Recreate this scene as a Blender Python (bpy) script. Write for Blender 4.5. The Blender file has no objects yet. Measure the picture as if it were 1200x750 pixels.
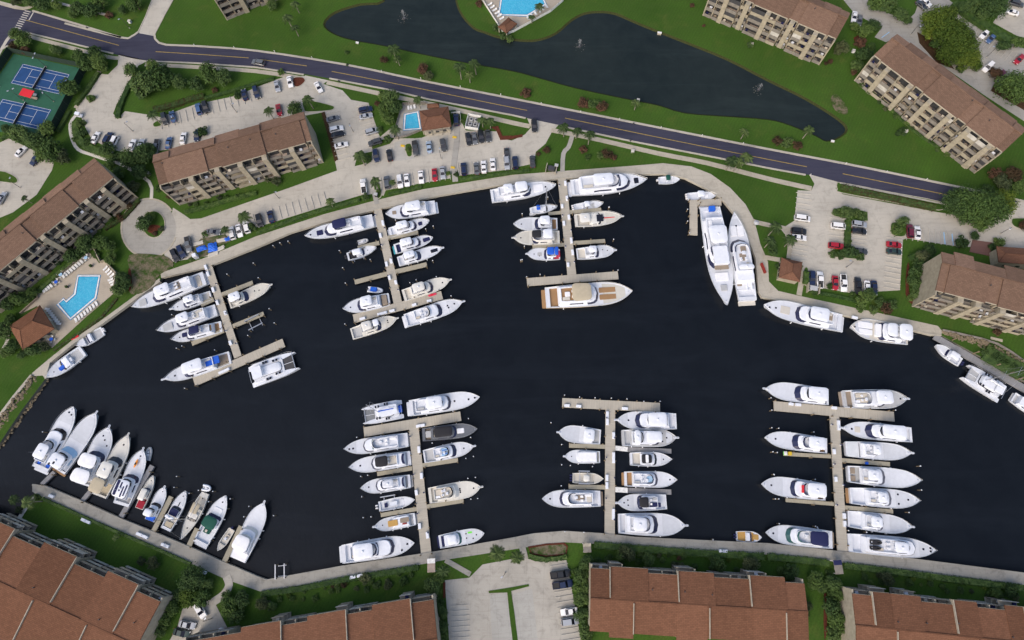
import bpy, bmesh, math, random
from mathutils import Vector, Matrix
from mathutils.geometry import tessellate_polygon

random.seed(11)
SC = bpy.context.scene
COL = SC.collection
PI = math.pi

# ------------------------------------------------------------------ camera
# drone looking steeply down; world z is up, metres, land level is z = 0
FPX, PW, PH, HCAM = 720.0, 1200.0, 750.0, 185.0
NADIR = (620.0, 590.0)
_n = Vector(((NADIR[0]-PW/2)/FPX, -(NADIR[1]-PH/2)/FPX, -1.0)).normalized()
_U = -_n
_X = (Vector((1, 0, 0)) - _U*_U.x).normalized()
_Y = _U.cross(_X)
RCAM = Matrix((_X, _Y, _U))
CAMPOS = Vector((0, 0, HCAM))

def G(px, py, z=0.0):
    """survey: point of the photograph -> point of the place on the level z"""
    d = RCAM @ Vector(((px-PW/2)/FPX, (PH/2-py)/FPX, -1.0))
    return CAMPOS + d*((z-HCAM)/d.z)

T = dict(a=(0, 0, 3.947), b=(300, 0, 3.947), c=(600, 0, 3.947), d=(900, 0, 3.947),
         e=(0, 180, 3.947), g=(300, 180, 3.947), h=(600, 180, 3.947), i=(900, 180, 3.947),
         j=(0, 370, 3.947), k=(0, 560, 3.947), l=(300, 440, 3.947), m=(300, 570, 4.0),
         n=(600, 450, 3.947), o=(600, 570, 4.0), p=(860, 430, 3.947), q=(900, 570, 4.0),
         r=(1000, 340, 5.355),
         A=(150, 305, 4.686), B=(350, 220, 5.714), C=(380, 300, 6.667), D=(565, 195, 6.0),
         E=(790, 205, 4.691), F=(880, 335, 6.0), P=(20, 465, 5.359), Q=(150, 555, 6.25),
         H=(390, 450, 6.2526), I=(390, 555, 6.2526), J=(625, 460, 6.2526), K=(885, 440, 6.0),
         L=(855, 545, 4.8), M=(1080, 380, 6.817), N=(565, 285, 6.0), O=(0, 285, 4.689),
         x=(0, 0, 1.0))

def px(t, x, y):
    x0, y0, s = T[t]
    return (x0+x/s, y0+y/s)

def at(t, x, y, z=0.0):
    a, b = px(t, x, y)
    return G(a, b, z)

def ats(t, pts, z=0.0):
    out = []
    for p in pts:
        if len(p) == 3:
            out.append(at(p[0], p[1], p[2], z))
        else:
            out.append(at(t, p[0], p[1], z))
    return out

def pscale(p, z=0.0):
    """metres per photo pixel at a pixel"""
    a = G(p[0]-1, p[1], z); b = G(p[0]+1, p[1], z)
    return (b-a).length/2

# ------------------------------------------------------------------ materials
MATS = {}
def new_mat(name):
    m = bpy.data.materials.new(name); m.use_nodes = True
    nt = m.node_tree
    b = nt.nodes['Principled BSDF']
    MATS[name] = m
    return m, nt, b

def N(nt, typ, **kw):
    n = nt.nodes.new(typ)
    for k, v in kw.items():
        if k in n.inputs.keys() if hasattr(n.inputs, 'keys') else False:
            n.inputs[k].default_value = v
        else:
            setattr(n, k, v)
    return n

def mixc(nt, fac, a, b, mode='MIX'):
    n = nt.nodes.new('ShaderNodeMix'); n.data_type = 'RGBA'; n.blend_type = mode
    for s, v in ((n.inputs[0], fac), (n.inputs[6], a), (n.inputs[7], b)):
        if isinstance(v, (int, float)):
            s.default_value = v
        elif isinstance(v, tuple):
            s.default_value = (*v, 1) if len(v) == 3 else v
        else:
            nt.links.new(v, s)
    return n.outputs[2]

def ramp(nt, inp, lo, hi):
    n = nt.nodes.new('ShaderNodeMapRange'); n.clamp = True
    n.inputs['From Min'].default_value = lo; n.inputs['From Max'].default_value = hi
    nt.links.new(inp, n.inputs['Value'])
    return n.outputs['Result']

def coord(nt, kind='world'):
    if kind == 'world':
        return nt.nodes.new('ShaderNodeNewGeometry').outputs['Position']
    return nt.nodes.new('ShaderNodeTexCoord').outputs['Object']

def noise(nt, vec, scale, detail=4.0, rough=0.6, dist=0.0):
    n = nt.nodes.new('ShaderNodeTexNoise')
    n.inputs['Scale'].default_value = scale; n.inputs['Detail'].default_value = detail
    n.inputs['Roughness'].default_value = rough; n.inputs['Distortion'].default_value = dist
    nt.links.new(vec, n.inputs['Vector'])
    return n.outputs['Fac']

def mapping(nt, vec, rot=0.0, scale=(1, 1, 1)):
    n = nt.nodes.new('ShaderNodeMapping')
    n.inputs['Rotation'].default_value = (0, 0, rot); n.inputs['Scale'].default_value = scale
    nt.links.new(vec, n.inputs['Vector'])
    return n.outputs['Vector']

def bump(nt, b, h, strength=0.3, dist=0.1):
    n = nt.nodes.new('ShaderNodeBump')
    n.inputs['Strength'].default_value = strength; n.inputs['Distance'].default_value = dist
    nt.links.new(h, n.inputs['Height']); nt.links.new(n.outputs['Normal'], b.inputs['Normal'])

def mul(c, k):
    return tuple(min(1.0, x*k) for x in c)

def simple(name, c, rough=0.5, var=0.12, scale=1.5, metal=0.0, kind='object', spec=0.5, coat=0.0):
    """paint, fabric, metal: a base colour with worn, slightly uneven patches"""
    m, nt, b = new_mat(name)
    v = coord(nt, kind)
    f = ramp(nt, noise(nt, v, scale, 5.0, 0.65), 0.3, 0.7)
    nt.links.new(mixc(nt, f, mul(c, 1-var), mul(c, 1+var*0.6)), b.inputs['Base Color'])
    b.inputs['Roughness'].default_value = rough; b.inputs['Metallic'].default_value = metal
    b.inputs['Specular IOR Level'].default_value = spec
    if coat: b.inputs['Coat Weight'].default_value = coat
    return m

def mat_grass():
    m, nt, b = new_mat('lawn_grass')
    v = coord(nt)
    big = ramp(nt, noise(nt, v, 0.035, 4, 0.6), 0.33, 0.67)
    mid = ramp(nt, noise(nt, v, 0.22, 5, 0.65), 0.32, 0.7)
    fine = ramp(nt, noise(nt, v, 2.4, 5, 0.75), 0.25, 0.75)
    c = mixc(nt, big, (0.039, 0.091, 0.013), (0.072, 0.148, 0.022))
    c = mixc(nt, mid, c, (0.056, 0.108, 0.020), 'MIX')
    dry = ramp(nt, noise(nt, v, 0.11, 6, 0.75, 0.5), 0.54, 0.74)
    c = mixc(nt, dry, c, mixc(nt, 0.72, c, (0.105, 0.135, 0.030)))
    w = nt.nodes.new('ShaderNodeTexWave'); w.inputs['Scale'].default_value = 0.30
    w.inputs['Distortion'].default_value = 3.0; w.inputs['Detail'].default_value = 2
    nt.links.new(mapping(nt, v, 0.5), w.inputs['Vector'])
    c = mixc(nt, 0.05, c, w.outputs['Color'], 'SOFT_LIGHT')
    c = mixc(nt, fine, mixc(nt, 0.5, c, (0.006, 0.018, 0.003)), c)
    nt.links.new(c, b.inputs['Base Color'])
    b.inputs['Roughness'].default_value = 0.95; b.inputs['Specular IOR Level'].default_value = 0.08
    bump(nt, b, noise(nt, v, 5.0, 4, 0.8), 0.6, 0.15)
    return m

def mat_bare():
    m, nt, b = new_mat('bare_soil')
    v = coord(nt)
    f = ramp(nt, noise(nt, v, 0.45, 6, 0.72), 0.40, 0.58)
    f2 = ramp(nt, noise(nt, v, 2.5, 5, 0.7), 0.3, 0.7)
    c = mixc(nt, f2, (0.11, 0.095, 0.06), (0.20, 0.165, 0.12))
    c = mixc(nt, f, (0.036, 0.070, 0.014), c)
    nt.links.new(c, b.inputs['Base Color']); b.inputs['Roughness'].default_value = 1
    b.inputs['Specular IOR Level'].default_value = 0.05
    bump(nt, b, noise(nt, v, 4.0, 5, 0.8), 0.5, 0.1)
    return m

def mat_mulch(name, c):
    m, nt, b = new_mat(name)
    v = coord(nt)
    f = ramp(nt, noise(nt, v, 3.0, 5, 0.8), 0.3, 0.7)
    nt.links.new(mixc(nt, f, mul(c, 0.35), c), b.inputs['Base Color'])
    b.inputs['Roughness'].default_value = 1; b.inputs['Specular IOR Level'].default_value = 0.05
    bump(nt, b, f, 0.7, 0.1)
    return m

def mat_concrete(name, c, joint=4.5, dark=0.55, stain=0.5, rot=-0.22, jw=0.02):
    m, nt, b = new_mat(name)
    v = coord(nt)
    big = ramp(nt, noise(nt, v, 0.06, 5, 0.62), 0.30, 0.70)
    st = ramp(nt, noise(nt, v, 0.33, 6, 0.72, 0.6), 0.50, 0.80)
    fine = ramp(nt, noise(nt, v, 3.5, 6, 0.8), 0.25, 0.75)
    col = mixc(nt, big, mul(c, 0.84), mul(c, 1.08))
    col = mixc(nt, st, col, mixc(nt, stain, col, mul(c, dark*0.6)))
    streak = ramp(nt, noise(nt, mapping(nt, v, rot, (0.05, 1.1, 1)), 1.0, 4, 0.7), 0.52, 0.75)
    col = mixc(nt, streak, col, mixc(nt, 0.22, col, mul(c, 0.35)))
    col = mixc(nt, fine, mixc(nt, 0.16, col, (0.05, 0.045, 0.04)), col)
    if joint:
        br = nt.nodes.new('ShaderNodeTexBrick')
        br.offset = 0.0
        br.inputs['Scale'].default_value = 1.0
        br.inputs['Brick Width'].default_value = joint; br.inputs['Row Height'].default_value = joint
        br.inputs['Mortar Size'].default_value = jw*1.6; br.inputs['Mortar Smooth'].default_value = 0.4
        nt.links.new(mapping(nt, v, rot), br.inputs['Vector'])
        col = mixc(nt, br.outputs['Fac'], col, mixc(nt, 0.35, col, mul(c, 0.3)))
    nt.links.new(col, b.inputs['Base Color'])
    b.inputs['Roughness'].default_value = 0.9; b.inputs['Specular IOR Level'].default_value = 0.15
    bump(nt, b, fine, 0.2, 0.02)
    return m

def mat_asphalt():
    m, nt, b = new_mat('asphalt')
    v = coord(nt)
    fine = ramp(nt, noise(nt, v, 6.0, 5, 0.8), 0.3, 0.7)
    big = ramp(nt, noise(nt, v, 0.05, 5, 0.65), 0.35, 0.65)
    st = ramp(nt, noise(nt, mapping(nt, v, 0.22, (0.08, 1.0, 1)), 0.8, 4, 0.7), 0.4, 0.75)
    c = mixc(nt, big, (0.033, 0.034, 0.058), (0.048, 0.049, 0.082))
    c = mixc(nt, st, c, (0.060, 0.060, 0.090))
    c = mixc(nt, fine, mixc(nt, 0.4, c, (0.012, 0.012, 0.02)), c)
    nt.links.new(c, b.inputs['Base Color']); b.inputs['Roughness'].default_value = 0.85
    b.inputs['Specular IOR Level'].default_value = 0.25
    bump(nt, b, fine, 0.3, 0.02)
    return m

def mat_water(name, c, c2, rough=0.07, sc=0.9, bs=0.12):
    m, nt, b = new_mat(name)
    v = coord(nt)
    f = ramp(nt, noise(nt, v, 0.018, 4, 0.6), 0.32, 0.68)
    f2 = ramp(nt, noise(nt, v, 0.16, 5, 0.7, 0.4), 0.35, 0.7)
    col = mixc(nt, f, c, c2)
    col = mixc(nt, f2, col, mixc(nt, 0.35, col, mul(c2, 1.5)))
    nt.links.new(col, b.inputs['Base Color'])
    b.inputs['Roughness'].default_value = rough; b.inputs['IOR'].default_value = 1.33; b.inputs['Specular IOR Level'].default_value = 0.4
    wind = ramp(nt, noise(nt, mapping(nt, v, 0.35, (0.012, 0.09, 1)), 1.0, 6, 0.75, 0.8), 0.50, 0.78)
    col2 = mixc(nt, wind, col, mixc(nt, 0.5, col, mul(c2, 2.0)))
    nt.links.new(col2, b.inputs['Base Color'])
    h = noise(nt, mapping(nt, v, 0.6, (1.0, 0.55, 1)), sc, 8, 0.72, 0.3)
    bump(nt, b, h, bs*1.6, 0.35)
    return m

def mat_planks(name, c, pitch=0.9, rot_attr=0.0):
    """decking: boards laid across the local x axis"""
    m, nt, b = new_mat(name)
    v = coord(nt, 'object')
    w = nt.nodes.new('ShaderNodeTexWave'); w.bands_direction = 'X'
    w.inputs['Scale'].default_value = 1.0/pitch; w.inputs['Distortion'].default_value = 0.15
    w.inputs['Detail'].default_value = 1.0
    nt.links.new(v, w.inputs['Vector'])
    gap = ramp(nt, w.outputs['Fac'], 0.0, 0.25)
    per = ramp(nt, noise(nt, mapping(nt, v, 0, (1.2, 0.05, 1)), 2.2, 3, 0.6), 0.3, 0.7)
    big = ramp(nt, noise(nt, v, 0.25, 5, 0.7), 0.3, 0.75)
    col = mixc(nt, per, mul(c, 0.80), mul(c, 1.10))
    col = mixc(nt, big, col, mixc(nt, 0.35, col, mul(c, 0.55)))
    col = mixc(nt, gap, mul(c, 0.55), col)
    nt.links.new(col, b.inputs['Base Color']); b.inputs['Roughness'].default_value = 0.9
    b.inputs['Specular IOR Level'].default_value = 0.15
    return m

def mat_shingle(name, c):
    """asphalt shingle: courses follow the slope (object z) with speckle"""
    m, nt, b = new_mat(name)
    v = coord(nt, 'object')
    w = coord(nt)
    br = nt.nodes.new('ShaderNodeTexBrick')
    br.inputs['Scale'].default_value = 1.0
    br.inputs['Brick Width'].default_value = 0.9; br.inputs['Row Height'].default_value = 0.42
    br.inputs['Mortar Size'].default_value = 0.03
    br.inputs['Color1'].default_value = (*mul(c, 0.86), 1); br.inputs['Color2'].default_value = (*mul(c, 1.14), 1)
    br.inputs['Mortar'].default_value = (*mul(c, 0.55), 1)
    nt.links.new(v, br.inputs['Vector'])
    sp = ramp(nt, noise(nt, v, 2.2, 6, 0.85), 0.25, 0.75)
    big = ramp(nt, noise(nt, w, 0.12, 5, 0.7), 0.3, 0.7)
    col = mixc(nt, sp, mixc(nt, 0.4, br.outputs['Color'], mul(c, 0.45)), br.outputs['Color'])
    col = mixc(nt, big, mixc(nt, 0.25, col, mul(c, 0.55)), col)
    streak = ramp(nt, noise(nt, mapping(nt, v, 0, (1.3, 0.09, 0.09)), 1.0, 4, 0.7), 0.5, 0.8)
    col = mixc(nt, streak, col, mixc(nt, 0.22, col, mul(c, 0.4)))
    patch = ramp(nt, noise(nt, w, 0.9, 5, 0.75, 0.6), 0.62, 0.78)
    col = mixc(nt, patch, col, mixc(nt, 0.3, col, mul(c, 1.5)))
    oi = nt.nodes.new('ShaderNodeObjectInfo'); hs = nt.nodes.new('ShaderNodeHueSaturation'); mr = nt.nodes.new('ShaderNodeMapRange')
    nt.links.new(oi.outputs['Random'], mr.inputs['Value']); mr.inputs['To Min'].default_value = 0.80; mr.inputs['To Max'].default_value = 1.14
    nt.links.new(mr.outputs['Result'], hs.inputs['Value']); nt.links.new(col, hs.inputs['Color']); col = hs.outputs['Color']
    nt.links.new(col, b.inputs['Base Color']); b.inputs['Roughness'].default_value = 0.95
    b.inputs['Specular IOR Level'].default_value = 0.1
    bump(nt, b, sp, 0.4, 0.03)
    return m

def mat_leaf(name, c, c2, hi=1.0, trans=0.25):
    m, nt, b = new_mat(name)
    v = coord(nt, 'object'); w = coord(nt)
    oi = nt.nodes.new('ShaderNodeObjectInfo')
    clump = ramp(nt, noise(nt, w, 0.75, 3, 0.6), 0.33, 0.67)
    fine = ramp(nt, noise(nt, w, 3.5, 2, 0.6), 0.25, 0.75)
    col = mixc(nt, clump, c, c2)
    col = mixc(nt, fine, mixc(nt, 0.55, col, mul(c, 0.25)), col)
    hsv = nt.nodes.new('ShaderNodeHueSaturation')
    nt.links.new(col, hsv.inputs['Color'])
    mr = nt.nodes.new('ShaderNodeMapRange'); nt.links.new(oi.outputs['Random'], mr.inputs['Value'])
    mr.inputs['To Min'].default_value = 0.65; mr.inputs['To Max'].default_value = 1.25
    nt.links.new(mr.outputs['Result'], hsv.inputs['Value'])
    mr2 = nt.nodes.new('ShaderNodeMapRange'); nt.links.new(oi.outputs['Random'], mr2.inputs['Value'])
    mr2.inputs['To Min'].default_value = 0.515; mr2.inputs['To Max'].default_value = 0.485
    nt.links.new(mr2.outputs['Result'], hsv.inputs['Hue'])
    nt.links.new(hsv.outputs['Color'], b.inputs['Base Color'])
    b.inputs['Roughness'].default_value = 0.7; b.inputs['Specular IOR Level'].default_value = 0.2
    return m

mat_grass(); mat_bare(); mat_asphalt()
mat_mulch('bank_mud', (0.062, 0.070, 0.026)); mat_mulch('red_mulch', (0.15, 0.05, 0.032)); mat_mulch('brown_mulch', (0.09, 0.055, 0.03))
mat_concrete('lot_concrete', (0.49, 0.46, 0.40), 5.0)
mat_concrete('pale_concrete', (0.435, 0.425, 0.39), 3.0, rot=-0.1)
mat_concrete('grey_concrete', (0.385, 0.37, 0.335), 5.0, rot=-0.1)
mat_concrete('bottom_concrete', (0.45, 0.425, 0.375), 5.0, stain=0.7, rot=0.05)
mat_concrete('walk_concrete', (0.45, 0.41, 0.33), 1.8)
mat_concrete('quay_concrete', (0.47, 0.435, 0.365), 3.5, stain=0.5)
mat_concrete('old_quay_concrete', (0.36, 0.345, 0.305), 3.5, stain=0.8, rot=0.05)
mat_concrete('kerb_concrete', (0.46, 0.43, 0.36), 0)
mat_concrete('pool_deck', (0.44, 0.385, 0.31), 1.5, stain=0.25, jw=0.01)
mat_concrete('brick_paving', (0.22, 0.12, 0.10), 0.5, stain=0.3)
mat_concrete('seawall_face', (0.16, 0.16, 0.13), 2.0, stain=0.9)
mat_water('harbour_water', (0.0046, 0.0062, 0.0092), (0.0070, 0.0090, 0.0124))
mat_water('pond_water', (0.0092, 0.0150, 0.0160), (0.0165, 0.0235, 0.0230), sc=1.6, bs=0.10)
mat_planks('dock_planks', (0.50, 0.46, 0.385), 0.7)
mat_planks('finger_planks', (0.41, 0.375, 0.29), 0.55)
mat_planks('float_planks', (0.30, 0.30, 0.31), 1.0)
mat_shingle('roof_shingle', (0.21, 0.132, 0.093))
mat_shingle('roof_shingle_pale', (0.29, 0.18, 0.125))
mat_shingle('roof_shingle_red', (0.206, 0.099, 0.059))
mat_shingle('roof_shingle_rust', (0.170, 0.086, 0.056))
for nm, c, r in (('tan_wall', (0.35, 0.31, 0.235), .85), ('cream_trim', (0.40, 0.36, 0.285), .8),
                 ('parapet_grey', (0.225, 0.205, 0.18), .85), ('balcony_floor', (0.36, 0.29, 0.24), .85),
                 ('shutter_white', (0.5, 0.48, 0.44), .7), ('pool_white', (0.75, 0.75, 0.73), .6),
                 ('wood_post', (0.20, 0.155, 0.10), .9), ('rock', (0.19, 0.155, 0.105), 1),
                 ('bark', (0.14, 0.11, 0.08), 1), ('palm_bark', (0.26, 0.23, 0.19), 1)):
    simple(nm, c, r, 0.25, 0.8, kind='world', spec=0.2)
for nm, c, r in (('gelcoat_white', (0.66, 0.69, 0.75), .35), ('gelcoat_bright', (0.74, 0.77, 0.83), .35),
                 ('gelcoat_cream', (0.68, 0.67, 0.63), .4), ('deck_cream', (0.62, 0.605, 0.555), .6), ('gelcoat_grey', (0.13, 0.14, 0.16), .35),
                 ('gelcoat_pale', (0.60, 0.63, 0.66), .4),
                 ('deck_white', (0.64, 0.665, 0.715), .6), ('deck_grey', (0.42, 0.43, 0.44), .7),
                 ('deck_tan', (0.56, 0.53, 0.47), .7), ('nonskid', (0.55, 0.575, 0.62), .8), ('nonskid_cream', (0.54, 0.525, 0.47), .8), ('teak', (0.32, 0.19, 0.092), .7),
                 ('grey_teak', (0.27, 0.22, 0.17), .8), ('canvas_navy', (0.012, 0.016, 0.07), .8),
                 ('canvas_blue', (0.012, 0.10, 0.55), .7), ('canvas_black', (0.02, 0.02, 0.025), .8),
                 ('canvas_tan', (0.46, 0.40, 0.29), .8), ('canvas_gold', (0.50, 0.30, 0.09), .8),
                 ('canvas_green', (0.008, 0.075, 0.055), .8), ('canvas_red', (0.30, 0.012, 0.03), .8),
                 ('canvas_orange', (0.85, 0.30, 0.02), .7), ('vivid_green', (0.16, 0.75, 0.06), .6),
                 ('vivid_red', (0.65, 0.02, 0.03), .5), ('pink_red', (0.62, 0.05, 0.10), .5),
                 ('canvas_white', (0.80, 0.81, 0.84), .8), ('boot_red', (0.25, 0.03, 0.02), .5),
                 ('yellow_paint', (0.62, 0.42, 0.03), .6), ('tarp_blue', (0.02, 0.13, 0.62), .5),
                 ('trampoline_grey', (0.20, 0.21, 0.22), .9), ('turquoise_canvas', (0.05, 0.32, 0.38), .7),
                 ('cushion', (0.55, 0.50, 0.42), .8), ('light_blue', (0.35, 0.55, 0.75), .5)):
    simple(nm, c, r, 0.08, 0.9, spec=0.35)
simple('dark_glass', (0.012, 0.013, 0.022), .08, 0.2, spec=0.6)
simple('blue_glass', (0.015, 0.018, 0.06), .1, 0.2, spec=0.6)
simple('green_glass', (0.03, 0.10, 0.10), .1, 0.2, spec=0.6)
simple('window_dark', (0.045, 0.047, 0.05), .15, 0.3, spec=0.6)
simple('screen_dark', (0.05, 0.05, 0.055), .7, 0.3)
simple('steel', (0.6, 0.61, 0.63), .3, 0.1, metal=0.8)
simple('dark_metal', (0.05, 0.05, 0.055), .5, 0.2)
simple('rubber', (0.025, 0.025, 0.027), .8, 0.2)
simple('motor_white', (0.7, 0.7, 0.72), .35, 0.05)
simple('motor_black', (0.03, 0.03, 0.035), .35, 0.05)
simple('white_paint', (0.72, 0.72, 0.70), .7, 0.25, kind='world')
simple('faded_paint', (0.50, 0.48, 0.43), .8, 0.2, kind='world')
simple('yellow_line', (0.33, 0.23, 0.055), .8, 0.3, kind='world')
simple('court_blue', (0.020, 0.066, 0.185), .85, 0.12, 0.5, kind='world', spec=0.2)
simple('court_green', (0.028, 0.105, 0.066), .85, 0.15, 0.3, kind='world', spec=0.2)
simple('fence_mesh', (0.010, 0.028, 0.018), .9, 0.2, kind='world')
simple('rope', (0.3, 0.28, 0.24), .9, 0.2)
simple('head_lamp', (0.8, 0.8, 0.8), .2, 0.02)
simple('tail_lamp', (0.35, 0.01, 0.01), .3, 0.02)
def _pool():
    m, nt, b = new_mat('pool_water')
    v = coord(nt)
    f = ramp(nt, noise(nt, v, 0.5, 4, 0.6), 0.3, 0.7)
    f2 = ramp(nt, noise(nt, v, 3.0, 3, 0.6, 1.0), 0.45, 0.7)
    c = mixc(nt, f, (0.030, 0.34, 0.56), (0.055, 0.42, 0.62))
    c = mixc(nt, f2, c, mixc(nt, 0.25, c, (0.4, 0.75, 0.85)))
    nt.links.new(c, b.inputs['Base Color']); b.inputs['Roughness'].default_value = 0.06
    bump(nt, b, noise(nt, v, 1.5, 3, 0.6), 0.1, 0.1)
_pool()
mat_leaf('leaf_green', (0.046, 0.090, 0.022), (0.112, 0.185, 0.042))
mat_leaf('leaf_dark', (0.036, 0.074, 0.022), (0.094, 0.158, 0.042))
mat_leaf('leaf_bright', (0.050, 0.095, 0.010), (0.130, 0.185, 0.024))
mat_leaf('leaf_palm', (0.045, 0.080, 0.022), (0.095, 0.145, 0.042))
mat_leaf('leaf_olive', (0.050, 0.070, 0.030), (0.105, 0.130, 0.055))
mat_leaf('leaf_red', (0.060, 0.046, 0.022), (0.115, 0.058, 0.034))
mat_leaf('hedge_leaf', (0.031, 0.080, 0.013), (0.078, 0.155, 0.025))
mat_leaf('hedge_lime', (0.045, 0.09, 0.012), (0.085, 0.135, 0.024))
mat_leaf('hedge_red', (0.08, 0.030, 0.016), (0.05, 0.07, 0.018))

# ------------------------------------------------------------------ mesh building
class MB:
    def __init__(s):
        s.v = []; s.f = []
    def add(s, verts, faces):
        o = len(s.v)
        s.v += [tuple(p) for p in verts]
        s.f += [tuple(i+o for i in f) for f in faces]
        return s
    def box(s, x0, x1, y0, y1, z0, z1):
        return s.add([(x0, y0, z0), (x1, y0, z0), (x1, y1, z0), (x0, y1, z0),
                      (x0, y0, z1), (x1, y0, z1), (x1, y1, z1), (x0, y1, z1)],
                     [(3, 2, 1, 0), (4, 5, 6, 7), (0, 1, 5, 4), (1, 2, 6, 5), (2, 3, 7, 6), (3, 0, 4, 7)])
    def hexa(s, b4, t4):
        return s.add(list(b4)+list(t4), [(3, 2, 1, 0), (4, 5, 6, 7), (0, 1, 5, 4), (1, 2, 6, 5), (2, 3, 7, 6), (3, 0, 4, 7)])
    def loft(s, rings, cap0=True, cap1=True, closed=True):
        n = len(rings[0]); v = []; f = []
        for r in rings: v += list(r)
        for k in range(len(rings)-1):
            for i in range(n if closed else n-1):
                j = (i+1) % n
                f.append((k*n+i, k*n+j, (k+1)*n+j, (k+1)*n+i))
        if cap0: f.append(tuple(reversed(range(n))))
        if cap1: f.append(tuple((len(rings)-1)*n+i for i in range(n)))
        return s.add(v, f)
    def slab(s, out, z0, z1, ch=0.0, taper=0.0):
        """prism on an outline with a chamfered top"""
        c = Vector((sum(p[0] for p in out)/len(out), sum(p[1] for p in out)/len(out)))
        def ins(d):
            r = []
            for p in out:
                q = Vector((p[0], p[1]))-c
                l = q.length or 1
                q = c+q*max(0.1, (l-d)/l)
                r.append((q.x, q.y))
            return r
        rings = [[(x, y, z0) for x, y in out], [(x, y, z1-ch) for x, y in ins(taper)]]
        if ch: rings.append([(x, y, z1) for x, y in ins(taper+ch)])
        return s.loft(rings)
    def tube(s, pts, r, n=6, r2=None):
        pts = [Vector(p) for p in pts]; rings = []
        for i, p in enumerate(pts):
            d = (pts[min(i+1, len(pts)-1)]-pts[max(i-1, 0)]).normalized()
            a = d.cross(Vector((0, 0, 1)))
            if a.length < 1e-3: a = Vector((1, 0, 0))
            a.normalize(); b = d.cross(a)
            rr = r if r2 is None else r+(r2-r)*i/(len(pts)-1)
            rings.append([p+a*rr*math.cos(2*PI*k/n)+b*rr*math.sin(2*PI*k/n) for k in range(n)])
        return s.loft(rings)
    def cyl(s, x, y, z0, z1, r, n=8, r2=None):
        r2 = r if r2 is None else r2
        return s.loft([[(x+r*math.cos(2*PI*k/n), y+r*math.sin(2*PI*k/n), z0) for k in range(n)],
                       [(x+r2*math.cos(2*PI*k/n), y+r2*math.sin(2*PI*k/n), z1) for k in range(n)]])
    def dome(s, x, y, z, r, h=None, n=10, m=4):
        h = h or r; rings = []
        for j in range(m):
            a = PI/2*j/m
            rings.append([(x+r*math.cos(a)*math.cos(2*PI*k/n), y+r*math.cos(a)*math.sin(2*PI*k/n), z+h*math.sin(a)) for k in range(n)])
        s.loft(rings, True, False)
        o = len(s.v); s.v.append((x, y, z+h)); b = o-n
        for k in range(n): s.f.append((b+k, b+(k+1) % n, o))
        return s
    def sheet(s, out, z):
        """flat polygon (concave allowed), facing up"""
        v = [Vector((p[0], p[1], 0)) for p in out]
        tri = tessellate_polygon([v])
        fs = []
        for t in tri:
            a, b, c = (v[i] for i in t)
            fs.append(t if (b-a).cross(c-a).z > 0 else (t[0], t[2], t[1]))
        return s.add([(p[0], p[1], z) for p in out], fs)
    def prism(s, out, z0, z1, bottom=False):
        """concave polygon with side walls"""
        area = sum(out[i][0]*out[(i+1) % len(out)][1]-out[(i+1) % len(out)][0]*out[i][1] for i in range(len(out)))
        if area < 0: out = list(reversed(out))
        s.sheet(out, z1)
        n = len(out)
        v = [(p[0], p[1], z0) for p in out]+[(p[0], p[1], z1) for p in out]
        s.add(v, [(i, (i+1) % n, n+(i+1) % n, n+i) for i in range(n)])
        return s
    def strip(s, pts, w, z0, z1, closed=False):
        """a raised band of width w along a polyline"""
        P = [Vector((p[0], p[1])) for p in pts]; n = len(P); L = []; R = []
        for i in range(n):
            a = P[(i-1) % n] if (closed or i) else P[i]
            b = P[(i+1) % n] if (closed or i < n-1) else P[i]
            d = (b-a)
            if d.length < 1e-6: d = Vector((1, 0))
            d.normalize(); nn = Vector((-d.y, d.x))
            L.append(P[i]+nn*w/2); R.append(P[i]-nn*w/2)
        m = n if closed else n-1
        for i in range(m):
            j = (i+1) % n
            b4 = [(*R[i], z0), (*R[j], z0), (*L[j], z0), (*L[i], z0)]
            t4 = [(*R[i], z1), (*R[j], z1), (*L[j], z1), (*L[i], z1)]
            o = len(s.v); s.v += b4+t4
            fs = [(4, 5, 6, 7), (0, 1, 5, 4), (2, 3, 7, 6)]
            if not closed and i == 0: fs.append((3, 0, 4, 7))
            if not closed and i == m-1: fs.append((1, 2, 6, 5))
            s.f += [tuple(q+o for q in f) for f in fs]
        return s
    def build(s, name, mat, parent=None, smooth=None, loc=None):
        me = bpy.data.meshes.new(name)
        me.from_pydata(s.v, [], s.f); me.update()
        me.materials.append(MATS[mat] if isinstance(mat, str) else mat)
        if smooth is not None:
            me.shade_smooth()
            me.set_sharp_from_angle(angle=math.radians(smooth))
        o = bpy.data.objects.new(name, me); COL.objects.link(o)
        if parent: o.parent = parent
        if loc is not None: o.location = loc
        return o

def fix_normals(o):
    bm = bmesh.new(); bm.from_mesh(o.data)
    bmesh.ops.recalc_face_normals(bm, faces=bm.faces[:])
    bm.to_mesh(o.data); bm.free()
    return o

def thing(name, label, cat, loc=(0, 0, 0), rz=0.0, group=None):
    o = bpy.data.objects.new(name, None); COL.objects.link(o)
    o.empty_display_size = 0.5
    o.location = loc; o.rotation_euler = (0, 0, rz)
    o['label'] = label; o['category'] = cat
    if group: o['group'] = group
    return o

def tag(o, label, cat, group=None):
    o['label'] = label; o['category'] = cat
    if group: o['group'] = group
    return o

def structure(o):
    o['kind'] = 'structure'
    return o

def dup(root, loc, rz=0.0, label=None, group=None, scale=None):
    """copy a thing with its parts and their sub-parts"""
    r = root.copy(); COL.objects.link(r); r.location = loc; r.rotation_euler = (0, 0, rz)
    if scale: r.scale = scale
    if label: r['label'] = label
    if group: r['group'] = group
    for ch in root.children:
        c = ch.copy(); COL.objects.link(c); c.parent = r
        for g in ch.children:
            d = g.copy(); COL.objects.link(d); d.parent = c
    return r

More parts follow.
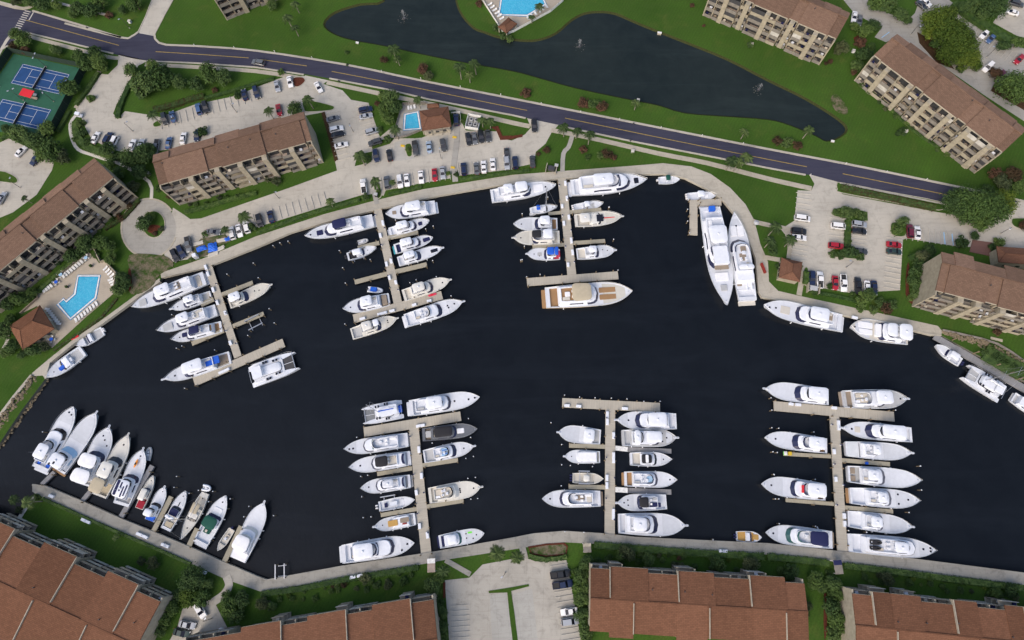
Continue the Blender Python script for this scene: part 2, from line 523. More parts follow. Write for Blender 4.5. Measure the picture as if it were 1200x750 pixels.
ORD = ['leftmost', 'second', 'third', 'fourth', 'fifth', 'sixth', 'seventh', 'eighth', 'ninth', 'tenth',
       'eleventh', 'twelfth', 'thirteenth', 'fourteenth', 'fifteenth']

def smooth_line(pts, k=4, closed=False):
    """Catmull-Rom through traced points"""
    P = [Vector((p[0], p[1])) for p in pts]; n = len(P); out = []
    rng = range(n) if closed else range(n-1)
    for i in rng:
        p0 = P[(i-1) % n] if closed or i > 0 else P[i]
        p1 = P[i]; p2 = P[(i+1) % n]
        p3 = P[(i+2) % n] if closed or i < n-2 else p2
        for j in range(k):
            t = j/k
            out.append(0.5*((2*p1)+(p2-p0)*t+(2*p0-5*p1+4*p2-p3)*t*t+(3*p1-p0-3*p2+p3)*t**3))
    if not closed: out.append(P[-1])
    return [(p.x, p.y) for p in out]

# ------------------------------------------------------------------ camera, light, world
cd = bpy.data.cameras.new('camera'); cam = bpy.data.objects.new('camera', cd); COL.objects.link(cam)
cam.matrix_world = Matrix.Translation(CAMPOS) @ RCAM.to_4x4()
cd.sensor_width = 36.0; cd.lens = 36.0*FPX/PW; cd.clip_start = 1.0; cd.clip_end = 6000
SC.camera = cam
SUN_EL, SUN_AZ = math.radians(42), math.radians(215)
w = bpy.data.worlds.new('World'); SC.world = w; w.use_nodes = True
nt = w.node_tree
sky = nt.nodes.new('ShaderNodeTexSky'); sky.sky_type = 'NISHITA'; sky.sun_disc = False
sky.sun_elevation = SUN_EL; sky.sun_rotation = SUN_AZ
sky.air_density = 1.0; sky.dust_density = 5.0; sky.ozone_density = 1.0
nt.links.new(sky.outputs['Color'], nt.nodes['Background'].inputs['Color'])
nt.nodes['Background'].inputs['Strength'].default_value = 0.205
sd = bpy.data.lights.new('sun', 'SUN'); sd.energy = 0.7; sd.angle = math.radians(40); sd.color = (1.0, 0.97, 0.93)
sun = bpy.data.objects.new('sun', sd); COL.objects.link(sun)
# sky sun_rotation is measured from +Y towards +X
dv = Vector((math.sin(SUN_AZ)*math.cos(SUN_EL), math.cos(SUN_AZ)*math.cos(SUN_EL), math.sin(SUN_EL)))
sun.rotation_euler = dv.to_track_quat('Z', 'Y').to_euler()
sun.location = dv*300
SC.view_settings.view_transform = 'Standard'; SC.view_settings.look = 'None'; SC.view_settings.exposure = 0
SC.render.engine = 'CYCLES'
# ================================================================== the setting: land, water, roads
WZ = -1.2       # harbour level
basin_px = [('j', 210, 292), ('x', 58, 425), ('x', 88.7, 400.4), ('x', 121.6, 377.6), ('x', 164.7, 346), ('x', 187.5, 329.5),
            ('x', 189, 325), ('x', 240.7, 313), ('x', 300, 289.5), ('x', 340.5, 272), ('x', 388, 258), ('x', 437, 246), ('x', 515, 228.5),
            ('x', 576, 218), ('x', 653, 209), ('x', 739, 204), ('x', 777, 203), ('x', 803, 208), ('x', 828, 220.5),
            ('x', 848, 234.5), ('x', 863.5, 253.5), ('x', 876, 276), ('x', 886, 301.6), ('x', 890, 342), ('x', 893, 348),
            ('x', 910, 351), ('x', 935, 356.7), ('x', 988, 369), ('x', 1030, 376.7), ('x', 1091, 392), ('x', 1103, 393),
            ('x', 1112, 398), ('x', 1127, 406), ('x', 1149, 418), ('x', 1168, 428), ('x', 1200, 446), ('x', 1330, 505), ('x', 1700, 560),
            ('x', 1700, 735), ('x', 1200, 672), ('x', 1075, 656), ('x', 977, 646), ('x', 900, 637.5), ('x', 744, 630),
            ('x', 709, 626), ('x', 661, 623), ('x', 625, 626), ('x', 600, 631), ('x', 507.5, 647.5), ('x', 400, 664),
            ('x', 312.5, 680), ('x', 300, 675.5), ('x', 261, 659), ('x', 220, 640.6), ('x', 180, 624), ('x', 142, 608.6),
            ('x', 96, 588), ('x', 53, 570), ('x', 38, 568), ('x', 40, 580), ('x', 15, 613), ('x', -25, 680), ('x', -120, 900),
            ('x', -420, 900), ('x', -300, 700), ('x', -110, 620), ('x', 0, 519), ('x', 25, 481.5)]
pond_px = smooth_line([(449.5, -30), (449, 0), (421.6, 4), (391, 14), (378.5, 28), (388.7, 39), (411.5, 47), (452, 54.5), (497.6, 64.6),
           (543, 73.5), (600, 83.6), (625, 90), (676, 104), (742, 118), (772, 124), (802.7, 133), (853, 137),
           (900, 140.6), (925, 147), (955.7, 159.6), (968.4, 166), (983.6, 162), (993.7, 152), (983.6, 139),
           (945.6, 115), (900, 92.5), (853, 68.4), (802.7, 48), (752, 28), (721.6, 15), (701, 12.7), (683.6, 15),
           (668.4, 23), (650.7, 38), (630, 45.6), (610, 46), (584, 42), (568.5, 36.7), (556, 31.7), (543, 17.7),
           (535.6, 0), (532, -30)], 3, True)

def ground_sheet():
    basin = [at(*p) for p in basin_px]; pond = [G(*p) for p in pond_px]
    far = 1600.0
    outer = [Vector((-far, -far, 0)), Vector((far, -far, 0)), Vector((far, far, 0)), Vector((-far, far, 0))]
    rings = [outer, [Vector((p.x, p.y, 0)) for p in basin], [Vector((p.x, p.y, 0)) for p in pond]]
    tri = tessellate_polygon(rings)
    v = [p for r in rings for p in r]
    fs = []
    for t in tri:
        a, b, c = (v[i] for i in t)
        cr = (b-a).cross(c-a).z
        if abs(cr) < 1e-9: continue
        fs.append(t if cr > 0 else (t[0], t[2], t[1]))
    mb = MB(); mb.add(v, fs)
    structure(mb.build('ground', 'lawn_grass'))
    # banks down to the water: sheer seawall round the harbour, sloping earth round the pond
    mb = MB(); n = len(basin)
    b = [(p.x, p.y, 0.04) for p in basin]+[(p.x, p.y, -4.0) for p in basin]
    mb.add(b, [(i, (i+1) % n, n+(i+1) % n, n+i) for i in range(n)])
    structure(mb.build('seawall', 'seawall_face'))
    mb = MB(); n = len(pond)
    c = sum(pond, Vector())/n
    low = []
    for i, p in enumerate(pond):
        d = (pond[(i+1) % n]-pond[i-1]); nn = Vector((-d.y, d.x, 0)).normalized()
        # inward is to the side of the ring's interior
        low.append((p, nn))
    area = sum(pond[i].x*pond[(i+1) % n].y-pond[(i+1) % n].x*pond[i].y for i in range(n))
    sg = 1 if area > 0 else -1
    v = [(p.x, p.y, 0.0) for p in pond]+[(p.x+nn.x*sg*2.4, p.y+nn.y*sg*2.4, -1.6) for p, nn in low]
    mb.add(v, [(i, (i+1) % n, n+(i+1) % n, n+i) for i in range(n)])
    structure(mb.build('pond_bank', 'bank_mud'))
    mb = MB()
    x0 = min(p.x for p in basin)-8; x1 = max(p.x for p in basin)+8; y0 = min(p.y for p in basin)-8; y1 = max(p.y for p in basin)+8
    mb.add([(x0, y0, WZ), (x1, y0, WZ), (x1, y1, WZ), (x0, y1, WZ)], [(0, 1, 2, 3)])
    structure(mb.build('harbour_water', 'harbour_water'))
    mb = MB(); x0 = min(p.x for p in pond)-3; x1 = max(p.x for p in pond)+3; y0 = min(p.y for p in pond)-3; y1 = max(p.y for p in pond)+3
    mb.add([(x0, y0, -0.45), (x1, y0, -0.45), (x1, y1, -0.45), (x0, y1, -0.45)], [(0, 1, 2, 3)])
    structure(mb.build('pond_water', 'pond_water'))
ground_sheet()

LAYER = [0.012]
def surf(name, mat, t, pts, z=None, sm=0):
    """a paved or planted area lying on the land"""
    if z is None:
        LAYER[0] += 0.004; z = LAYER[0]
    P = [px(*p) if len(p) == 3 else px(t, *p) for p in pts]
    if sm: P = smooth_line(P, sm, True)
    W = [G(*p) for p in P]
    return structure(MB().prism([(p.x, p.y) for p in W], -0.3, z).build(name, mat))

def line(name, mat, t, pts, w, z0, z1, sm=0, closed=False):
    P = [px(*p) if len(p) == 3 else px(t, *p) for p in pts]
    if sm: P = smooth_line(P, sm, closed)
    W = [G(*p) for p in P]
    return structure(MB().strip([(p.x, p.y) for p in W], w, z0, z1, closed).build(name, mat))

# ---- road
up = [(0, 3), (28, 11), (38, 12.7), (96, 30), (142, 44), (165, 50), (192.5, 52), (228, 54), (300, 59.5), (406, 76), (490, 93.7), (600, 115.5),
      (726.7, 140.6), (900, 174.8), (991, 192), (1087.5, 211.7), (1135.6, 221.8), (1200, 236), (1420, 285)]
lo = [(-10, 66), (12, 52), (30, 38), (76, 49), (137, 64), (172, 71), (228, 73.5), (300, 78.5), (358, 87), (452, 104), (502.7, 116), (600, 134.5),
      (656, 147), (742, 165.5), (848, 186), (900, 196.5), (948, 205), (981, 213.5), (1097.6, 237), (1200, 258), (1420, 305)]
upS = smooth_line(up, 3); loS = smooth_line(lo, 3)
surf('road', 'asphalt', 'x', [(-60, -12)]+upS+list(reversed(loS))+[(-60, 100)], 0.020)
line('kerb', 'kerb_concrete', 'x', upS[6:13], 0.75, 0, 0.14)
line('kerb', 'kerb_concrete', 'x', [('a', 715, 158), ('a', 718, 180), ('a', 735, 198), ('a', 770, 208), ('a', 900, 213)]+upS[23:], 0.75, 0, 0.14)
line('kerb', 'kerb_concrete', 'x', [(28, 10), (10, 5), (-40, -8)], 0.7, 0, 0.14)
line('kerb', 'kerb_concrete', 'a', [(300, 108), (560, 174), (610, 168), (640, 148)], 0.75, 0, 0.14, 3)
line('kerb', 'kerb_concrete', 'x', [(-10, 66), (12, 52), (30, 38), (76, 49), (133, 63)], 0.6, 0, 0.14)
line('kerb', 'kerb_concrete', 'x', [(176, 71.8), (228, 74), (300, 79), (356, 87.5)], 0.6, 0, 0.14)
line('kerb', 'kerb_concrete', 'x', [(386, 92), (452, 104.5), (502.7, 116.5), (600, 135), (616, 138.6)], 0.6, 0, 0.14)
line('kerb', 'kerb_concrete', 'x', [(658, 148), (742, 166), (848, 186.5), (900, 197), (944, 205)], 0.6, 0, 0.14)
line('kerb', 'kerb_concrete', 'x', [(984, 214.5), (1097.6, 237.5), (1150, 248)], 0.6, 0, 0.14)
for pts in ([('a', 120, 93), ('a', 330, 150), ('a', 550, 210)], [('a', 720, 239), ('a', 900, 250), ('a', 1150, 268)],
            [('b', 20, 275), ('b', 235, 305)], [('b', 350, 330), ('b', 700, 398), ('b', 1184, 497), ('c', 70, 510)],
            [('c', 245, 546), ('c', 700, 640), ('c', 1184, 737), ('i', 180, 61)], [('i', 345, 93), ('i', 800, 185), ('i', 1100, 250)]):
    P = [px(*p) for p in pts]
    W = [G(*p) for p in smooth_line(P, 3)]
    structure(MB().strip([(p.x, p.y) for p in W], 0.24, 0.02, 0.0246).build('road_marking', 'yellow_line'))
for k in range(9):   # zebra crossing at the junction
    f = k/8
    x = 128-46*f; y = 52+76*f
    line('road_marking', 'faded_paint', 'a', [(x-14, y-3), (x+14, y+4)], 0.35, 0.02, 0.0246)
line('road_marking', 'faded_paint', 'a', [(155, 57), (134, 93)], 0.4, 0.02, 0.0246)
surf('road', 'asphalt', 'a', [(560, 176), (612, 170), (640, 150), (713, 162), (722, 184), (740, 200), (800, 212), (700, 225), (600, 205)], 0.0195)
line('road_marking', 'faded_paint', 'a', [(645, 152), (710, 164)], 0.3, 0.015, 0.0246)

# ---- side streets and parking lots
surf('driveway', 'lot_concrete', 'a', [(640, 152), (676, 75), (712, -20), (810, -20), (760, 70), (714, 162)])
line('kerb', 'kerb_concrete', 'a', [(638, 150), (674, 75), (710, -20)], 0.3, 0, 0.12)
line('kerb', 'kerb_concrete', 'a', [(716, 160), (762, 70), (812, -20)], 0.3, 0, 0.12)
surf('parking_lot', 'lot_concrete', 'a', [(548, 250), (685, 281), (640, 303), (606, 360), (568, 436), (540, 482), (523, 525), (545, 552), (578, 514),
     (700, 533), (740, 542), (900, 484), (1090, 444), (1184, 405), ('b', 80, 372), ('b', 150, 350), ('b', 228, 352),
     ('b', 225, 348), ('b', 335, 372), ('b', 310, 388), ('b', 400, 418), ('b', 440, 462), ('b', 520, 476), ('b', 548, 560), ('b', 580, 655),
     ('b', 535, 672), ('b', 540, 700), ('b', 470, 715), ('b', 455, 775), ('b', 375, 790), ('b', 318, 518), ('b', 200, 540), ('b', 0, 640),
     (800, 690), (700, 700), (580, 705), (520, 692), (425, 645), (395, 590), (378, 548), (350, 505), (385, 462), (420, 400), (450, 340), (500, 345), (545, 300)])
surf('parking_lot', 'lot_concrete', 'b', [(540, 690), (620, 665), (640, 640), (760, 640), (830, 612), (900, 600), (918, 560), (948, 556), (970, 604), (1120, 608),
     (1130, 642), ('c', 0, 650), ('c', 60, 622), ('c', 88, 590), ('c', 70, 547), ('c', 215, 578), ('c', 182, 615), ('c', 155, 665), ('c', 110, 702), ('c', 104, 750),
     ('h', 105, 46), ('h', 0, 66), ('g', 1184, 72), ('g', 940, 102), ('g', 930, 70), ('g', 905, 70), ('g', 900, 114), ('g', 770, 136), ('g', 600, 170), ('g', 590, 195), ('g', 555, 185),
     ('g', 480, 194), ('g', 330, 240), ('g', 0, 342), ('e', 1050, 405), ('e', 985, 470), ('e', 800, 500), ('e', 760, 470), ('e', 800, 250), ('e', 850, 282), ('e', 880, 303), ('e', 930, 300),
     ('e', 1184, 212), ('g', 150, 160), ('g', 370, 80), ('g', 500, 48), ('g', 535, 20)])
cc = px('e', 690, 345)
surf('roundabout', 'grey_concrete', 'x', [(cc[0]+31.5*math.cos(2*PI*k/40), cc[1]+33.5*math.sin(2*PI*k/40)) for k in range(40)])
line('kerb', 'walk_concrete', 'x', [(cc[0]+32.5*math.cos(2*PI*k/40), cc[1]+34.5*math.sin(2*PI*k/40)) for k in range(2, 37)], 0.6, 0, 0.10)
ci = px('e', 712, 328)
surf('planting_bed', 'lawn_grass', 'x', [(ci[0]+13*math.cos(2*PI*k/24), ci[1]+15.5*math.sin(2*PI*k/24)) for k in range(24)], 0.14)
line('kerb', 'walk_concrete', 'x', [(ci[0]+13.2*math.cos(2*PI*k/24), ci[1]+15.7*math.sin(2*PI*k/24)) for k in range(24)], 0.3, 0, 0.17, 0, True)
surf('parking_lot', 'lot_concrete', 'i', [(190, 96), (335, 134), (312, 160), (345, 188), (620, 240), (780, 270), (900, 290), (1184, 215), (1500, 215),
     (1500, 470), (1184, 440), (880, 430), (640, 392), (624, 398), (610, 632), (385, 645), (190, 612), (165, 520), (105, 490), (115, 420),
     (60, 350), (122, 310), (137, 170), (200, 172), (215, 140)])
surf('parking_lot', 'grey_concrete', 'd', [(300, -60), (440, -60), (470, 20), (640, 100), (680, 60), (700, 0), (700, -60), (760, -60), (870, 25), (1130, 195), (1184, 225), (1500, 330),
     (1500, 740), (1184, 560), (1000, 440), (800, 300), (600, 170), (545, 195), (493, 172), (525, 130), (400, 62)])
surf('parking_lot', 'lot_concrete', 'd', [(1040, 105), (1110, 10), (1150, -60), (1500, -60), (1500, 260), (1150, 165)])
surf('parking_lot', 'lot_concrete', 'a', [(-300, 640), (0, 660), (40, 640), (165, 700), (245, 750), ('e', 250, 42), ('e', 240, 78), ('e', 170, 190), ('e', 60, 272), ('e', -300, 420)])
surf('parking_lot', 'bottom_concrete', 'm', [(885, 440), (1000, 428), (1062, 366), ('o', 0, 340), ('o', 70, 336), ('o', 110, 352), ('o', 255, 345), ('o', 330, 760), ('o', 345, 900),
     (915, 900), (905, 720)])
surf('parking_lot', 'bottom_concrete', 'k', [(845, 605), (985, 560), (1050, 690), (1100, 900), (700, 900), (820, 690)])
# paler slabs in the lower lot
surf('parking_bays', 'pale_concrete', 'm', [(1097, 510), (1170, 497), (1192, 590), (1205, 760), (1110, 760), (1100, 600)])
surf('parking_bays', 'pale_concrete', 'm', [(915, 560), (985, 560), (1002, 760), (920, 760)])
surf('parking_bays', 'pale_concrete', 'o', [(4, 505), (95, 480), (125, 760), (30, 760)])
surf('parking_bays', 'pale_concrete', 'b', [(640, 660), (690, 645), (890, 625), (880, 700), (700, 740), (640, 745)])
surf('planting_strip', 'lawn_grass', 'm', [(1090, 490), (1190, 474), ('o', 78, 458), ('o', 80, 468), ('o', -4, 490), ('o', 12, 600), ('o', 32, 760), ('o', 8, 760), ('o', -12, 600), ('o', -22, 497), (1092, 500)], 0.14)
surf('sidewalk', 'quay_concrete', 'x', [(458, 150), (470, 160), (440, 165)], 0.016)

# ---- sidewalks and footpaths
def path(t, pts, w, mat='walk_concrete', sm=3, z=None):
    if z is None:
        LAYER[0] += 0.004; z = LAYER[0]
    return line('footpath', mat, t, pts, w, -0.05, z, sm)
path('x', [(30, 41.5), (83.6, 56), (128, 67), (140, 68)], 1.5)
path('x', [(170, 75.5), (228, 78.5), (300, 83.5), (352, 91.5)], 1.6)
path('x', [(383, 96.5), (444, 109.5), (528, 127), (600, 143.8), (621, 148)], 1.7)
path('x', [(646, 152.5), (696, 162.5), (772, 180), (828, 191), (900, 209.5), (951, 221)], 1.7)
path('a', [(0, 15), (110, 40), (180, 10)], 1.4)
path('a', [(240, 5), (380, 42), (520, 75)], 1.0, 'lot_concrete')
path('a', [(-10, 260), (30, 190), (50, 165)], 1.2, 'lot_concrete')
path('a', [(460, 330), (410, 410), (350, 500)], 1.6)
path('a', [(350, 535), (325, 575), (333, 640), (362, 692), (425, 716), (510, 745), ('e', 560, 50), ('e', 690, 130), ('e', 700, 210)], 1.1, 'deck_tan')
path('a', [(520, 700), (505, 740)], 1.0, 'deck_tan')
path('c', [(278, 630), (262, 680), ('h', 238, 0), ('h', 233, 85)], 1.5, 'grey_concrete')
path('h', [(1112, 312), (1160, 325), ('i', 60, 342), ('i', 100, 352)], 1.5, 'walk_concrete')
path('i', [(-25, 478), (55, 492)], 1.5)
path('i', [(82, 352), (100, 420), (95, 485)], 1.4)
path('i', [(172, 525), (155, 590), (143, 655)], 1.6)
path('m', [(888, 345), (1005, 412)], 1.4, 'old_quay_concrete')
path('o', [(48, 285), (62, 340)], 1.8, 'old_quay_concrete')
path('k', [(985, 575), (1035, 540), (1060, 495), (1048, 455)], 2.2, 'bottom_concrete')
path('b', [(928, 560), (928, 650), (915, 760), ('g', 917, 75), ('g', 922, 130)], 1.9, 'grey_concrete')
path('b', [(310, 520), (345, 640), (372, 745)], 1.3, 'brown_mulch')
path('k', [(165, 85), (120, 140), (75, 210)], 1.2, 'deck_tan')
path('g', [(545, 170), (560, 235)], 1.6, 'grey_concrete')
path('q', [(325, 335), (330, 400)], 1.6, 'old_quay_concrete')
path('j', [(0, 180), (40, 100), (20, 30)], 1.0, 'lot_concrete')
path('r', [(860, 300), (935, 318)], 0.8, 'cream_trim')

# ---- lawns inside the lots, raised on kerbs
def island(t, pts, mat='lawn_grass', sm=3, kerb=True):
    o = surf('planting_island', mat, t, pts, 0.13, sm)
    if kerb: line('kerb', 'kerb_concrete', t, pts, 0.25, 0, 0.15, sm, True)
    return o
island('a', [(400, 445), (420, 438), (440, 448), (438, 466), (418, 470), (400, 462)])
island('a', [(710, 570), (745, 555), (748, 580), (715, 588)])
island('a', [(1085, 440), (1112, 432), (1114, 458), (1090, 462)])
island('b', [(218, 470), (265, 468), (350, 488), (362, 500), (340, 512), (240, 518), (222, 505)])
island('b', [(690, 672), (718, 668), (722, 718), (700, 722)])
island('b', [(172, 362), (215, 358), (228, 375), (205, 398), (178, 400)], 'red_mulch')
island('e', [(-120, 90), (0, 80), (60, 100), (82, 120), (70, 138), (0, 130), (-120, 120)])
island('i', [(300, 262), (330, 250), (400, 255), (460, 270), (462, 312), (385, 318), (384, 430), (440, 440), (445, 492), (300, 478), (280, 458), (300, 442), (352, 430), (360, 300), (305, 290)], sm=0)
island('i', [(568, 325), (600, 318), (640, 330), (632, 382), (575, 375)])
island('i', [(318, 140), (345, 136), (560, 178), (800, 225), (790, 262), (560, 222), (340, 182), (320, 165)])
island('i', [(1125, 310), (1150, 298), (1300, 310), (1300, 360), (1180, 350), (1135, 335)])
island('g', [(545, 150), (572, 140), (580, 195), (560, 205)])
island('i', [(165, 535), (185, 532), (192, 606), (165, 600)], 'hedge_leaf')
surf('bare_ground', 'bare_soil', 'e', [(600, 470), (740, 470), (790, 490), (800, 525), (740, 560), (700, 620), (640, 650), (600, 640), (605, 560)], None, 3)
surf('planting_bed', 'red_mulch', 'e', [(676, 350), (700, 330), (742, 335), (740, 352), (700, 368)], 0.16, 3)
surf('planting_bed', 'red_mulch', 'o', [(75, 282), (160, 268), (245, 263), (262, 280), (255, 320), (160, 330), (90, 318)])
surf('planting_bed', 'bare_soil', 'o', [(82, 290), (160, 276), (240, 272), (256, 284), (250, 314), (160, 324), (95, 312)])
surf('building_yard', 'brick_paving', 'i', [(945, 400), (1035, 412), (1028, 475), (930, 455)])
surf('planting_bed', 'red_mulch', 'd', [(395, 175), (440, 165), (455, 195), (420, 215)], None, 2)
surf('bare_ground', 'brown_mulch', 'd', [(690, 150), (760, 190), (860, 320), (780, 290), (700, 200)])
surf('bare_ground', 'brown_mulch', 'd', [(1050, 380), (1184, 470), (1300, 520), (1184, 510), (1030, 420)])
surf('bare_ground', 'bare_soil', 'd', [(290, 455), (320, 440), (365, 500), (360, 530), (310, 510)], None, 3)
surf('planting_bed', 'red_mulch', 'e', [(596, 535), (606, 540), (612, 600), (600, 640), (592, 600)], None, 2)
surf('planting_bed', 'red_mulch', 'i', [(642, 520), (652, 520), (650, 640), (690, 690), (670, 700), (636, 650)], None, 2)
surf('planting_bed', 'red_mulch', 'm', [(878, 450), (888, 450), (888, 520), (878, 525)])
surf('planting_bed', 'red_mulch', 'q', [(262, 500), (272, 500), (276, 680), (265, 720), (260, 640)])
surf('planting_bed', 'red_mulch', 'b', [(1085, 588), (1120, 584), (1140, 630), (1184, 628), (1184, 645), (1130, 648), (1112, 605)])
surf('planting_bed', 'red_mulch', 'c', [(0, 630), (50, 622), (48, 634), (0, 643)])

# faint painted bays
def bays(t, a, b, n, length, side=1, mat='faded_paint'):
    A = at(t, *a); B = at(t, *b); d = (B-A); u = d.normalized(); nn = Vector((-u.y, u.x, 0))*side
    mb = MB()
    for k in range(n+1):
        p = A+d*k/n; q = p+nn*length
        mb.strip([(p.x, p.y), (q.x, q.y)], 0.12, 0.0, LAYER[0]+0.010)
    structure(mb.build('bay_marking', mat))
bays('a', (740, 545), (1180, 412), 15, 5, -1)
bays('g', (560, 175), (900, 120), 14, 5, 1)
bays('g', (940, 104), (1184, 76), 8, 5, 1)
bays('b', (322, 530), (372, 745), 10, 5, 1)
bays('b', (522, 480), (572, 650), 8, 5, -1)
bays('i', (130, 180), (122, 300), 5, 5, 1)
bays('i', (640, 400), (880, 432), 9, 5, 1)
bays('i', (622, 400), (610, 630), 10, 5, -1)
bays('i', (190, 606), (380, 640), 8, 5, 1)
bays('i', (115, 330), (105, 485), 7, 5, 1)
bays('i', (358, 305), (354, 428), 6, 5, -1)
bays('i', (386, 320), (384, 432), 6, 5, 1)
bays('g', (0, 340), (330, 236), 11, 5, 1)
bays('m', (912, 560), (920, 760), 8, 5, 1)
bays('o', (262, 360), (330, 760), 16, 5, -1)
bays('d', (950, 130), (1150, 250), 10, 5, -1)
line('bay_marking', 'light_blue', 'i', [(812, 365), (818, 420)], 0.25, 0, LAYER[0]+0.012)
line('bay_marking', 'light_blue', 'i', [(850, 372), (855, 425)], 0.25, 0, LAYER[0]+0.012)
line('bay_marking', 'light_blue', 'd', [(525, 175), (560, 150)], 0.25, 0, LAYER[0]+0.012)

# ---- quays: slabs with a cap, from the traced edges
def quay(mat, water, land, z=0.06):
    W = [G(*p) for p in water]; L_ = [G(*p) for p in land]
    out = [(p.x, p.y) for p in W]+[(p.x, p.y) for p in reversed(L_)]
    o = structure(MB().prism(out, -1.6, z).build('quay', mat))
    n = [(p.x, p.y) for p in W]
    structure(MB().strip(n, 0.45, -1.0, z+0.10).build('quay_cap', 'kerb_concrete' if mat == 'quay_concrete' else mat))
    return o
bp = [px(*p) for p in basin_px]
quay('quay_concrete', bp[6:31], [(188, 320), (238, 303), (300, 277), (380, 251), (434, 236.5), (452, 232), (495, 222), (600, 205), (739, 194.5), (777, 191.3),
     (810, 195), (833, 204), (856, 220.5), (873.6, 239.5), (884, 258.5), (891, 286), (900, 307), (901, 330), (912, 341), (938, 347), (1000, 360.5), (1042, 369.5), (1099, 382), (1104, 388)])
quay('old_quay_concrete', bp[39:59], [(1200, 685.5), (1075, 670), (995, 660), (900, 650), (750, 640), (662.5, 635.5), (619, 641), (600, 644), (525, 655.5), (490, 662),
     (400, 677.5), (307.5, 694), (265, 679), (223, 660), (121.6, 614.5), (45.6, 581.5), (38, 576)])
quay('quay_concrete', bp[0:6], [(50, 440), (36, 441), (38, 437), (57, 421), (87, 397), (120, 374.5), (163, 343), (187, 326)])
line('retaining_wall', 'quay_concrete', 'x', [(38, 440), (18, 464), (0, 488), (-60, 560)], 0.9, -0.5, 0.45)
line('retaining_wall', 'parapet_grey', 'x', [(1104, 387), (1149, 397), (1168, 403), (1185, 413), (1200, 424), (1300, 480)], 0.6, -0.5, 0.45)
# ================================================================== buildings
rb = random.Random(5)

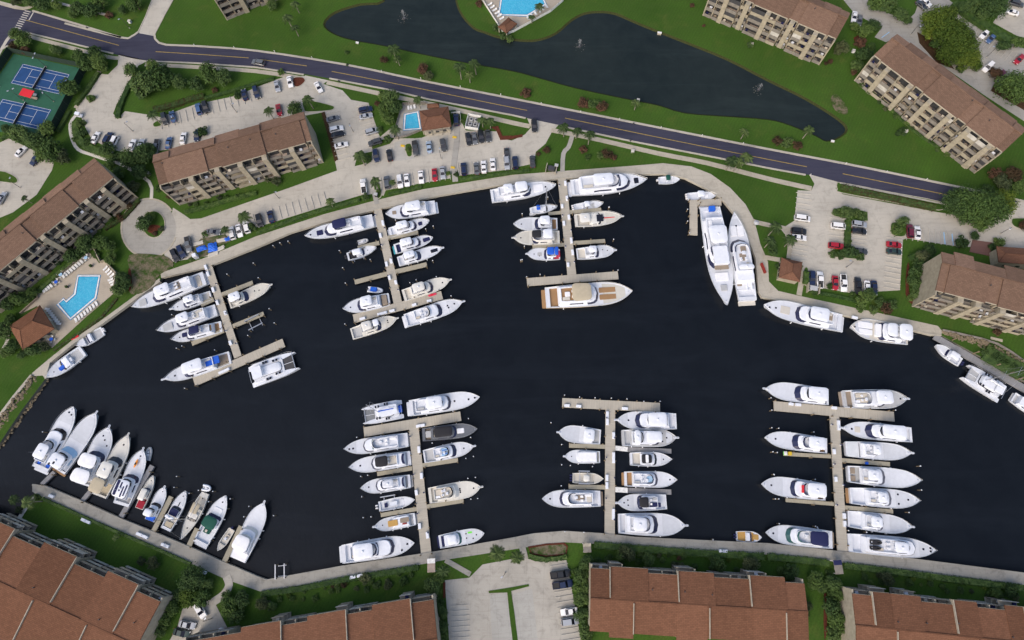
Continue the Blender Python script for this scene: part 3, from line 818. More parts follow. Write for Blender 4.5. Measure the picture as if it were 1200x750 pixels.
def apartment(label, el, er, back, ze=12.0, rise=1.5, ridge=0.66, roofm='roof_shingle', backm='roof_shingle_pale',
              front=((0, 1, 0, 0),), rear=((0, 1, 0, 0),), piers=(), bay=3.9, parapets=False, trim='tan_wall', bout=1.6, bays_in=None, nfl=4):
    a = G(*el, ze); b = G(*er, ze); c = G(*back, ze)
    u = (b-a); Lx = u.length; u.normalize(); nn = Vector((-u.y, u.x, 0))
    D = (c-a).dot(nn)
    rz = math.atan2(u.y, u.x)
    org = a+nn*0.5; org.z = 0
    D = D-1.0
    t = thing('apartment_building', label, 'building', org, rz, 'apartment blocks round the marina')
    # body with a gable, one storey-high base
    yr = D*ridge
    zr = ze+rise
    def body(x0, x1, y0, y1, mat=trim):
        prof = [(y0, 0), (y1, 0), (y1, ze-0.35), (yr, zr-0.5), (y0, ze-0.35)]
        mb = MB(); mb.loft([[(x0, y, z) for y, z in prof], [(x1, y, z) for y, z in prof]])
        return fix_normals(mb.build('wall', mat, t))
    k_ = .35 if parapets else 1
    fr = [(f0*Lx, f1*Lx, yo*(1 if parapets else .6), dz*k_) for f0, f1, yo, dz in front]
    rear = [(f0, f1, yo, dz*k_) for f0, f1, yo, dz in rear]
    # walls per front section so that stepped roofs stand on stepped fronts
    for x0, x1, yo, dz in fr:
        body(x0+0.06, x1-0.06, yo, D-0.3)
    # roof panels
    for x0, x1, yo, dz in fr:
        th = 0.38
        y0 = yo-0.5
        sl = (zr-ze)/(yr+0.5)
        z0 = ze+(y0+0.5)*sl
        mb = MB()
        mb.hexa([(x0-0.05, y0, z0-th+dz), (x1+0.05, y0, z0-th+dz), (x1+0.05, yr-0.01, zr-th+dz), (x0-0.05, yr-0.01, zr-th+dz)],
                [(x0-0.05, y0, z0+dz), (x1+0.05, y0, z0+dz), (x1+0.05, yr-0.01, zr+dz), (x0-0.05, yr-0.01, zr+dz)])
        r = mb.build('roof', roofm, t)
        MB().box(x0+0.2, x1-0.2, y0-0.09, y0-0.004, z0-th+dz-0.05, z0+dz-0.05).build('fascia', 'cream_trim' if not parapets else 'tan_wall', r)
    for f0, f1, yo, dz in rear:
        x0, x1 = f0*Lx, f1*Lx
        th = 0.38; y1 = D+0.5+(yo if parapets else yo*1.2-.5)
        sl = (zr-ze)/(D+0.5-yr); z1 = zr-(y1-yr)*sl
        mb = MB()
        mb.hexa([(x0-0.05, yr+0.01, zr-th+dz), (x1+0.05, yr+0.01, zr-th+dz), (x1+0.05, y1, z1-th+dz), (x0-0.05, y1, z1-th+dz)],
                [(x0-0.05, yr+0.01, zr+dz), (x1+0.05, yr+0.01, zr+dz), (x1+0.05, y1, z1+dz), (x0-0.05, y1, z1+dz)])
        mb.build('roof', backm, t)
        if parapets and yo > 0.4:
            MB().box(x0+0.3, x1-0.3, D-0.32, D+yo-0.2, 0, z1-th-0.02).build('stair_tower', trim, t)
    MB().box(-0.1, Lx+0.1, yr-0.16, yr+0.16, zr-0.2, zr+(0.07 if not parapets else .03)).build('ridge_cap', roofm, t)
    # roof vents
    for k in range(int(Lx/9)):
        x = (k+0.5+rb.uniform(-.3, .3))*9; y = yr*rb.uniform(0.55, 0.9)
        z = ze+(y+0.5)*(zr-ze)/(yr+0.5)
        if rb.random() < 0.55:
            MB().cyl(x, y, z-0.1, z+0.55, 0.14, 8).build('roof_vent', 'dark_metal', t)
    if parapets:
        for f, side in parapets:
            x = f*Lx
            if side == 'f':
                y0, y1 = -0.55, yr*0.93
                za, zb = ze, ze+(y1+0.5)*(zr-ze)/(yr+0.5)
            else:
                y0, y1 = yr+0.5, D+0.55
                za, zb = zr-(y0-yr)*(zr-ze)/(D+0.5-yr), ze
            MB().hexa([(x-.10, y0, za-1.2), (x+.10, y0, za-1.2), (x+.10, y1, zb-1.2), (x-.10, y1, zb-1.2)],
                      [(x-.10, y0, za+.5), (x+.10, y0, za+.5), (x+.10, y1, zb+.5), (x-.10, y1, zb+.5)]).build('parapet', 'cream_trim', t)
    # the balcony front: bays of four storeys between piers and party walls
    fh = (ze-0.45)/nfl
    def yat(x):
        for x0, x1, yo, dz in fr:
            if x0-0.01 <= x <= x1+0.01: return yo
        return 0
    edges = sorted({0.0, Lx} | {p*Lx for p in piers} | {x for s in fr for x in s[:2]})
    pier_x = {round(p*Lx, 3) for p in piers}
    for i in range(len(edges)-1):
        x0, x1 = edges[i], edges[i+1]
        if x1-x0 < 1.4: continue
        yo = yat((x0+x1)/2)
        n = max(1, round((x1-x0)/bay)); wv = (x1-x0)/n
        for k in range(n):
            xa, xb = x0+k*wv, x0+(k+1)*wv
            if bays_in and not any(f0*Lx-0.01 <= (xa+xb)/2 <= f1*Lx+0.01 for f0, f1 in bays_in):
                continue
            style = rb.random()
            for fl in range(nfl):
                zb = 0.12+fl*fh
                mb = MB()
                o = bout+0.10*(fl == 0)
                mb.box(xa+.16, xb-.16, yo-o, yo-0.006, zb, zb+0.22)
                pm = rb.choice(['parapet_grey', 'parapet_grey', 'tan_wall', 'parapet_grey']) if not parapets else rb.choice(['pool_deck', 'shutter_white', 'pool_deck'])
                bal = mb.build('balcony', rb.choice(['balcony_floor', 'parapet_grey', 'balcony_floor', 'tan_wall', 'grey_teak'] if not parapets else ['pool_deck', 'cream_trim']), t)
                MB().box(xa+.163, xb-.163, yo-o-0.12, yo-o-0.003, zb-0.18, zb+1.12).build('balcony_wall', pm, bal)
                if rb.random() < 0.7:     # furniture on the balcony
                    fx = rb.uniform(xa+.9, xb-.9)
                    MB().box(fx-.45, fx+.45, yo-1.2, yo-0.6, zb+.222, zb+.7).box(fx-.45, fx+.45, yo-.62, yo-.52, zb+.222, zb+1.05).build(
                        'balcony_seat', rb.choice(['deck_white', 'canvas_navy', 'dark_metal', 'cushion', 'grey_teak']), bal)
                MB().box(xa+.5, xb-.5, yo-0.06, yo-0.01, zb+.24, zb+2.35).build('glass_door', 'window_dark', t)
                if rb.random() < 0.16 and fl > 0:
                    MB().box(xa+.2, xb-.2, yo-o-0.05, yo-o-0.0, zb+1.125, zb+fh-0.2).build('storm_shutter', rb.choice(['shutter_white', 'screen_dark', 'screen_dark']), bal)
            # party wall on the left of each bay
            if k > 0:
                MB().box(xa-.13, xa+.13, yo-bout-0.02, yo-0.004, 0, ze-0.55).build('party_wall', trim, t)
    for p in sorted(piers):
        x = p*Lx; yo = min(yat(x-.42), yat(x+.3))
        pr = MB().box(x-.8, x+.8, yo-bout-0.55, yo+1.0, 0, ze-0.46).build('pier', trim, t)
    for x in (0.0, Lx):
        yo = yat(x); s = 1 if x == 0 else -1
        MB().box(min(x, x+s*.4), max(x, x+s*.4), yo-bout-0.3, yo-0.002, 0, ze-0.46).build('end_wall', trim, t)
    return t

apartment('long brown roofed block with stacked balconies standing on the lawn right of the pond', (1024, 64.6), (1175, 178.6), (1052, 39),
          front=((0, .06, .9, -.36), (.06, .33, 0, 0), (.33, .40, 1.1, -.42), (.40, .66, 0, 0), (.66, .73, 1.1, -.42), (.73, .95, 0, 0), (.95, 1, 0.9, -.36)),
          rear=((0, .1, 0, 0), (.1, .24, 1.2, -.42), (.24, .33, 0.2, .1), (.33, .46, 1.2, -.42), (.46, .58, .2, .1), (.58, .72, 1.2, -.42), (.72, .83, .2, .1), (.83, .93, 1.2, -.42), (.93, 1, 0, 0)),
          piers=(.131, .31, .468, .62, .763, .92))
apartment('brown roofed balcony block at the top edge, right of the pond', (836, -16), (980, 45.6), (854.8, -45.1),
          front=((0, .25, 0, 0), (.25, .34, 1.1, -.42), (.34, .62, 0, 0), (.62, .70, 1.1, -.42), (.70, .93, 0, 0), (.93, 1, .9, -.36)),
          rear=((0, .2, 0, 0), (.2, .36, 1.2, -.42), (.36, .5, 0, .1), (.5, .66, 1.2, -.42), (.66, .8, 0, .1), (.8, .93, 1.2, -.42), (.93, 1, 0, 0)),
          piers=(.14, .3, .47, .66, .85))
apartment('brown roofed balcony block above the quay car park, left of the small clubhouse', (186, 217), (365, 165), (177, 181),
          front=((0, .06, .5, -.36), (.06, .32, 0, 0), (.32, .41, 1.1, -.42), (.41, .70, 0, 0), (.70, .78, 1.1, -.42), (.78, .96, 0, 0), (.96, 1, .8, -.36)),
          rear=((0, .1, 0, 0), (.1, .26, .9, -.42), (.26, .4, 0, .1), (.4, .56, 1.0, -.42), (.56, .7, 0, .1), (.7, .84, 1.0, -.42), (.84, 1, 0, 0)),
          piers=(.20, .37, .52, .68, .86))
a2 = G(133, 208, 12); b2 = G(0, 317, 12)
apartment('brown roofed balcony block on the left edge beside the large turquoise pool', (-62, 367.5), (133, 208), (-87, 341),
          front=((0, .22, 0, 0), (.22, .29, 1.1, -.42), (.29, .52, 0, 0), (.52, .58, 1.1, -.42), (.58, .78, 0, 0), (.78, .84, 1.1, -.42), (.84, 1, .1, 0.05)),
          rear=((0, .2, 0, 0), (.2, .32, 1.0, -.42), (.32, .44, 0, .1), (.44, .56, 1.0, -.42), (.56, .68, 0, .1), (.68, .79, 1.0, -.42), (.79, .9, 0, .1), (.9, 1, -.2, -.2)),
          piers=(.12, .26, .40, .55, .68, .82, .92))
apartment('brown roofed balcony block at the right edge with a bare tan gable wall facing left', (1097.6, 340), (1290, 391), (1103, 293.5),
          front=((0, .05, .2, -.36), (.05, .30, 0, 0), (.30, .38, 1.1, -.42), (.38, .7, 0, 0), (.7, .78, 1.1, -.42), (.78, 1, 0, 0)),
          rear=((0, .08, .0, 0), (.08, .2, 1.0, .2), (.2, .4, -.2, 0), (.4, .55, 1.0, .1), (.55, 1, -.2, 0)),
          piers=(.16, .27, .42, .6, .85))
apartment('grey balcony block cut off by the top edge, left of the pond', (246, -9), (330, -42), (236, -40),
          front=((0, .35, 0, 0), (.35, .5, 1.1, -.42), (.5, 1, 0, 0)), piers=(.3, .6))
# the harbour-side blocks along the bottom, seen almost from above
apartment('rust roofed block in the bottom left corner with chevron balconies facing the moored yachts', (191, 698), (-52, 589), (131, 815), ze=7.8, nfl=3, trim='cream_trim', rise=1.0, ridge=0.5,
          roofm='roof_shingle_red', backm='roof_shingle_red',
          front=((0, .11, 1.6, -.42), (.11, .255, 0, 0), (.255, .40, 1.8, -.42), (.40, .56, 0, 0), (.56, .70, 1.8, -.42), (.70, .85, 0, 0), (.85, 1, 1.8, -.42)),
          rear=((0, .2, 0, 0), (.2, .45, .8, .1), (.45, .66, -.3, 0), (.66, 1, .6, .1)),
          piers=(), parapets=[(.11, 'f'), (.40, 'f'), (.70, 'f'), (.22, 'r'), (.47, 'r'), (.78, 'r')], bout=1.1, bay=4.0)
apartment('rust roofed block at the bottom edge, left of the central car park', (507, 697), (215, 747), (527, 800), ze=7.8, nfl=3, trim='cream_trim', rise=1.0, ridge=0.5,
          roofm='roof_shingle_red', backm='roof_shingle_red',
          front=((0, .09, 1.2, -.42), (.09, .245, 0, 0), (.245, .35, 1.2, -.42), (.35, .505, 0, 0), (.505, .61, 1.2, -.42), (.61, .77, 0, 0), (.77, 1, 1.2, -.42)),
          piers=(), parapets=[(.09, 'f'), (.35, 'f'), (.61, 'f'), (.13, 'r'), (.5, 'r')], bout=1.3, bay=4.0, bays_in=((0, .16), (.245, .42), (.505, .68), (.80, 1)))
apartment('widest rust roofed block at bottom centre, right of the central car park', (942, 678), (692.5, 663), (947, 756), ze=7.8, nfl=3, trim='cream_trim', rise=1.0, ridge=0.5,
          roofm='roof_shingle_red', backm='roof_shingle_red',
          front=((0, .09, 1.2, -.42), (.09, .255, 0, 0), (.255, .42, 1.0, -.42), (.42, .59, 0, 0), (.59, .73, 1.0, -.42), (.73, .91, -.1, 0), (.91, 1, .6, -.42)),
          rear=((0, .09, 0, 0), (.09, .25, 1.2, .15), (.25, .46, 0, 0), (.46, .60, 1.2, .15), (.60, .80, 0, 0), (.80, .91, 1.2, .15), (.91, 1, 0, 0)),
          piers=(), parapets=[(.255, 'f'), (.59, 'f'), (.91, 'f'), (.10, 'r'), (.45, 'r'), (.80, 'r')], bout=1.2, bay=4.0,
          bays_in=((.20, .42), (.53, .73), (.83, 1)))
apartment('rust roofed block in the bottom right corner with a tan side wall', (1235, 715), (999, 691), (1244, 800), ze=7.8, nfl=3, trim='cream_trim', rise=1.0, ridge=0.5,
          roofm='roof_shingle_red', backm='roof_shingle_red',
          front=((0, .14, 1.2, -.42), (.14, .24, 0, 0), (.24, .38, 1.2, -.42), (.38, .50, 0, 0), (.50, .66, 1.2, -.42), (.66, .81, 0, 0), (.81, .90, 0, 0), (.90, 1, 1.0, -.42)),
          piers=(), parapets=[(.15, 'f'), (.50, 'f'), (.905, 'f'), (.40, 'r'), (.80, 'r')], bout=1.3, bay=4.0, bays_in=((.15, .38), (.50, .75), (.85, 1)))

def hip_house(name, label, cat, pts, ze, rise, roofm, wallm='tan_wall', rl=0.35, posts=False, doors=True):
    """small hipped building: eave corners traced on the eave level, clockwise from the back left"""
    P = [G(*p, ze) for p in pts]
    c = sum(P, Vector())/4; c.z = 0
    e1 = ((P[1]-P[0])+(P[2]-P[3]))/2; e2 = ((P[0]-P[3])+(P[1]-P[2]))/2
    L1, L2 = e1.length, e2.length
    if L1 < L2:
        e1, e2 = e2, -e1; L1, L2 = L2, L1
    rz = math.atan2(e1.y, e1.x)
    t = thing(name, label, cat, c, rz)
    hx, hy = L1/2, L2/2; rx = max(0.15, hx-hy*(1-rl))
    e = [(-hx, -hy), (hx, -hy), (hx, hy), (-hx, hy)]
    mb = MB()
    v = [(x, y, ze) for x, y in e]+[(-rx, 0, ze+rise), (rx, 0, ze+rise)]+[(x*.99, y*.99, ze-.36) for x, y in e]
    mb.add(v, [(0, 1, 5, 4), (1, 2, 5), (2, 3, 4, 5), (3, 0, 4), (6, 7, 1, 0), (7, 8, 2, 1), (8, 9, 3, 2), (9, 6, 0, 3), (9, 8, 7, 6)])
    r = mb.build('roof', roofm, t)
    MB().tube([(-rx, 0, ze+rise+.03), (rx, 0, ze+rise+.03)], .13, 6).build('ridge_cap', roofm, r)
    for x, y in e:
        MB().tube([(x, y, ze+.04), (math.copysign(rx, x), 0, ze+rise+.03)], .11, 6).build('hip_cap', roofm, r)
    if posts:
        for x, y in e:
            MB().box(x*.88-.15, x*.88+.15, y*.88-.15, y*.88+.15, 0, ze-.2).build('post', 'cream_trim', t)
        MB().box(-hx*.4, hx*.4, -hy*.15, hy*.5, 0, 1.1).build('counter', 'tan_wall', t)
    else:
        MB().box(-hx*.9, hx*.9, -hy*.88, hy*.88, 0, ze-.2).build('wall', wallm, t)
        for s in (-1, 1):
            for k in range(-1, 2):
                MB().box(k*hx*.5-.6, k*hx*.5+.6, s*hy*.88-.05, s*hy*.88+.05, .9, 2.1).build('window', 'window_dark', t)
        MB().box(hx*.9-.05, hx*.9+.05, -.5, .5, 0, 2.1).build('door', 'shutter_white', t)
    return t
def M0(*p): return px('O', *p)
hip_house('pool_house', 'rust red hipped pool house at the corner of the large pool terrace', 'building', [M0(45, 465), M0(205, 345), M0(312, 465), M0(130, 578)], 3.2, 2.2, 'roof_shingle_red')
hip_house('clubhouse', 'brown roofed clubhouse on the right of the smaller swimming pool', 'building', [px('b', 757, 512), px('b', 888, 492), px('b', 905, 583), px('b', 766, 604)], 4.0, 1.2, 'roof_shingle_rust', 'cream_trim')
t = hip_house('clubhouse_wing', 'low brown roof wing on the street side of the clubhouse', 'building', [px('b', 790, 480), px('b', 845, 476), px('b', 850, 496), px('b', 793, 500)], 3.6, .6, 'roof_shingle_rust', 'cream_trim')
hip_house('quay_hut', 'brown hipped dockmaster hut on the lawn below the right car park', 'hut', [px('i', 62, 486), px('i', 160, 497), px('i', 148, 590), px('i', 50, 576)], 3.2, 1.6, 'roof_shingle_rust')
hip_house('pool_cabana', 'small brown roofed cabana on the pool terrace at the top edge', 'hut', [px('x', 585, 29), px('x', 598, 20), px('x', 604, 28), px('x', 592, 41)], 3.0, 1.0, 'roof_shingle_rust', posts=True)
hip_house('entrance_canopy', 'flat brown entrance roof behind the right edge building', 'building', [px('i', 1058, 430), px('i', 1300, 445), px('i', 1300, 520), px('i', 1066, 500)], 4.5, 0.9, 'roof_shingle_rust')
hip_house('entrance_lodge', 'rust roofed pyramid entrance lodge behind the bottom left block', 'building', [px('k', 195, 690), px('k', 275, 665), px('k', 330, 760), px('k', 230, 800)], 5.5, 1.8, 'roof_shingle_red')
# curved drop-off roof beside it
c0 = at('k', 200, 790, 4.0)
mb = MB()
rr = [7.5, 11.5]
ring = [(rr[1]*math.cos(a), rr[1]*math.sin(a)) for a in [math.radians(60+k*8) for k in range(20)]]
ring2 = [(rr[0]*.2*math.cos(a), rr[0]*.2*math.sin(a)) for a in [math.radians(60+k*8) for k in range(20)]]
t = thing('drop_off_canopy', 'rounded terracotta canopy roof behind the bottom left block', 'canopy', (c0.x, c0.y, 0))
v = [(x, y, 3.6) for x, y in ring]+[(x, y, 4.6) for x, y in ring2]+[(x, y, 3.3) for x, y in ring]
n = 20
MB().add(v, [(i, i+1, n+i+1, n+i) for i in range(n-1)]+[(2*n+i, 2*n+i+1, i+1, i) for i in range(n-1)]).build('roof', 'roof_shingle_rust', t)
for k in (2, 8, 14, 18):
    x, y = ring[k]
    MB().cyl(x*.9, y*.9, 0, 3.3, .25, 8).build('post', 'tan_wall', t)
# open shelters of the clubhouse side: three grey porches facing the car park
for k, (x, y) in enumerate(((800, 612), (845, 608), (882, 602))):
    p = at('b', x, y)
    t = thing('entry_porch', ['left grey entry porch below the clubhouse roof', 'middle grey entry porch below the clubhouse roof', 'right grey entry porch below the clubhouse roof'][k],
              'porch', (p.x, p.y, 0), -.15, 'clubhouse entry porches')
    MB().box(-1.7, 1.7, -1.4, 1.4, 2.6, 2.8).build('roof', 'parapet_grey', t)
    for a, b in ((-1.5, -1.2), (1.5, -1.2), (-1.5, 1.2), (1.5, 1.2)):
        MB().box(a-.1, a+.1, b-.1, b+.1, 0, 2.6).build('post', 'cream_trim', t)
# ================================================================== boats
rbo = random.Random(21)

def rrect(x0, x1, y0, y1, r, k=4):
    r = min(r, (x1-x0)/2.01, (y1-y0)/2.01); out = []
    for cx, cy, a0 in ((x1-r, y1-r, 0), (x0+r, y1-r, 90), (x0+r, y0+r, 180), (x1-r, y0+r, 270)):
        for j in range(k+1):
            a = math.radians(a0+90*j/k); out.append((cx+r*math.cos(a), cy+r*math.sin(a)))
    return out

def place(t, stern, bow, beam, z):
    """stern middle, bow tip, beam traced on the photo -> centre, heading, length, beam in metres"""
    s = at(t, *stern, z); b = at(t, *bow, z)
    d = b-s; L = d.length
    a = Vector(stern); c = Vector(bow); m = (a+c)/2; q = (c-a).normalized(); q = Vector((-q.y, q.x))*beam/2
    w0 = at(t, m.x+q.x, m.y+q.y, z); w1 = at(t, m.x-q.x, m.y-q.y, z)
    un = d.normalized(); nn = Vector((-un.y, un.x, 0))
    return (s+b)/2, math.atan2(d.y, d.x), L, abs((w1-w0).dot(nn))

def hull_w(u, full=0.45, stern=0.86, p=2.0):
    if u < full:
        return stern+(1-stern)*math.sin(u/full*PI/2)
    t = (u-full)/(1-full)
    return max(0.015, 1-t**p)

BOATS = []
KIND = dict(sf=dict(p=3.2, full=.54, stern=.84, cock=(.03, .22)), my=dict(p=3.3, full=.54, stern=.88, cock=(.05, .15)),
            ex=dict(p=2.8, full=.50, stern=.86, cock=(.06, .34)), cc=dict(p=2.8, full=.50, stern=.84, cock=(.05, .70)),
            mega=dict(p=2.3, full=.55, stern=.82, cock=(.04, .12)), sail=dict(p=2.0, full=.46, stern=.62, cock=(.10, .34)),
            trawl=dict(p=3.0, full=.52, stern=.86, cock=(.04, .18)))

def boat(label, t, stern, bow, beam, kind='my', a=.68, a0=None, b=.52, b0=.2, top=(.26, .46, 'gelcoat_bright'), pads=(), hull='gelcoat_white',
         deck='deck_white', cock='deck_white', house=None, fly='deck_white', glass='blue_glass', pulpit=False, plat=None, hatch=((.84, 0),),
         engines=0, eng='motor_white', rail=True, tops=(), open_fly=False, dome=True, wsw=.105, bar=(), low=False, name='motor_yacht', stripe=None, cat='boat'):
    K = KIND[kind]
    s0p = 1.3
    pos, rz, L, B = place(t, stern, bow, beam*1.10, WZ+1.5)
    house = house or ('gelcoat_bright' if hull != 'gelcoat_cream' else 'gelcoat_cream')
    root = thing(name, label, cat, (pos.x, pos.y, WZ), rz)
    BOATS.append((root, L, B))
    s0 = .55+.042*min(L, 26)
    if kind == 'cc': s0 *= .82
    def S(u): return s0*(1+.55*u**2.0)
    def X(u): return (u-.5)*L
    def W(u): return B/2*hull_w(u, K['full'], K['stern'], K['p'])
    c0, c1 = K['cock'] if cock else (.0, .0)
    us = sorted({0, .03, c0, c1, c1+.002, .1, .2, .3, .4, .5, .58, .66, .74, .81, .87, .92, .96, .985, 1.0} | ({c0-.002} if c0 > .01 else set()))
    us = [u for u in us if 0 <= u <= 1]
    # ---- hull shell
    rings = []
    for u in us:
        w = W(u); s = S(u)
        k = 1-.50*max(0, (u-.45)/.55)**1.3
        kb = 1-.80*max(0, (u-.5)/.5)**1.6
        xs = X(u)
        rk = -.055*L*max(0, (u-.7)/.3)**1.5   # raked stem
        rings.append([(xs, w, s), (xs+rk*.25, w*(.5+.5*k)*.985, s*.62), (xs+rk*.6, w*k*.93, s*.22), (xs+rk, w*kb*.72, -.45),
                      (xs+rk, -w*kb*.72, -.45), (xs+rk*.6, -w*k*.93, s*.22), (xs+rk*.25, -w*(.5+.5*k)*.985, s*.62), (xs, -w, s)])
    mb = MB(); mb.loft(rings, True, True, closed=False)
    h = mb.build('hull', hull, root, 40)
    if stripe:
        ms = MB(); r2 = []
        for u in us:
            w = W(u); k = 1-.50*max(0, (u-.45)/.55)**1.3; rk = -.055*L*max(0, (u-.7)/.3)**1.5; s = S(u)
            r2.append([(X(u)+rk*.1, w*(.8+.2*k)+.02, s*.86), (X(u)+rk*.2, w*(.6+.4*k)*.99+.02, s*.66)])
        for sgn in (1, -1):
            ms.loft([[(x, y*sgn, z) for x, y, z in r] for r in r2], False, False, closed=False)
        ms.build('hull_stripe', stripe, h)
    # ---- deck, with a cockpit well let into it
    rim = .05*B
    def deckpts(u, inset=0.0): return max(0.01, W(u)-inset)
    mb = MB()
    fr = [u for u in us if u >= c1+.001] if cock else us
    mb.loft([[(X(u), deckpts(u, .03), S(u)-.03), (X(u), -deckpts(u, .03), S(u)-.03)] for u in reversed(fr)], False, False, closed=False)
    if c0 > .01 and cock:
        aft = [u for u in us if u <= c0]
        mb.loft([[(X(u), deckpts(u, .03), S(u)-.03), (X(u), -deckpts(u, .03), S(u)-.03)] for u in reversed(aft)], False, False, closed=False)
    mb.build('deck', deck, root)
    dz = min(.75, s0*.55)
    if L > 11 and hull != 'gelcoat_grey':    # non-skid panel on the foredeck
        pu = [u for u in us if (a or .72)+.03 <= u <= .95]
        if len(pu) > 2 and rbo.random() < .75:
            MB().loft([[(X(u), W(u)-.05*B-.1, S(u)-.012), (X(u), -(W(u)-.05*B-.1), S(u)-.012)] for u in reversed(pu) if W(u) > .06*B+.15], False, False, closed=False).build('nonskid_panel', 'nonskid_cream' if hull == 'gelcoat_cream' else 'nonskid', root)
    if cock:
        cs = [u for u in us if c0-1e-6 <= u <= c1+1e-6]
        mb = MB()
        zf = S(c0)-dz
        mb.loft([[(X(u), deckpts(u, rim), zf), (X(u), -deckpts(u, rim), zf)] for u in reversed(cs)], False, False, closed=False)
        mb.build('cockpit_floor', cock, root)
        mb = MB()
        for sg in (1, -1):
            mb.loft([[(X(u), sg*deckpts(u, .03), S(u)-.028), (X(u), sg*deckpts(u, rim), S(u)-.028), (X(u), sg*deckpts(u, rim), zf-.02)] for u in cs], False, False, closed=False)
        for u in (c0, c1):
            y = deckpts(u, rim)
            mb.add([(X(u), y, S(u)-.03), (X(u), -y, S(u)-.03), (X(u), -y, zf-.02), (X(u), y, zf-.02)], [(0, 1, 2, 3)])
        mb.build('coaming', house, root)
    # toe rail round the sheer
    mb = MB()
    for sg in (1, -1):
        ring = []
        for u in us:
            w = W(u); ring.append([(X(u), sg*(w+.03), S(u)-.05), (X(u), sg*(w+.03), S(u)+.09), (X(u), sg*max(0, w-.10), S(u)+.09), (X(u), sg*max(0, w-.10), S(u)-.05)])
        mb.loft(ring)
    mb.build('gunwale', hull if hull != 'gelcoat_white' else 'gelcoat_pale', root)
    if rail and L > 7:
        mb = MB()
        ur = [.55+.45*k/10 for k in range(11)]
        for sg in (1, -1):
            mb.tube([(X(u), sg*max(.02, W(u)-.12), S(u)+.75) for u in ur], .028, 4)
            for u in ur[::2]:
                mb.tube([(X(u), sg*max(.02, W(u)-.12), S(u)), (X(u), sg*max(.02, W(u)-.12), S(u)+.75)], .022, 4)
        mb.build('bow_rail', 'steel', root)
    if plat:
        y = B/2*.80; pl = .045*L
        MB().slab(rrect(X(0)-pl, X(0)+.02, -y, y, .25), .30, .42).build('swim_platform', plat, root)
    if pulpit:
        l = .045*L
        MB().slab(rrect(X(1)-.06*L, X(1)+l, -.28, .28, .2), S(1)-.02, S(1)+.10).build('bow_pulpit', house, root)
        MB().tube([(X(1)-.02*L, 0, S(1)+.16), (X(1)+l+.05, 0, S(1)+.14)], .09, 6).build('anchor', 'steel', root)
    Z = dict(d=lambda u: S(u)-.02, c=lambda u: S(c0)-dz if cock else S(u))
    # ---- superstructure
    a0 = a0 if a0 is not None else c1
    hh = (.55+.028*min(L, 26)) if not low else .42
    def plan(u0, u1, wf, n=10, nose=.22, tail=.04):
        """half outline stern->bow: follows the hull, rounded nose"""
        out = []
        for i in range(n+1):
            f = i/n; f = 1-(1-f)**1.35
            u = u0+(u1-u0)*f
            y = min(B/2*wf, W(u)*.88 if u > .3 else B/2*wf)
            if f > 1-nose: y *= max(0.0, 1-((f-1+nose)/nose)**2.4)**.42
            if i == 0: y *= .93
            out.append((X(u), max(y, .0)))
        return out
    def ring_of(half, z, dx=0.0, sy=1.0, xr=0.0):
        return [(x-dx, y*sy, z) for x, y in half]+[(x-dx, -y*sy, z) for x, y in reversed(half[:-1])]
    zr = None
    if kind not in ('cc', 'sail') or a:
        if a:
            hf = plan(a0, a, .83 if kind != 'mega' else .90)
            x0, x1 = X(a0), X(a)
            z0 = S(a0)-.12; z1 = S(min(a, .8))+hh
            rake = wsw*L*(.75 if kind == 'my' else 1.0)
            def rk(f): return f**2.2
            def lev(q, grow=0.0, sy=1.0):
                pts = []
                for x, y in hf:
                    f = max(0.0, (x-x0)/(x1-x0))
                    xx = x-rake*q*f**2.2+(.02*L*q)*(1-f)**3+grow*f**2
                    pts.append((xx, (y*(1-.10*q)+grow)*sy if y > 0 else 0.0))
                return pts
            mb = MB()
            r = [ring_of(lev(q), z0+(z1-z0)*q) for q in (0, .25, .9)]
            r.append([(x-(x-(x0+x1)/2)*.02, y*.96, z1) for x, y, z in ring_of(lev(1.0), z1)])
            mb.loft(r)
            ho = fix_normals(mb.build('cabin', house, root, 35))
            # windshield: the raked glass round the nose; side windows: strips along the flanks
            n = len(hf)
            q0 = .16; q1 = .90
            lo_, hi_ = lev(q0, .03), lev(q1, .03)
            k0 = n-6
            def band(i0, i1, qa, qb, g=.03):
                la, lb = lev(qa, g), lev(qb, g); za = z0+(z1-z0)*qa; zb = z0+(z1-z0)*qb
                return [(la[i], lb[i], za, zb) for i in range(i0, i1+1)]
            mb = MB(); seg = band(n-5, n-1, q0, q1)
            v = []; 
            left = [((p[0], p[1], za+.02), (q[0], q[1], zb+.02)) for p, q, za, zb in seg]
            full = left+[((p[0], -p[1], p[2]), (q[0], -q[1], q[2])) for p, q in reversed(left[:-1])]
            mb.loft([[p, q] for p, q in full], False, False, closed=False)
            fix_normals(mb.build('windshield', glass, ho))
            for sg in (1, -1):
                mb = MB(); seg = band(2, n-6, .48, .86)
                mb.loft([[(p[0], sg*(p[1]+.005), za), (q[0], sg*(q[1]+.005), zb)] for p, q, za, zb in seg], False, False, closed=False)
                mb.build('side_window', glass, ho)
            zr = z1
            Z['h'] = lambda u: z1
    # ---- flybridge tub
    if b and zr is not None:
        hf = plan(b0, b, .66 if kind != 'mega' else .74, nose=.22)
        fh = .62
        oo = ring_of(hf, zr-.04); tt = ring_of([(x-.25*((x-X(b0))/(X(b)-X(b0)))**2, y*.97) for x, y in hf], zr+fh)
        cx = (X(b0)+X(b))/2
        def ins(r, k, z): return [(cx+(x-cx)*(1-k*.5), y*(1-k), z) for x, y, _ in r]
        mb = MB(); mb.loft([oo, tt, ins(tt, .10, zr+fh), ins(tt, .11, zr+.14)], True, True)
        fo = fix_normals(mb.build('flybridge', house, root, 35))
        ff = ins(tt, .13, zr+.15)
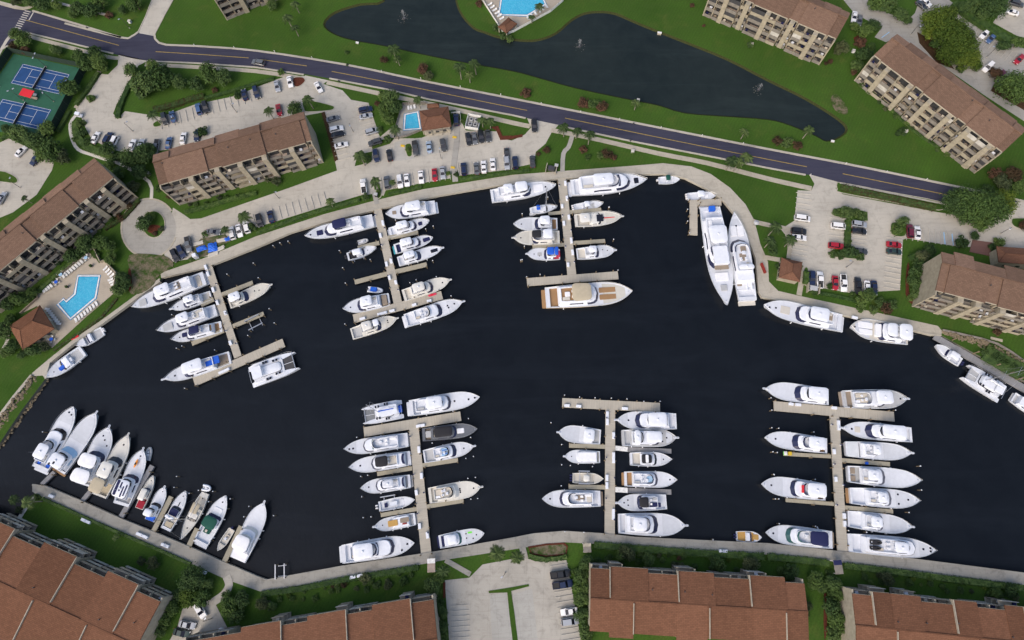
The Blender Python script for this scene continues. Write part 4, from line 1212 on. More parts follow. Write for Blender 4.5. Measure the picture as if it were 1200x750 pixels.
        MB().sheet([(x, y) for x, y, _ in ff], zr+.155).build('flybridge_floor', fly, fo)
        Z['f'] = lambda u: zr+.16
        # low screen on the front of the tub
        n = len(hf)
        pts = [(x-.25, y*.93) for x, y in hf[n-5:]]
        full = pts+[(x, -y) for x, y in reversed(pts[:-1])]
        mb = MB(); mb.loft([[(x, y, zr+fh-.03), (x-.38, y*.92, zr+fh+.38)] for x, y in full], False, False, closed=False)
        mb.build('fly_screen', glass if rbo.random() < .6 else 'dark_glass', fo)
        lf = X(b)-X(b0); wy = B/2*.5
        MB().slab(rrect(X(b)-.42*lf, X(b)-.30*lf, -wy*.55, wy*.1, .1), zr+.16, zr+.85, .08).build('helm_console', 'gelcoat_white', fo)
        for sg in (1, -1):
            MB().box(X(b)-.60*lf, X(b)-.52*lf, sg*wy*.45-.3, sg*wy*.45+.3, zr+.16, zr+.62).box(X(b)-.63*lf, X(b)-.60*lf, sg*wy*.45-.3, sg*wy*.45+.3, zr+.16, zr+.98).build('helm_seat', 'canvas_white', fo)
        MB().slab(rrect(X(b0)+.06*lf, X(b0)+.30*lf, -wy*.98, -wy*.45, .12), zr+.16, zr+.55, .06).build('lounge_seat', rbo.choice(['cushion', 'deck_grey', 'canvas_white', 'deck_tan']), fo)
    Z.setdefault('h', Z['d']); Z.setdefault('f', Z['h'])
    # ---- hardtops and awnings on posts
    zt = None
    tl = ([('hardtop',)+top] if top else [])+[('awning' if tp[2].startswith('canvas') else 'hardtop',)+tuple(tp) for tp in tops]
    for tp in tl:
        nm, u0, u1, mt = tp[:4]; wf = tp[4]+.04 if len(tp) > 4 else .64
        if mt.startswith('canvas') or mt == 'tarp_blue': nm = 'bimini'
        base = Z['f']((u0+u1)/2) if (b and kind != 'cc') else (zr if zr is not None else Z['d']((u0+u1)/2))
        zt = base+(1.75 if (b or kind == 'cc') else .95)
        y = B/2*wf
        o = [(x, yy*(1-.10*max(0, (x-X(u0))/(X(u1)-X(u0))))) for x, yy in rrect(X(u0), X(u1), -y, y, .22*B*wf)]
        c = (X(u0)+X(u1))/2
        mb = MB(); mb.loft([[(x, yy, zt) for x, yy in o], [(x, yy, zt+.10) for x, yy in o], [(c+(x-c)*.90, yy*.86, zt+.22) for x, yy in o], [(c+(x-c)*.5, yy*.5, zt+.28) for x, yy in o]])
        to = mb.build(nm, mt, root, 50)
        for sx in (.06, .94):
            for sg in (1, -1):
                x = X(u0)+(X(u1)-X(u0))*sx
                MB().tube([(x, sg*y*.82, base), (x, sg*y*.80, zt+.02)], .05, 5).build('post', 'steel' if mt.startswith('canvas') else house, to)
        if nm == 'hardtop' and dome and tp is tl[0] and L > 11:
            MB().cyl(c, 0, zt+.26, zt+.42, .10, 6).dome(c, 0, zt+.42, .32, .22, 10, 3).build('radar_dome', 'gelcoat_bright', to)
            MB().tube([(c-.5, y*.5, zt+.2), (c-1.0, y*.55, zt+3.0)], .025, 4, .01).build('antenna', 'gelcoat_white', to)
    Z['t'] = lambda u: (zt or 0)+.26
    Z['s'] = lambda u: .43
    # ---- fittings
    for hu, hv in hatch:
        z = S(hu)-.03
        r = .014*L if L < 20 else .28
        MB().slab(rrect(X(hu)-r, X(hu)+r, hv*B/2-r, hv*B/2+r, r*.5), z, z+.06, .02).build('deck_hatch', 'dark_glass', root)
    if L > 9:
        MB().cyl(X(.955), 0, S(.955)-.04, S(.955)+.22, .16, 8).build('windlass', 'steel', root)
    for q in bar:   # dark glazed bands across the roof line
        u0, u1, mt, lv = q; z = Z[lv]((u0+u1)/2)
        y = min(B/2*.62, W((u0+u1)/2)*.78)
        mb = MB(); m = 8
        ra = []
        for i in range(m+1):
            f = -1+2*i/m; dxx = -(u1-u0)*L*.9*f*f*.5
            ra.append([(X(u0)+dxx, y*f, z+.01), (X(u1)+dxx, y*f, z+.01), (X(u1)+dxx, y*f, z+.09), (X(u0)+dxx, y*f, z+.09)])
        mb.loft(ra); fix_normals(mb.build('skylight', mt, root))
    for q in pads:
        nm, u0, u1, v0, v1, mt, lv = q[:7]; th = q[7] if len(q) > 7 else .16
        z = Z[lv]((u0+u1)/2)
        o = rrect(X(u0), X(u1), v0*B/2, v1*B/2, min(.25, .1*B))
        MB().slab(o, z-.06, z+th, min(.06, th*.4)).build(nm, mt, root)
    for k in range(engines):
        y = (k-(engines-1)/2)*.72
        mb = MB(); mb.slab(rrect(X(0)-.85, X(0)-.10, y-.22, y+.22, .16), .75, 1.35, .1).box(X(0)-.55, X(0)-.3, y-.09, y+.09, -.3, .76)
        mb.build('outboard_motor', eng, root)
    # fenders along the side
    if L > 10:
        for k in range(3):
            u = .2+.2*k+rbo.uniform(-.03, .03); sg = rbo.choice((1, -1))
            MB().cyl(X(u), sg*(W(u)+.14), S(u)*.25, S(u)*.75, .14, 8).build('fender', 'canvas_white' if rbo.random() < .7 else 'canvas_navy', root)
    root['dz'] = 0
    del root['dz']
    return root, L, B, X, S, W, Z

def dinghy(label, t, stern, bow, beam, z=0.0, tube='deck_grey', floor='deck_white', cover=None, motor=True, name='dinghy', cat='dinghy', group=None):
    pos, rz, L, B = place(t, stern, bow, beam, WZ+.4+z)
    root = thing(name, label, cat, (pos.x, pos.y, WZ+z), rz, group)
    r = B*.17
    pts = []
    for sg in (1, -1):
        side = [(-L*.48, sg*(B/2-r)), (-L*.2, sg*(B/2-r)), (L*.12, sg*(B/2-r)), (L*.32, sg*(B/2-r)*.75), (L*.43, sg*(B/2-r)*.38), (L*.47, 0)]
        pts.append([(x, y, .32+.10*max(0, x/L*2)) for x, y in side])
    MB().tube(pts[0], r, 8).tube(pts[1], r, 8).build('inflatable_tube', tube, root, 60)
    MB().slab([(x, y) for x, y, z_ in pts[1]]+[(x, y) for x, y, z_ in reversed(pts[0][:-1])], -.12, .22).build('floor', floor, root)
    if cover:
        MB().slab(rrect(-L*.3, L*.12, -B*.36, B*.36, .2), .3, 1.0 if cover == 'tarp_blue' else .62, .15).build('cover', cover, root)
    else:
        MB().box(-L*.12, L*.0, -B*.2, B*.2, .2, .62).build('seat', 'canvas_white', root)
        MB().slab(rrect(L*.08, L*.2, -B*.12, B*.12, .1), .2, .85, .06).build('console', 'gelcoat_white', root)
    if motor:
        MB().slab(rrect(-L*.5-.35, -L*.5+.15, -.18, .18, .1), .45, .9, .08).box(-L*.5-.2, -L*.5, -.06, .06, -.2, .46).build('outboard_motor', 'motor_black', root)
    return root

def mast(root, x, zb, h, boom, boom_mat, L, S, W, X, beam_sp=1.1):
    m = MB().tube([(x, 0, zb), (x, 0, zb+h)], .12, 8, .07).build('mast', 'steel', root)
    for f in (.4, .7):
        MB().tube([(x, -beam_sp, zb+h*f), (x, beam_sp, zb+h*f)], .04, 5).build('spreader', 'steel', m)
    MB().tube([(x-.1, 0, zb+1.3), (x-boom, 0, zb+1.4)], .09, 6).build('boom', 'steel', root)
    if boom_mat:
        mb = MB(); mb.tube([(x-.3, 0, zb+1.6), (x-boom*.5, 0, zb+1.62), (x-boom*.97, 0, zb+1.55)], .22, 8, .14)
        mb.build('sail_cover', boom_mat, root, 60)
    st = MB()
    top = (x, 0, zb+h*.98)
    st.tube([(L*.49, 0, S(1)), top], .018, 4).tube([(-L*.49, 0, S(0)), top], .018, 4)
    for sg in (1, -1):
        st.tube([(x-.1, sg*beam_sp*1.3, zb-.4), (x, sg*beam_sp, zb+h*.7), top], .016, 4)
    st.build('rigging', 'steel', root)

def catamaran(label, t, stern, bow, beam, sail=None, tramp='trampoline_grey', dark_hatches=True, blue=None, hh=1.3, dinghy_blue=False, name='catamaran', front=.34):
    pos, rz, L, B = place(t, stern, bow, beam, WZ+1.4)
    root = thing(name, label, 'catamaran', (pos.x, pos.y, WZ), rz)
    X = lambda u: (u-.5)*L
    hw = B*.13
    for sg in (1, -1):
        rings = []
        for u in (0, .04, .12, .3, .5, .7, .82, .9, .96, 1.0):
            w = hw*(1 if u < .55 else max(.06, 1-((u-.55)/.45)**2.2)); w *= (.8+.2*min(1, u/.12))
            s = (.55 if u < .05 else 1.25+.35*u)
            yc = sg*(B/2-hw)
            rings.append([(X(u), yc+w, s), (X(u), yc+w*.85, .2), (X(u), yc+w*.3, -.5), (X(u), yc-w*.3, -.5), (X(u), yc-w*.85, .2), (X(u), yc-w, s)])
        h = fix_normals(MB().loft(rings).build('hull', 'gelcoat_white', root, 40))
    # bridge deck, cabin, crossbeam, nets
    MB().slab(rrect(X(.08), X(1-front), -B/2+hw*1.2, B/2-hw*1.2, .5), .75, 1.62, .08).build('bridge_deck', 'deck_white', root)
    y = B*(.30 if hh > .6 else .22)
    oh = rrect(X(.18), X(1-front-.03), -y, y, B*.16, 6); c = (X(.18)+X(1-front))/2
    mb = MB(); mb.loft([[(x, yy, 1.6) for x, yy in oh], [(c+(x-c)*.93, yy*.92, 1.6+hh*.55) for x, yy in oh], [(c-.3+(x-c)*.84, yy*.86, 1.6+hh) for x, yy in oh]])
    ho = mb.build('cabin', 'gelcoat_bright', root, 35)
    g = rrect(X(.2), X(1-front-.028), -y*1.0, y*1.0, B*.16, 6)
    mb = MB(); ring0 = [(c+.02+(x-c)*.975, yy*.985, 1.6+hh*.22) for x, yy in oh]; ring1 = [(c+(x-c)*.938, yy*.935, 1.6+hh*.5) for x, yy in oh]
    mb.loft([ring0, ring1], False, False); mb.build('saloon_window', 'dark_glass', ho)
    MB().tube([(X(.93), -B/2+hw, 1.5), (X(.93), B/2-hw, 1.5)], .14, 8).build('crossbeam', 'steel', root)
    for sg in (1, -1):
        a, b = (.06, B/2-hw*1.7) if sg > 0 else (-B/2+hw*1.7, -.06)
        MB().box(X(1-front)+.05, X(.925), a, b, 1.30, 1.34).build('trampoline', tramp, root)
    MB().box(X(1-front), X(.93), -.055, .055, 1.36, 1.5).build('bow_spine', 'gelcoat_white', root)
    zt = 1.6+hh
    if dark_hatches:
        for u, v in ((.34, .38), (.34, -.38), (.40, .38), (.40, -.38), (.55, .30), (.62, .30), (.55, -.30), (.62, -.30)):
            z = zt if abs(v) < .34 and u < .58 else 1.6
            if u >= .55: z = zt
            MB().box(X(u)-.035*L*.6, X(u)+.035*L*.6, v*B-.35, v*B+.35, z-.1 if abs(v) < .34 else z+hh*.5-.2, (z if abs(v) < .34 else z+hh*.5)+.05).build('deck_hatch', 'dark_glass', root)
    MB().slab(rrect(X(.10), X(.30), -B*.26, B*.26, .3), 3.3, 3.45, .05).build('cockpit_roof', 'gelcoat_bright', root)
    for u in (.11, .29):
        for sg in (1, -1):
            MB().cyl(X(u), sg*B*.24, 1.6, 3.31, .05, 6).build('post', 'steel', root)
    MB().tube([(X(.02), -B*.3, 1.9), (X(.02), B*.3, 1.9)], .07, 6).build('davit_beam', 'steel', root)
    for sg in (1, -1):
        mb = MB(); ur = [.1, .3, .5, .7, .85, .96]
        mb.tube([(X(u), sg*(B/2-.15-(hw*.5 if u > .9 else 0)), 2.2) for u in ur], .022, 4)
        for u in ur: mb.tube([(X(u), sg*(B/2-.15-(hw*.5 if u > .9 else 0)), 1.3), (X(u), sg*(B/2-.15-(hw*.5 if u > .9 else 0)), 2.2)], .018, 4)
        mb.build('lifeline', 'steel', root)
    if sail:
        S = lambda u: 1.5; W = lambda u: B/2
        mast(root, X(.56), zt, sail, L*.40, blue or 'canvas_white', L, S, W, X, 1.5)
    if blue:
        MB().slab(rrect(X(.0), X(.09), -B*.18, B*.18, .2), 1.5, 1.8, .1).build('stern_cover', blue, root)
    return root, L, B, X

W1, NV, GD = 'gelcoat_bright', 'canvas_navy', 'deck_grey'
CR = dict(hull='gelcoat_cream', deck='deck_cream', house='gelcoat_cream')

# ---- upper left dock
boat('large white motor yacht moored along the quay at the head of the upper left dock', 'A', (420, 98), (30, 260), 74, 'my', a=.74, b=.62, b0=.16, top=(.42, .62, W1, .66), plat='deck_white',
     pads=[('sunpad', .80, .90, -.4, .4, 'deck_grey', 'd'), ('lounge_seat', .30, .38, -.5, .5, 'grey_teak', 'f'), ('aft_sofa', .06, .12, -.7, .7, 'cushion', 'c', .5)])
boat('compact white sportfisher wedged second from the quay, left of the upper left dock', 'A', (452, 190), (238, 268), 52, 'sf', a=.72, b=.60, b0=.24, top=(.34, .58, W1), cock='deck_tan', pulpit=True, name='sport_fisher')
boat('white flybridge yacht with an oval grey foredeck pad, left of the upper left dock', 'A', (482, 272), (166, 388), 64, 'my', a=.70, b=.60, b0=.16, top=(.40, .60, W1, .66), plat='deck_grey',
     pads=[('sunpad', .74, .90, -.5, .5, 'deck_grey', 'd'), ('lounge_seat', .26, .36, -.5, .5, 'deck_tan', 'f')])
boat('white yacht with navy flybridge canvas and teak aft deck, left of the upper left dock', 'A', (512, 362), (242, 436), 60, 'my', a=.74, b=.64, b0=.2, top=(.36, .56, NV, .6), cock='teak', plat='teak',
     pads=[('foredeck_cover', .66, .76, -.35, .35, NV, 'h'), ('teak_strip', .17, .30, -.5, .5, 'teak', 'h', .05)], dome=False)
boat('white yacht with bright blue aft cover on the outer arm of the upper left dock', 'A', (560, 533), (205, 655), 72, 'sf', a=.74, b=.64, b0=.22, top=(.36, .66, W1, .76), cock='grey_teak', pulpit=True,
     pads=[('aft_cover', .13, .34, -.55, .45, 'canvas_blue', 'h', .3)], name='motor_yacht')
boat('cream sportfisher alone on the right side of the upper left dock', 'A', (552, 235), (785, 137), 60, 'sf', a=.48, b=.36, b0=.10, a0=.12, top=(.10, .34, W1, .66), cock='deck_tan', pulpit=True, deck='deck_tan', house='gelcoat_cream', hull='gelcoat_cream',
     hatch=((.72, 0), (.62, .2)), name='sport_fisher')
catamaran('white power catamaran with dark paired hatches right of the upper left dock', 'A', (668, 642), (928, 548), 120, None, tramp='screen_dark', name='power_catamaran', front=.28, hh=.55)
# ---- upper middle dock
boat('long white yacht with navy bimini along the quay, left of the upper middle dock', 'B', (498, 218), (48, 330), 84, 'my', a=.74, b=.58, b0=.16, top=(.36, .56, NV, .62), plat='deck_white',
     pads=[('foredeck_cover', .74, .83, -.35, .35, NV, 'd')], dome=False, hatch=((.92, 0),))
dinghy('small pale grey dinghy floating left of the upper middle dock', 'B', (395, 370), (465, 350), 34)
boat('white walkaround boat with black cockpit on a lift, left of the upper middle dock', 'B', (322, 458), (520, 398), 52, 'ex', a=.62, a0=.3, b=None, top=(.22, .50, W1, .66), cock='canvas_black', low=True, engines=2, eng='motor_black', name='fishing_boat', hatch=((.7, 0),))
boat('white yacht with a brown foredeck hatch, bow to the upper middle dock, nearest the quay', 'B', (915, 125), (585, 180), 86, 'my', a=.74, b=.60, b0=.18, top=(.28, .58, W1, .62), plat='deck_white',
     pads=[('deck_locker', .79, .87, -.3, .2, 'grey_teak', 'd', .1)], glass='blue_glass', hatch=())
boat('white cruiser with one navy square on its foredeck, right of the upper middle dock', 'B', (606, 298), (876, 222), 66, 'my', a=.70, b=.56, b0=.2, top=(.22, .48, W1, .64), plat='deck_white',
     pads=[('foredeck_cover', .72, .82, -.35, .3, NV, 'd')], hatch=())
boat('white cruiser with long navy foredeck pad and turquoise stern, upper middle dock', 'B', (640, 408), (900, 335), 64, 'my', a=.70, b=.54, b0=.2, top=(.20, .48, W1, .66), cock=NV, plat='turquoise_canvas',
     pads=[('foredeck_cover', .74, .92, -.35, .35, NV, 'd'), ('aft_cover', .09, .2, -.6, .1, NV, 'd')], hatch=())
boat('white cruiser with a dark oblong foredeck hatch, bow pulpit and small top, upper middle dock', 'B', (664, 492), (962, 406), 66, 'sf', a=.54, b=.42, b0=.14, a0=.12, top=(.17, .40, W1, .6), pulpit=True,
     pads=[('deck_skylight', .74, .90, -.3, .3, 'dark_glass', 'd', .08)], hatch=())
boat('cream flybridge cruiser inside the outer arm of the upper middle dock, bow pulpit facing right', 'C', (615, 308), (982, 190), 92, 'my', a=.66, b=.52, b0=.2, top=(.24, .48, 'gelcoat_cream', .64), pulpit=True, cock='deck_tan', **CR)
boat('long white sport yacht with two dark roof bands outside the upper middle dock', 'C', (632, 505), (1082, 362), 108, 'sf', a=.66, b=.46, b0=.18, top=None, plat='deck_white', pulpit=True,
     hatch=((.74, .16), (.75, -.12), (.86, .1)), wsw=.09, bar=((.34, .37, 'blue_glass', 'h'),), name='motor_yacht')
boat('white trawler yacht with brown aft deck gear left of the upper middle dock', 'C', (508, 335), (148, 415), 100, 'trawl', a=.72, b=.60, b0=.24, top=(.34, .58, W1, .66), cock='grey_teak',
     pads=[('aft_rack', .05, .16, -.7, .7, 'grey_teak', 'd', .5)], name='trawler')
dinghy('small white boat under a bright blue canvas beside the white trawler yacht', 'C', (338, 258), (458, 272), 48, 0, 'gelcoat_white', 'deck_white', 'tarp_blue')
boat('cream sportfisher with grey cockpit outside the upper middle dock', 'C', (210, 608), (568, 490), 92, 'sf', a=.68, b=.56, b0=.24, top=(.28, .48, 'gelcoat_cream', .64), tops=[(.52, .64, W1, .5)], cock='deck_grey', pulpit=True, hatch=((.8, .2), (.8, -.1)), **CR, name='sport_fisher')
# ---- upper right dock
boat('white trawler yacht with twin white tops along the quay, left of the upper right dock', 'D', (62, 208), (518, 138), 92, 'trawl', a=.64, b=.60, b0=.12, top=(.20, .34, W1, .6), tops=[(.38, .56, W1, .66)],
     pads=[('foredeck_cover', .66, .8, -.5, .5, 'canvas_white', 'd')], name='trawler', hull='gelcoat_white')
boat('longest white yacht of the upper right dock, with dark foredeck skylight, along the quay', 'D', (626, 150), (1155, 100), 118, 'mega', a=.80, a0=.10, b=.64, b0=.12, top=(.28, .54, W1, .6), plat='deck_white', wsw=.06,
     pads=[('deck_skylight', .83, .89, -.3, .3, 'dark_glass', 'd', .1)], bar=((.62, .645, 'blue_glass', 'h'),))
sb = boat('white sailing yacht with bright blue cockpit cover beside the upper right dock', 'D', (336, 306), (528, 282), 52, 'sail', a=.68, a0=.40, b=None, top=(.24, .38, 'canvas_blue', .6), low=True, glass='dark_glass', name='sailing_yacht', cat='sailboat', rail=True)
mast(sb[0], sb[3](.58), sb[4](.5)+.5, 14.0, sb[1]*.36, None, sb[1], sb[4], sb[5], sb[3])
dinghy('tiny grey dinghy tucked under the sailing yacht by the upper right dock', 'D', (332, 338), (378, 334), 20, motor=False)
boat('white sportfisher with navy windshield crescent, left of the upper right dock', 'D', (530, 400), (220, 408), 84, 'sf', a=.54, b=.42, b0=.14, a0=.12, top=(.18, .40, W1, .62), cock='teak', name='sport_fisher', hatch=((.82, 0),))
boat('cream cruiser with a black canvas roof, left of the upper right dock', 'D', (545, 495), (220, 505), 92, 'my', a=.62, b=.60, b0=.12, top=(.40, .60, 'canvas_black', .5), tops=[(.16, .36, W1, .62)], cock='deck_tan', pulpit=True, **CR)
boat('white cruiser with bright blue canvas and red stern, left of the upper right dock', 'D', (548, 614), (314, 615), 76, 'sf', a=.5, b=.42, b0=.12, a0=.2, top=(.18, .40, 'canvas_blue', .62), tops=[(.06, .17, 'canvas_blue', .7)], cock='pink_red', pulpit=True,
     hatch=((.78, 0), (.62, .3)), dome=False, pads=[('stern_cover', .0, .05, -.6, .5, 'pink_red', 'd', .2), ('deck_mat', .55, .68, -.3, .3, 'deck_grey', 'd', .05)])
boat('white centre console with T-top and three outboards, right of the upper right dock', 'D', (648, 285), (852, 256), 52, 'cc', a=None, b=None, top=(.34, .52, W1, .6), engines=3, name='centre_console', hatch=(),
     pads=[('console', .36, .46, -.3, .3, 'gelcoat_white', 'c', .9), ('leaning_post', .28, .32, -.4, .4, 'canvas_white', 'c', .8), ('bow_cushion', .60, .72, -.5, .5, 'deck_grey', 'c', .3)])
boat('cream express boat with a red stripe down its foredeck, right of the upper right dock', 'D', (652, 378), (982, 354), 88, 'ex', a=.58, a0=.30, b=None, top=(.10, .32, 'gelcoat_cream', .66), low=True, cock='deck_tan', pulpit=True, glass='dark_glass',
     pads=[('foredeck_stripe', .62, .98, -.05, .05, 'vivid_red', 'd', .06), ('deck_skylight', .46, .6, .14, .5, 'dark_glass', 'h', .05), ('deck_skylight', .46, .62, -.14, .14, 'dark_glass', 'h', .05), ('deck_skylight', .46, .6, -.5, -.14, 'dark_glass', 'h', .05)], hatch=(), wsw=.07, **CR, name='express_cruiser')
boat('white sportfisher with raised white bridge top, lowest on the right of the upper right dock', 'D', (666, 612), (935, 590), 80, 'sf', a=.60, b=.48, b0=.22, top=(.30, .50, W1, .5), cock='deck_tan', pulpit=True, hatch=((.80, .1), (.68, .3)), name='sport_fisher')
boat('gold and white yacht with teak foredeck panels and tan bimini, below the upper right dock', 'N', (446, 385), (1052, 345), 148, 'my', a=.62, a0=.14, b=.52, b0=.17, top=(.30, .52, 'canvas_tan', .74), hull='gelcoat_cream', cock='teak', wsw=.05, fly='teak',
     pads=[('teak_panel', .62, .84, .08, .52, 'teak', 'd', .12), ('teak_panel', .62, .84, -.52, -.08, 'teak', 'd', .12), ('life_raft', .22, .28, -.2, .2, 'canvas_white', 'f', .5)], plat='teak', hatch=(), dome=False, house='gelcoat_bright', stripe='canvas_gold')
boat('small white boat with dark green T-top floating in the corner below the curved quay', 'h', (680, 119), (778, 115), 32, 'cc', a=None, b=None, top=(.30, .52, 'canvas_green', .7), engines=1, name='centre_console', hatch=(), rail=False,
     pads=[('console', .36, .48, -.3, .3, 'gelcoat_white', 'c', .9)])
# ---- corner berths
boat('long white centre console with outboards at the top of the L shaped dock', 'E', (78, 114), (235, 108), 42, 'cc', a=None, b=None, top=(.30, .54, W1, .7), engines=3, name='centre_console', hatch=(),
     pads=[('console', .36, .46, -.35, .35, 'gelcoat_white', 'c', .9), ('bow_cushion', .60, .75, -.5, .5, 'canvas_white', 'c', .4)])
mg = boat('huge white superyacht with stacked white roofs, bow pointing down, at the L shaped dock', 'E', (196, 178), (286, 722), 124, 'mega', a=.66, a0=.14, b=.58, b0=.14, top=(.24, .42, W1, .70), plat='deck_white', wsw=.05,
     pads=[('stern_cover', .0, .05, -.15, .35, 'tarp_blue', 'd', 1.0), ('foredeck_cover', .68, .76, -.5, .5, 'canvas_white', 'd', .35), ('roof_deck', .44, .62, -.58, .58, 'gelcoat_bright', 'f', 1.2), ('deck_locker', .80, .86, -.25, .25, 'deck_grey', 'd', .3),
           ('teak_strip', .62, .66, -.55, .55, 'grey_teak', 'h', .04)], cat='yacht', name='superyacht', stripe=None)
mg2 = boat('white superyacht with brown sunpads and stern tender, moored along the right quay', 'E', (404, 690), (324, 212), 105, 'mega', a=.70, a0=.18, b=.62, b0=.30, top=(.30, .36, W1, .7), plat='deck_tan', wsw=.06, cock='deck_white', fly='deck_white',
     pads=[('sunpad', .42, .50, -.3, .3, 'grey_teak', 'f', .2), ('lounge_seat', .52, .58, -.4, .1, 'grey_teak', 'f', .3), ('foredeck_cover', .72, .84, .06, .62, 'canvas_white', 'd', .25), ('foredeck_cover', .72, .84, -.62, -.06, 'canvas_white', 'd', .25),
           ('teak_strip', .16, .27, -.75, -.3, 'grey_teak', 'd', .05), ('teak_strip', .16, .27, .3, .75, 'grey_teak', 'd', .05)], cat='yacht', name='superyacht')
dinghy('white tender stowed lengthwise on the stern deck of the right superyacht', 'E', (416, 632), (404, 545), 40, 2.0, 'gelcoat_bright', 'deck_white', 'canvas_white', False, name='tender', cat='tender')
boat('sleek white yacht with two dark bands lying along the right quay below the superyachts', 'F', (637, 262), (82, 140), 122, 'my', a=.60, b=.47, b0=.14, top=(.22, .45, W1, .66), plat='deck_white', wsw=.06,
     pads=[('sunpad', .66, .78, -.4, .4, 'deck_tan', 'd', .1), ('cockpit_table', .13, .19, -.4, .2, 'grey_teak', 'h', .3)], hatch=((.84, 0), (.92, .1)), bar=())
boat('white yacht under white canvas covers on the right quay, nearest the floating ramp', 'F', (1106, 350), (694, 285), 132, 'sf', a=.56, b=.42, b0=.10, a0=.12, top=(.02, .24, W1, .74), tops=[(.27, .44, W1, .62)], plat=None, deck='deck_tan', pulpit=False,
     pads=[('foredeck_cover', .62, .86, -.62, -.06, 'canvas_white', 'd', .3), ('foredeck_cover', .62, .84, .06, .55, 'canvas_white', 'd', .3), ('cabin_cover', .48, .58, -.6, .6, 'canvas_white', 'd', .9)], hatch=((.92, 0),), name='motor_yacht')
boat('small white cruiser with navy stern engines at the head of the floating ramp', 'M', (322, 302), (116, 164), 72, 'ex', a=.62, b=None, top=(.18, .50, W1, .64), engines=2, eng='canvas_navy', low=True, name='express_cruiser', hatch=())
catamaran('large white sailing catamaran with tall mast beside the floating ramp', 'M', (655, 560), (350, 374), 150, 19.0, name='sailing_catamaran', tramp='deck_grey', blue=None, front=.30)
boat('white boat cut off by the right edge, behind the sailing catamaran', 'M', (742, 578), (985, 745), 84, 'my', a=.7, b=None, top=None, plat='deck_grey', cock='deck_grey')
# ---- lower left seawall row
boat('white flybridge yacht at the far left of the lower left row, blue stern', 'P', (140, 455), (364, 64), 104, 'my', a=.66, b=.46, b0=.12, top=(.16, .38, W1, .6), pads=[('blue_cushion', .05, .1, -.7, -.3, 'canvas_blue', 'c', .4), ('blue_cushion', .05, .1, .4, .7, 'canvas_blue', 'c', .4)], cock='deck_white', plat='deck_white', wsw=.09, glass='dark_glass', hatch=((.9, .15), (.88, -.2)))
boat('white yacht with plain covered foredeck and round teak stern, second in the lower left row', 'P', (252, 462), (504, 104), 106, 'sf', a=.40, b=.30, b0=.04, a0=.05, top=(.06, .26, W1, .74), plat='teak', pulpit=True, glass='light_blue', hatch=(), cock='deck_white',
     pads=[('roof_vent', .05, .09, .3, .5, 'dark_glass', 't', .05), ('roof_vent', .09, .14, -.05, .15, 'dark_glass', 't', .05)], name='motor_yacht')
boat('white yacht wrapped in white bridge covers, third in the lower left row', 'P', (415, 555), (584, 192), 116, 'sf', a=.60, b=.50, b0=.10, a0=.10, top=(.04, .26, 'canvas_white', .84), tops=[(.30, .52, 'canvas_white', .8)], pulpit=True, hatch=((.84, .2), (.78, -.1), (.7, -.5)), cock='deck_tan', name='motor_yacht', dome=False)
boat('cream cruiser with cream roof and tan aft canvas, fourth in the lower left row', 'P', (512, 625), (704, 242), 96, 'sf', a=.66, b=.54, b0=.18, top=(.30, .54, 'gelcoat_cream', .68), tops=[(.06, .28, 'canvas_tan', .74)], cock='canvas_tan', pulpit=True, glass='dark_glass', **CR, name='motor_yacht', hatch=((.84, 0),))
o5 = boat('white yacht with navy and white striped awning, fifth in the lower left row', 'P', (648, 680), (796, 332), 100, 'my', a=.56, b=.48, b0=.12, top=(.14, .44, W1, .76), pulpit=True, cock='deck_grey', hatch=((.88, 0),),
     pads=[('awning_stripe', .16, .42, .30, .62, NV, 't', .04), ('awning_stripe', .24, .40, -.02, .16, NV, 't', .04), ('awning_stripe', .15, .34, -.34, -.18, NV, 't', .04), ('awning_stripe', .18, .38, -.62, -.48, NV, 't', .04)])
# orange kayak lying on its foredeck
kp = at('P', 745, 418, WZ+2.3)
k1 = at('P', 733, 445, WZ+2.3); k2 = at('P', 760, 388, WZ+2.3); kd = (k2-k1)
kt = thing('kayak', 'orange kayak lying on the foredeck of the striped awning yacht', 'kayak', (kp.x, kp.y, WZ+2.0), math.atan2(kd.y, kd.x))
kr = []
for f in (-1, -.8, -.4, 0, .4, .8, 1):
    w_ = .38*(1-abs(f)**2.2)+.02
    kr.append([(f*kd.length/2, w_*math.cos(2*PI*j/10), .2+.2*(w_/.4)*math.sin(2*PI*j/10)) for j in range(10)])
MB().loft(kr).build('hull', 'canvas_orange', kt, 60)
MB().slab(rrect(-.5, .3, -.22, .22, .2), .36, .43).build('seat', 'rubber', kt)
dinghy('grey rubber dinghy floating off the bow of the striped awning yacht', 'P', (815, 402), (836, 318), 42)
boat('cream day cruiser with a dark red stern cover in the lower left row', 'Q', (72, 258), (186, 14), 58, 'ex', a=.66, a0=.3, b=None, top=(.26, .60, 'gelcoat_cream', .7), low=True, cock='canvas_red', pads=[('stern_cover', .02, .24, -.8, .8, 'canvas_red', 'd', .3)], **CR, name='day_cruiser')
boat('white cruiser with bright blue stern canvas between the red and the navy covered boats', 'Q', (150, 345), (268, 98), 76, 'sf', a=.54, b=.40, b0=.14, a0=.14, top=(.14, .34, W1, .66), pads=[('stern_cover', .01, .16, -.75, .75, 'canvas_blue', 'd', .35)], pulpit=True, hatch=((.86, 0),), glass='dark_glass', name='motor_yacht')
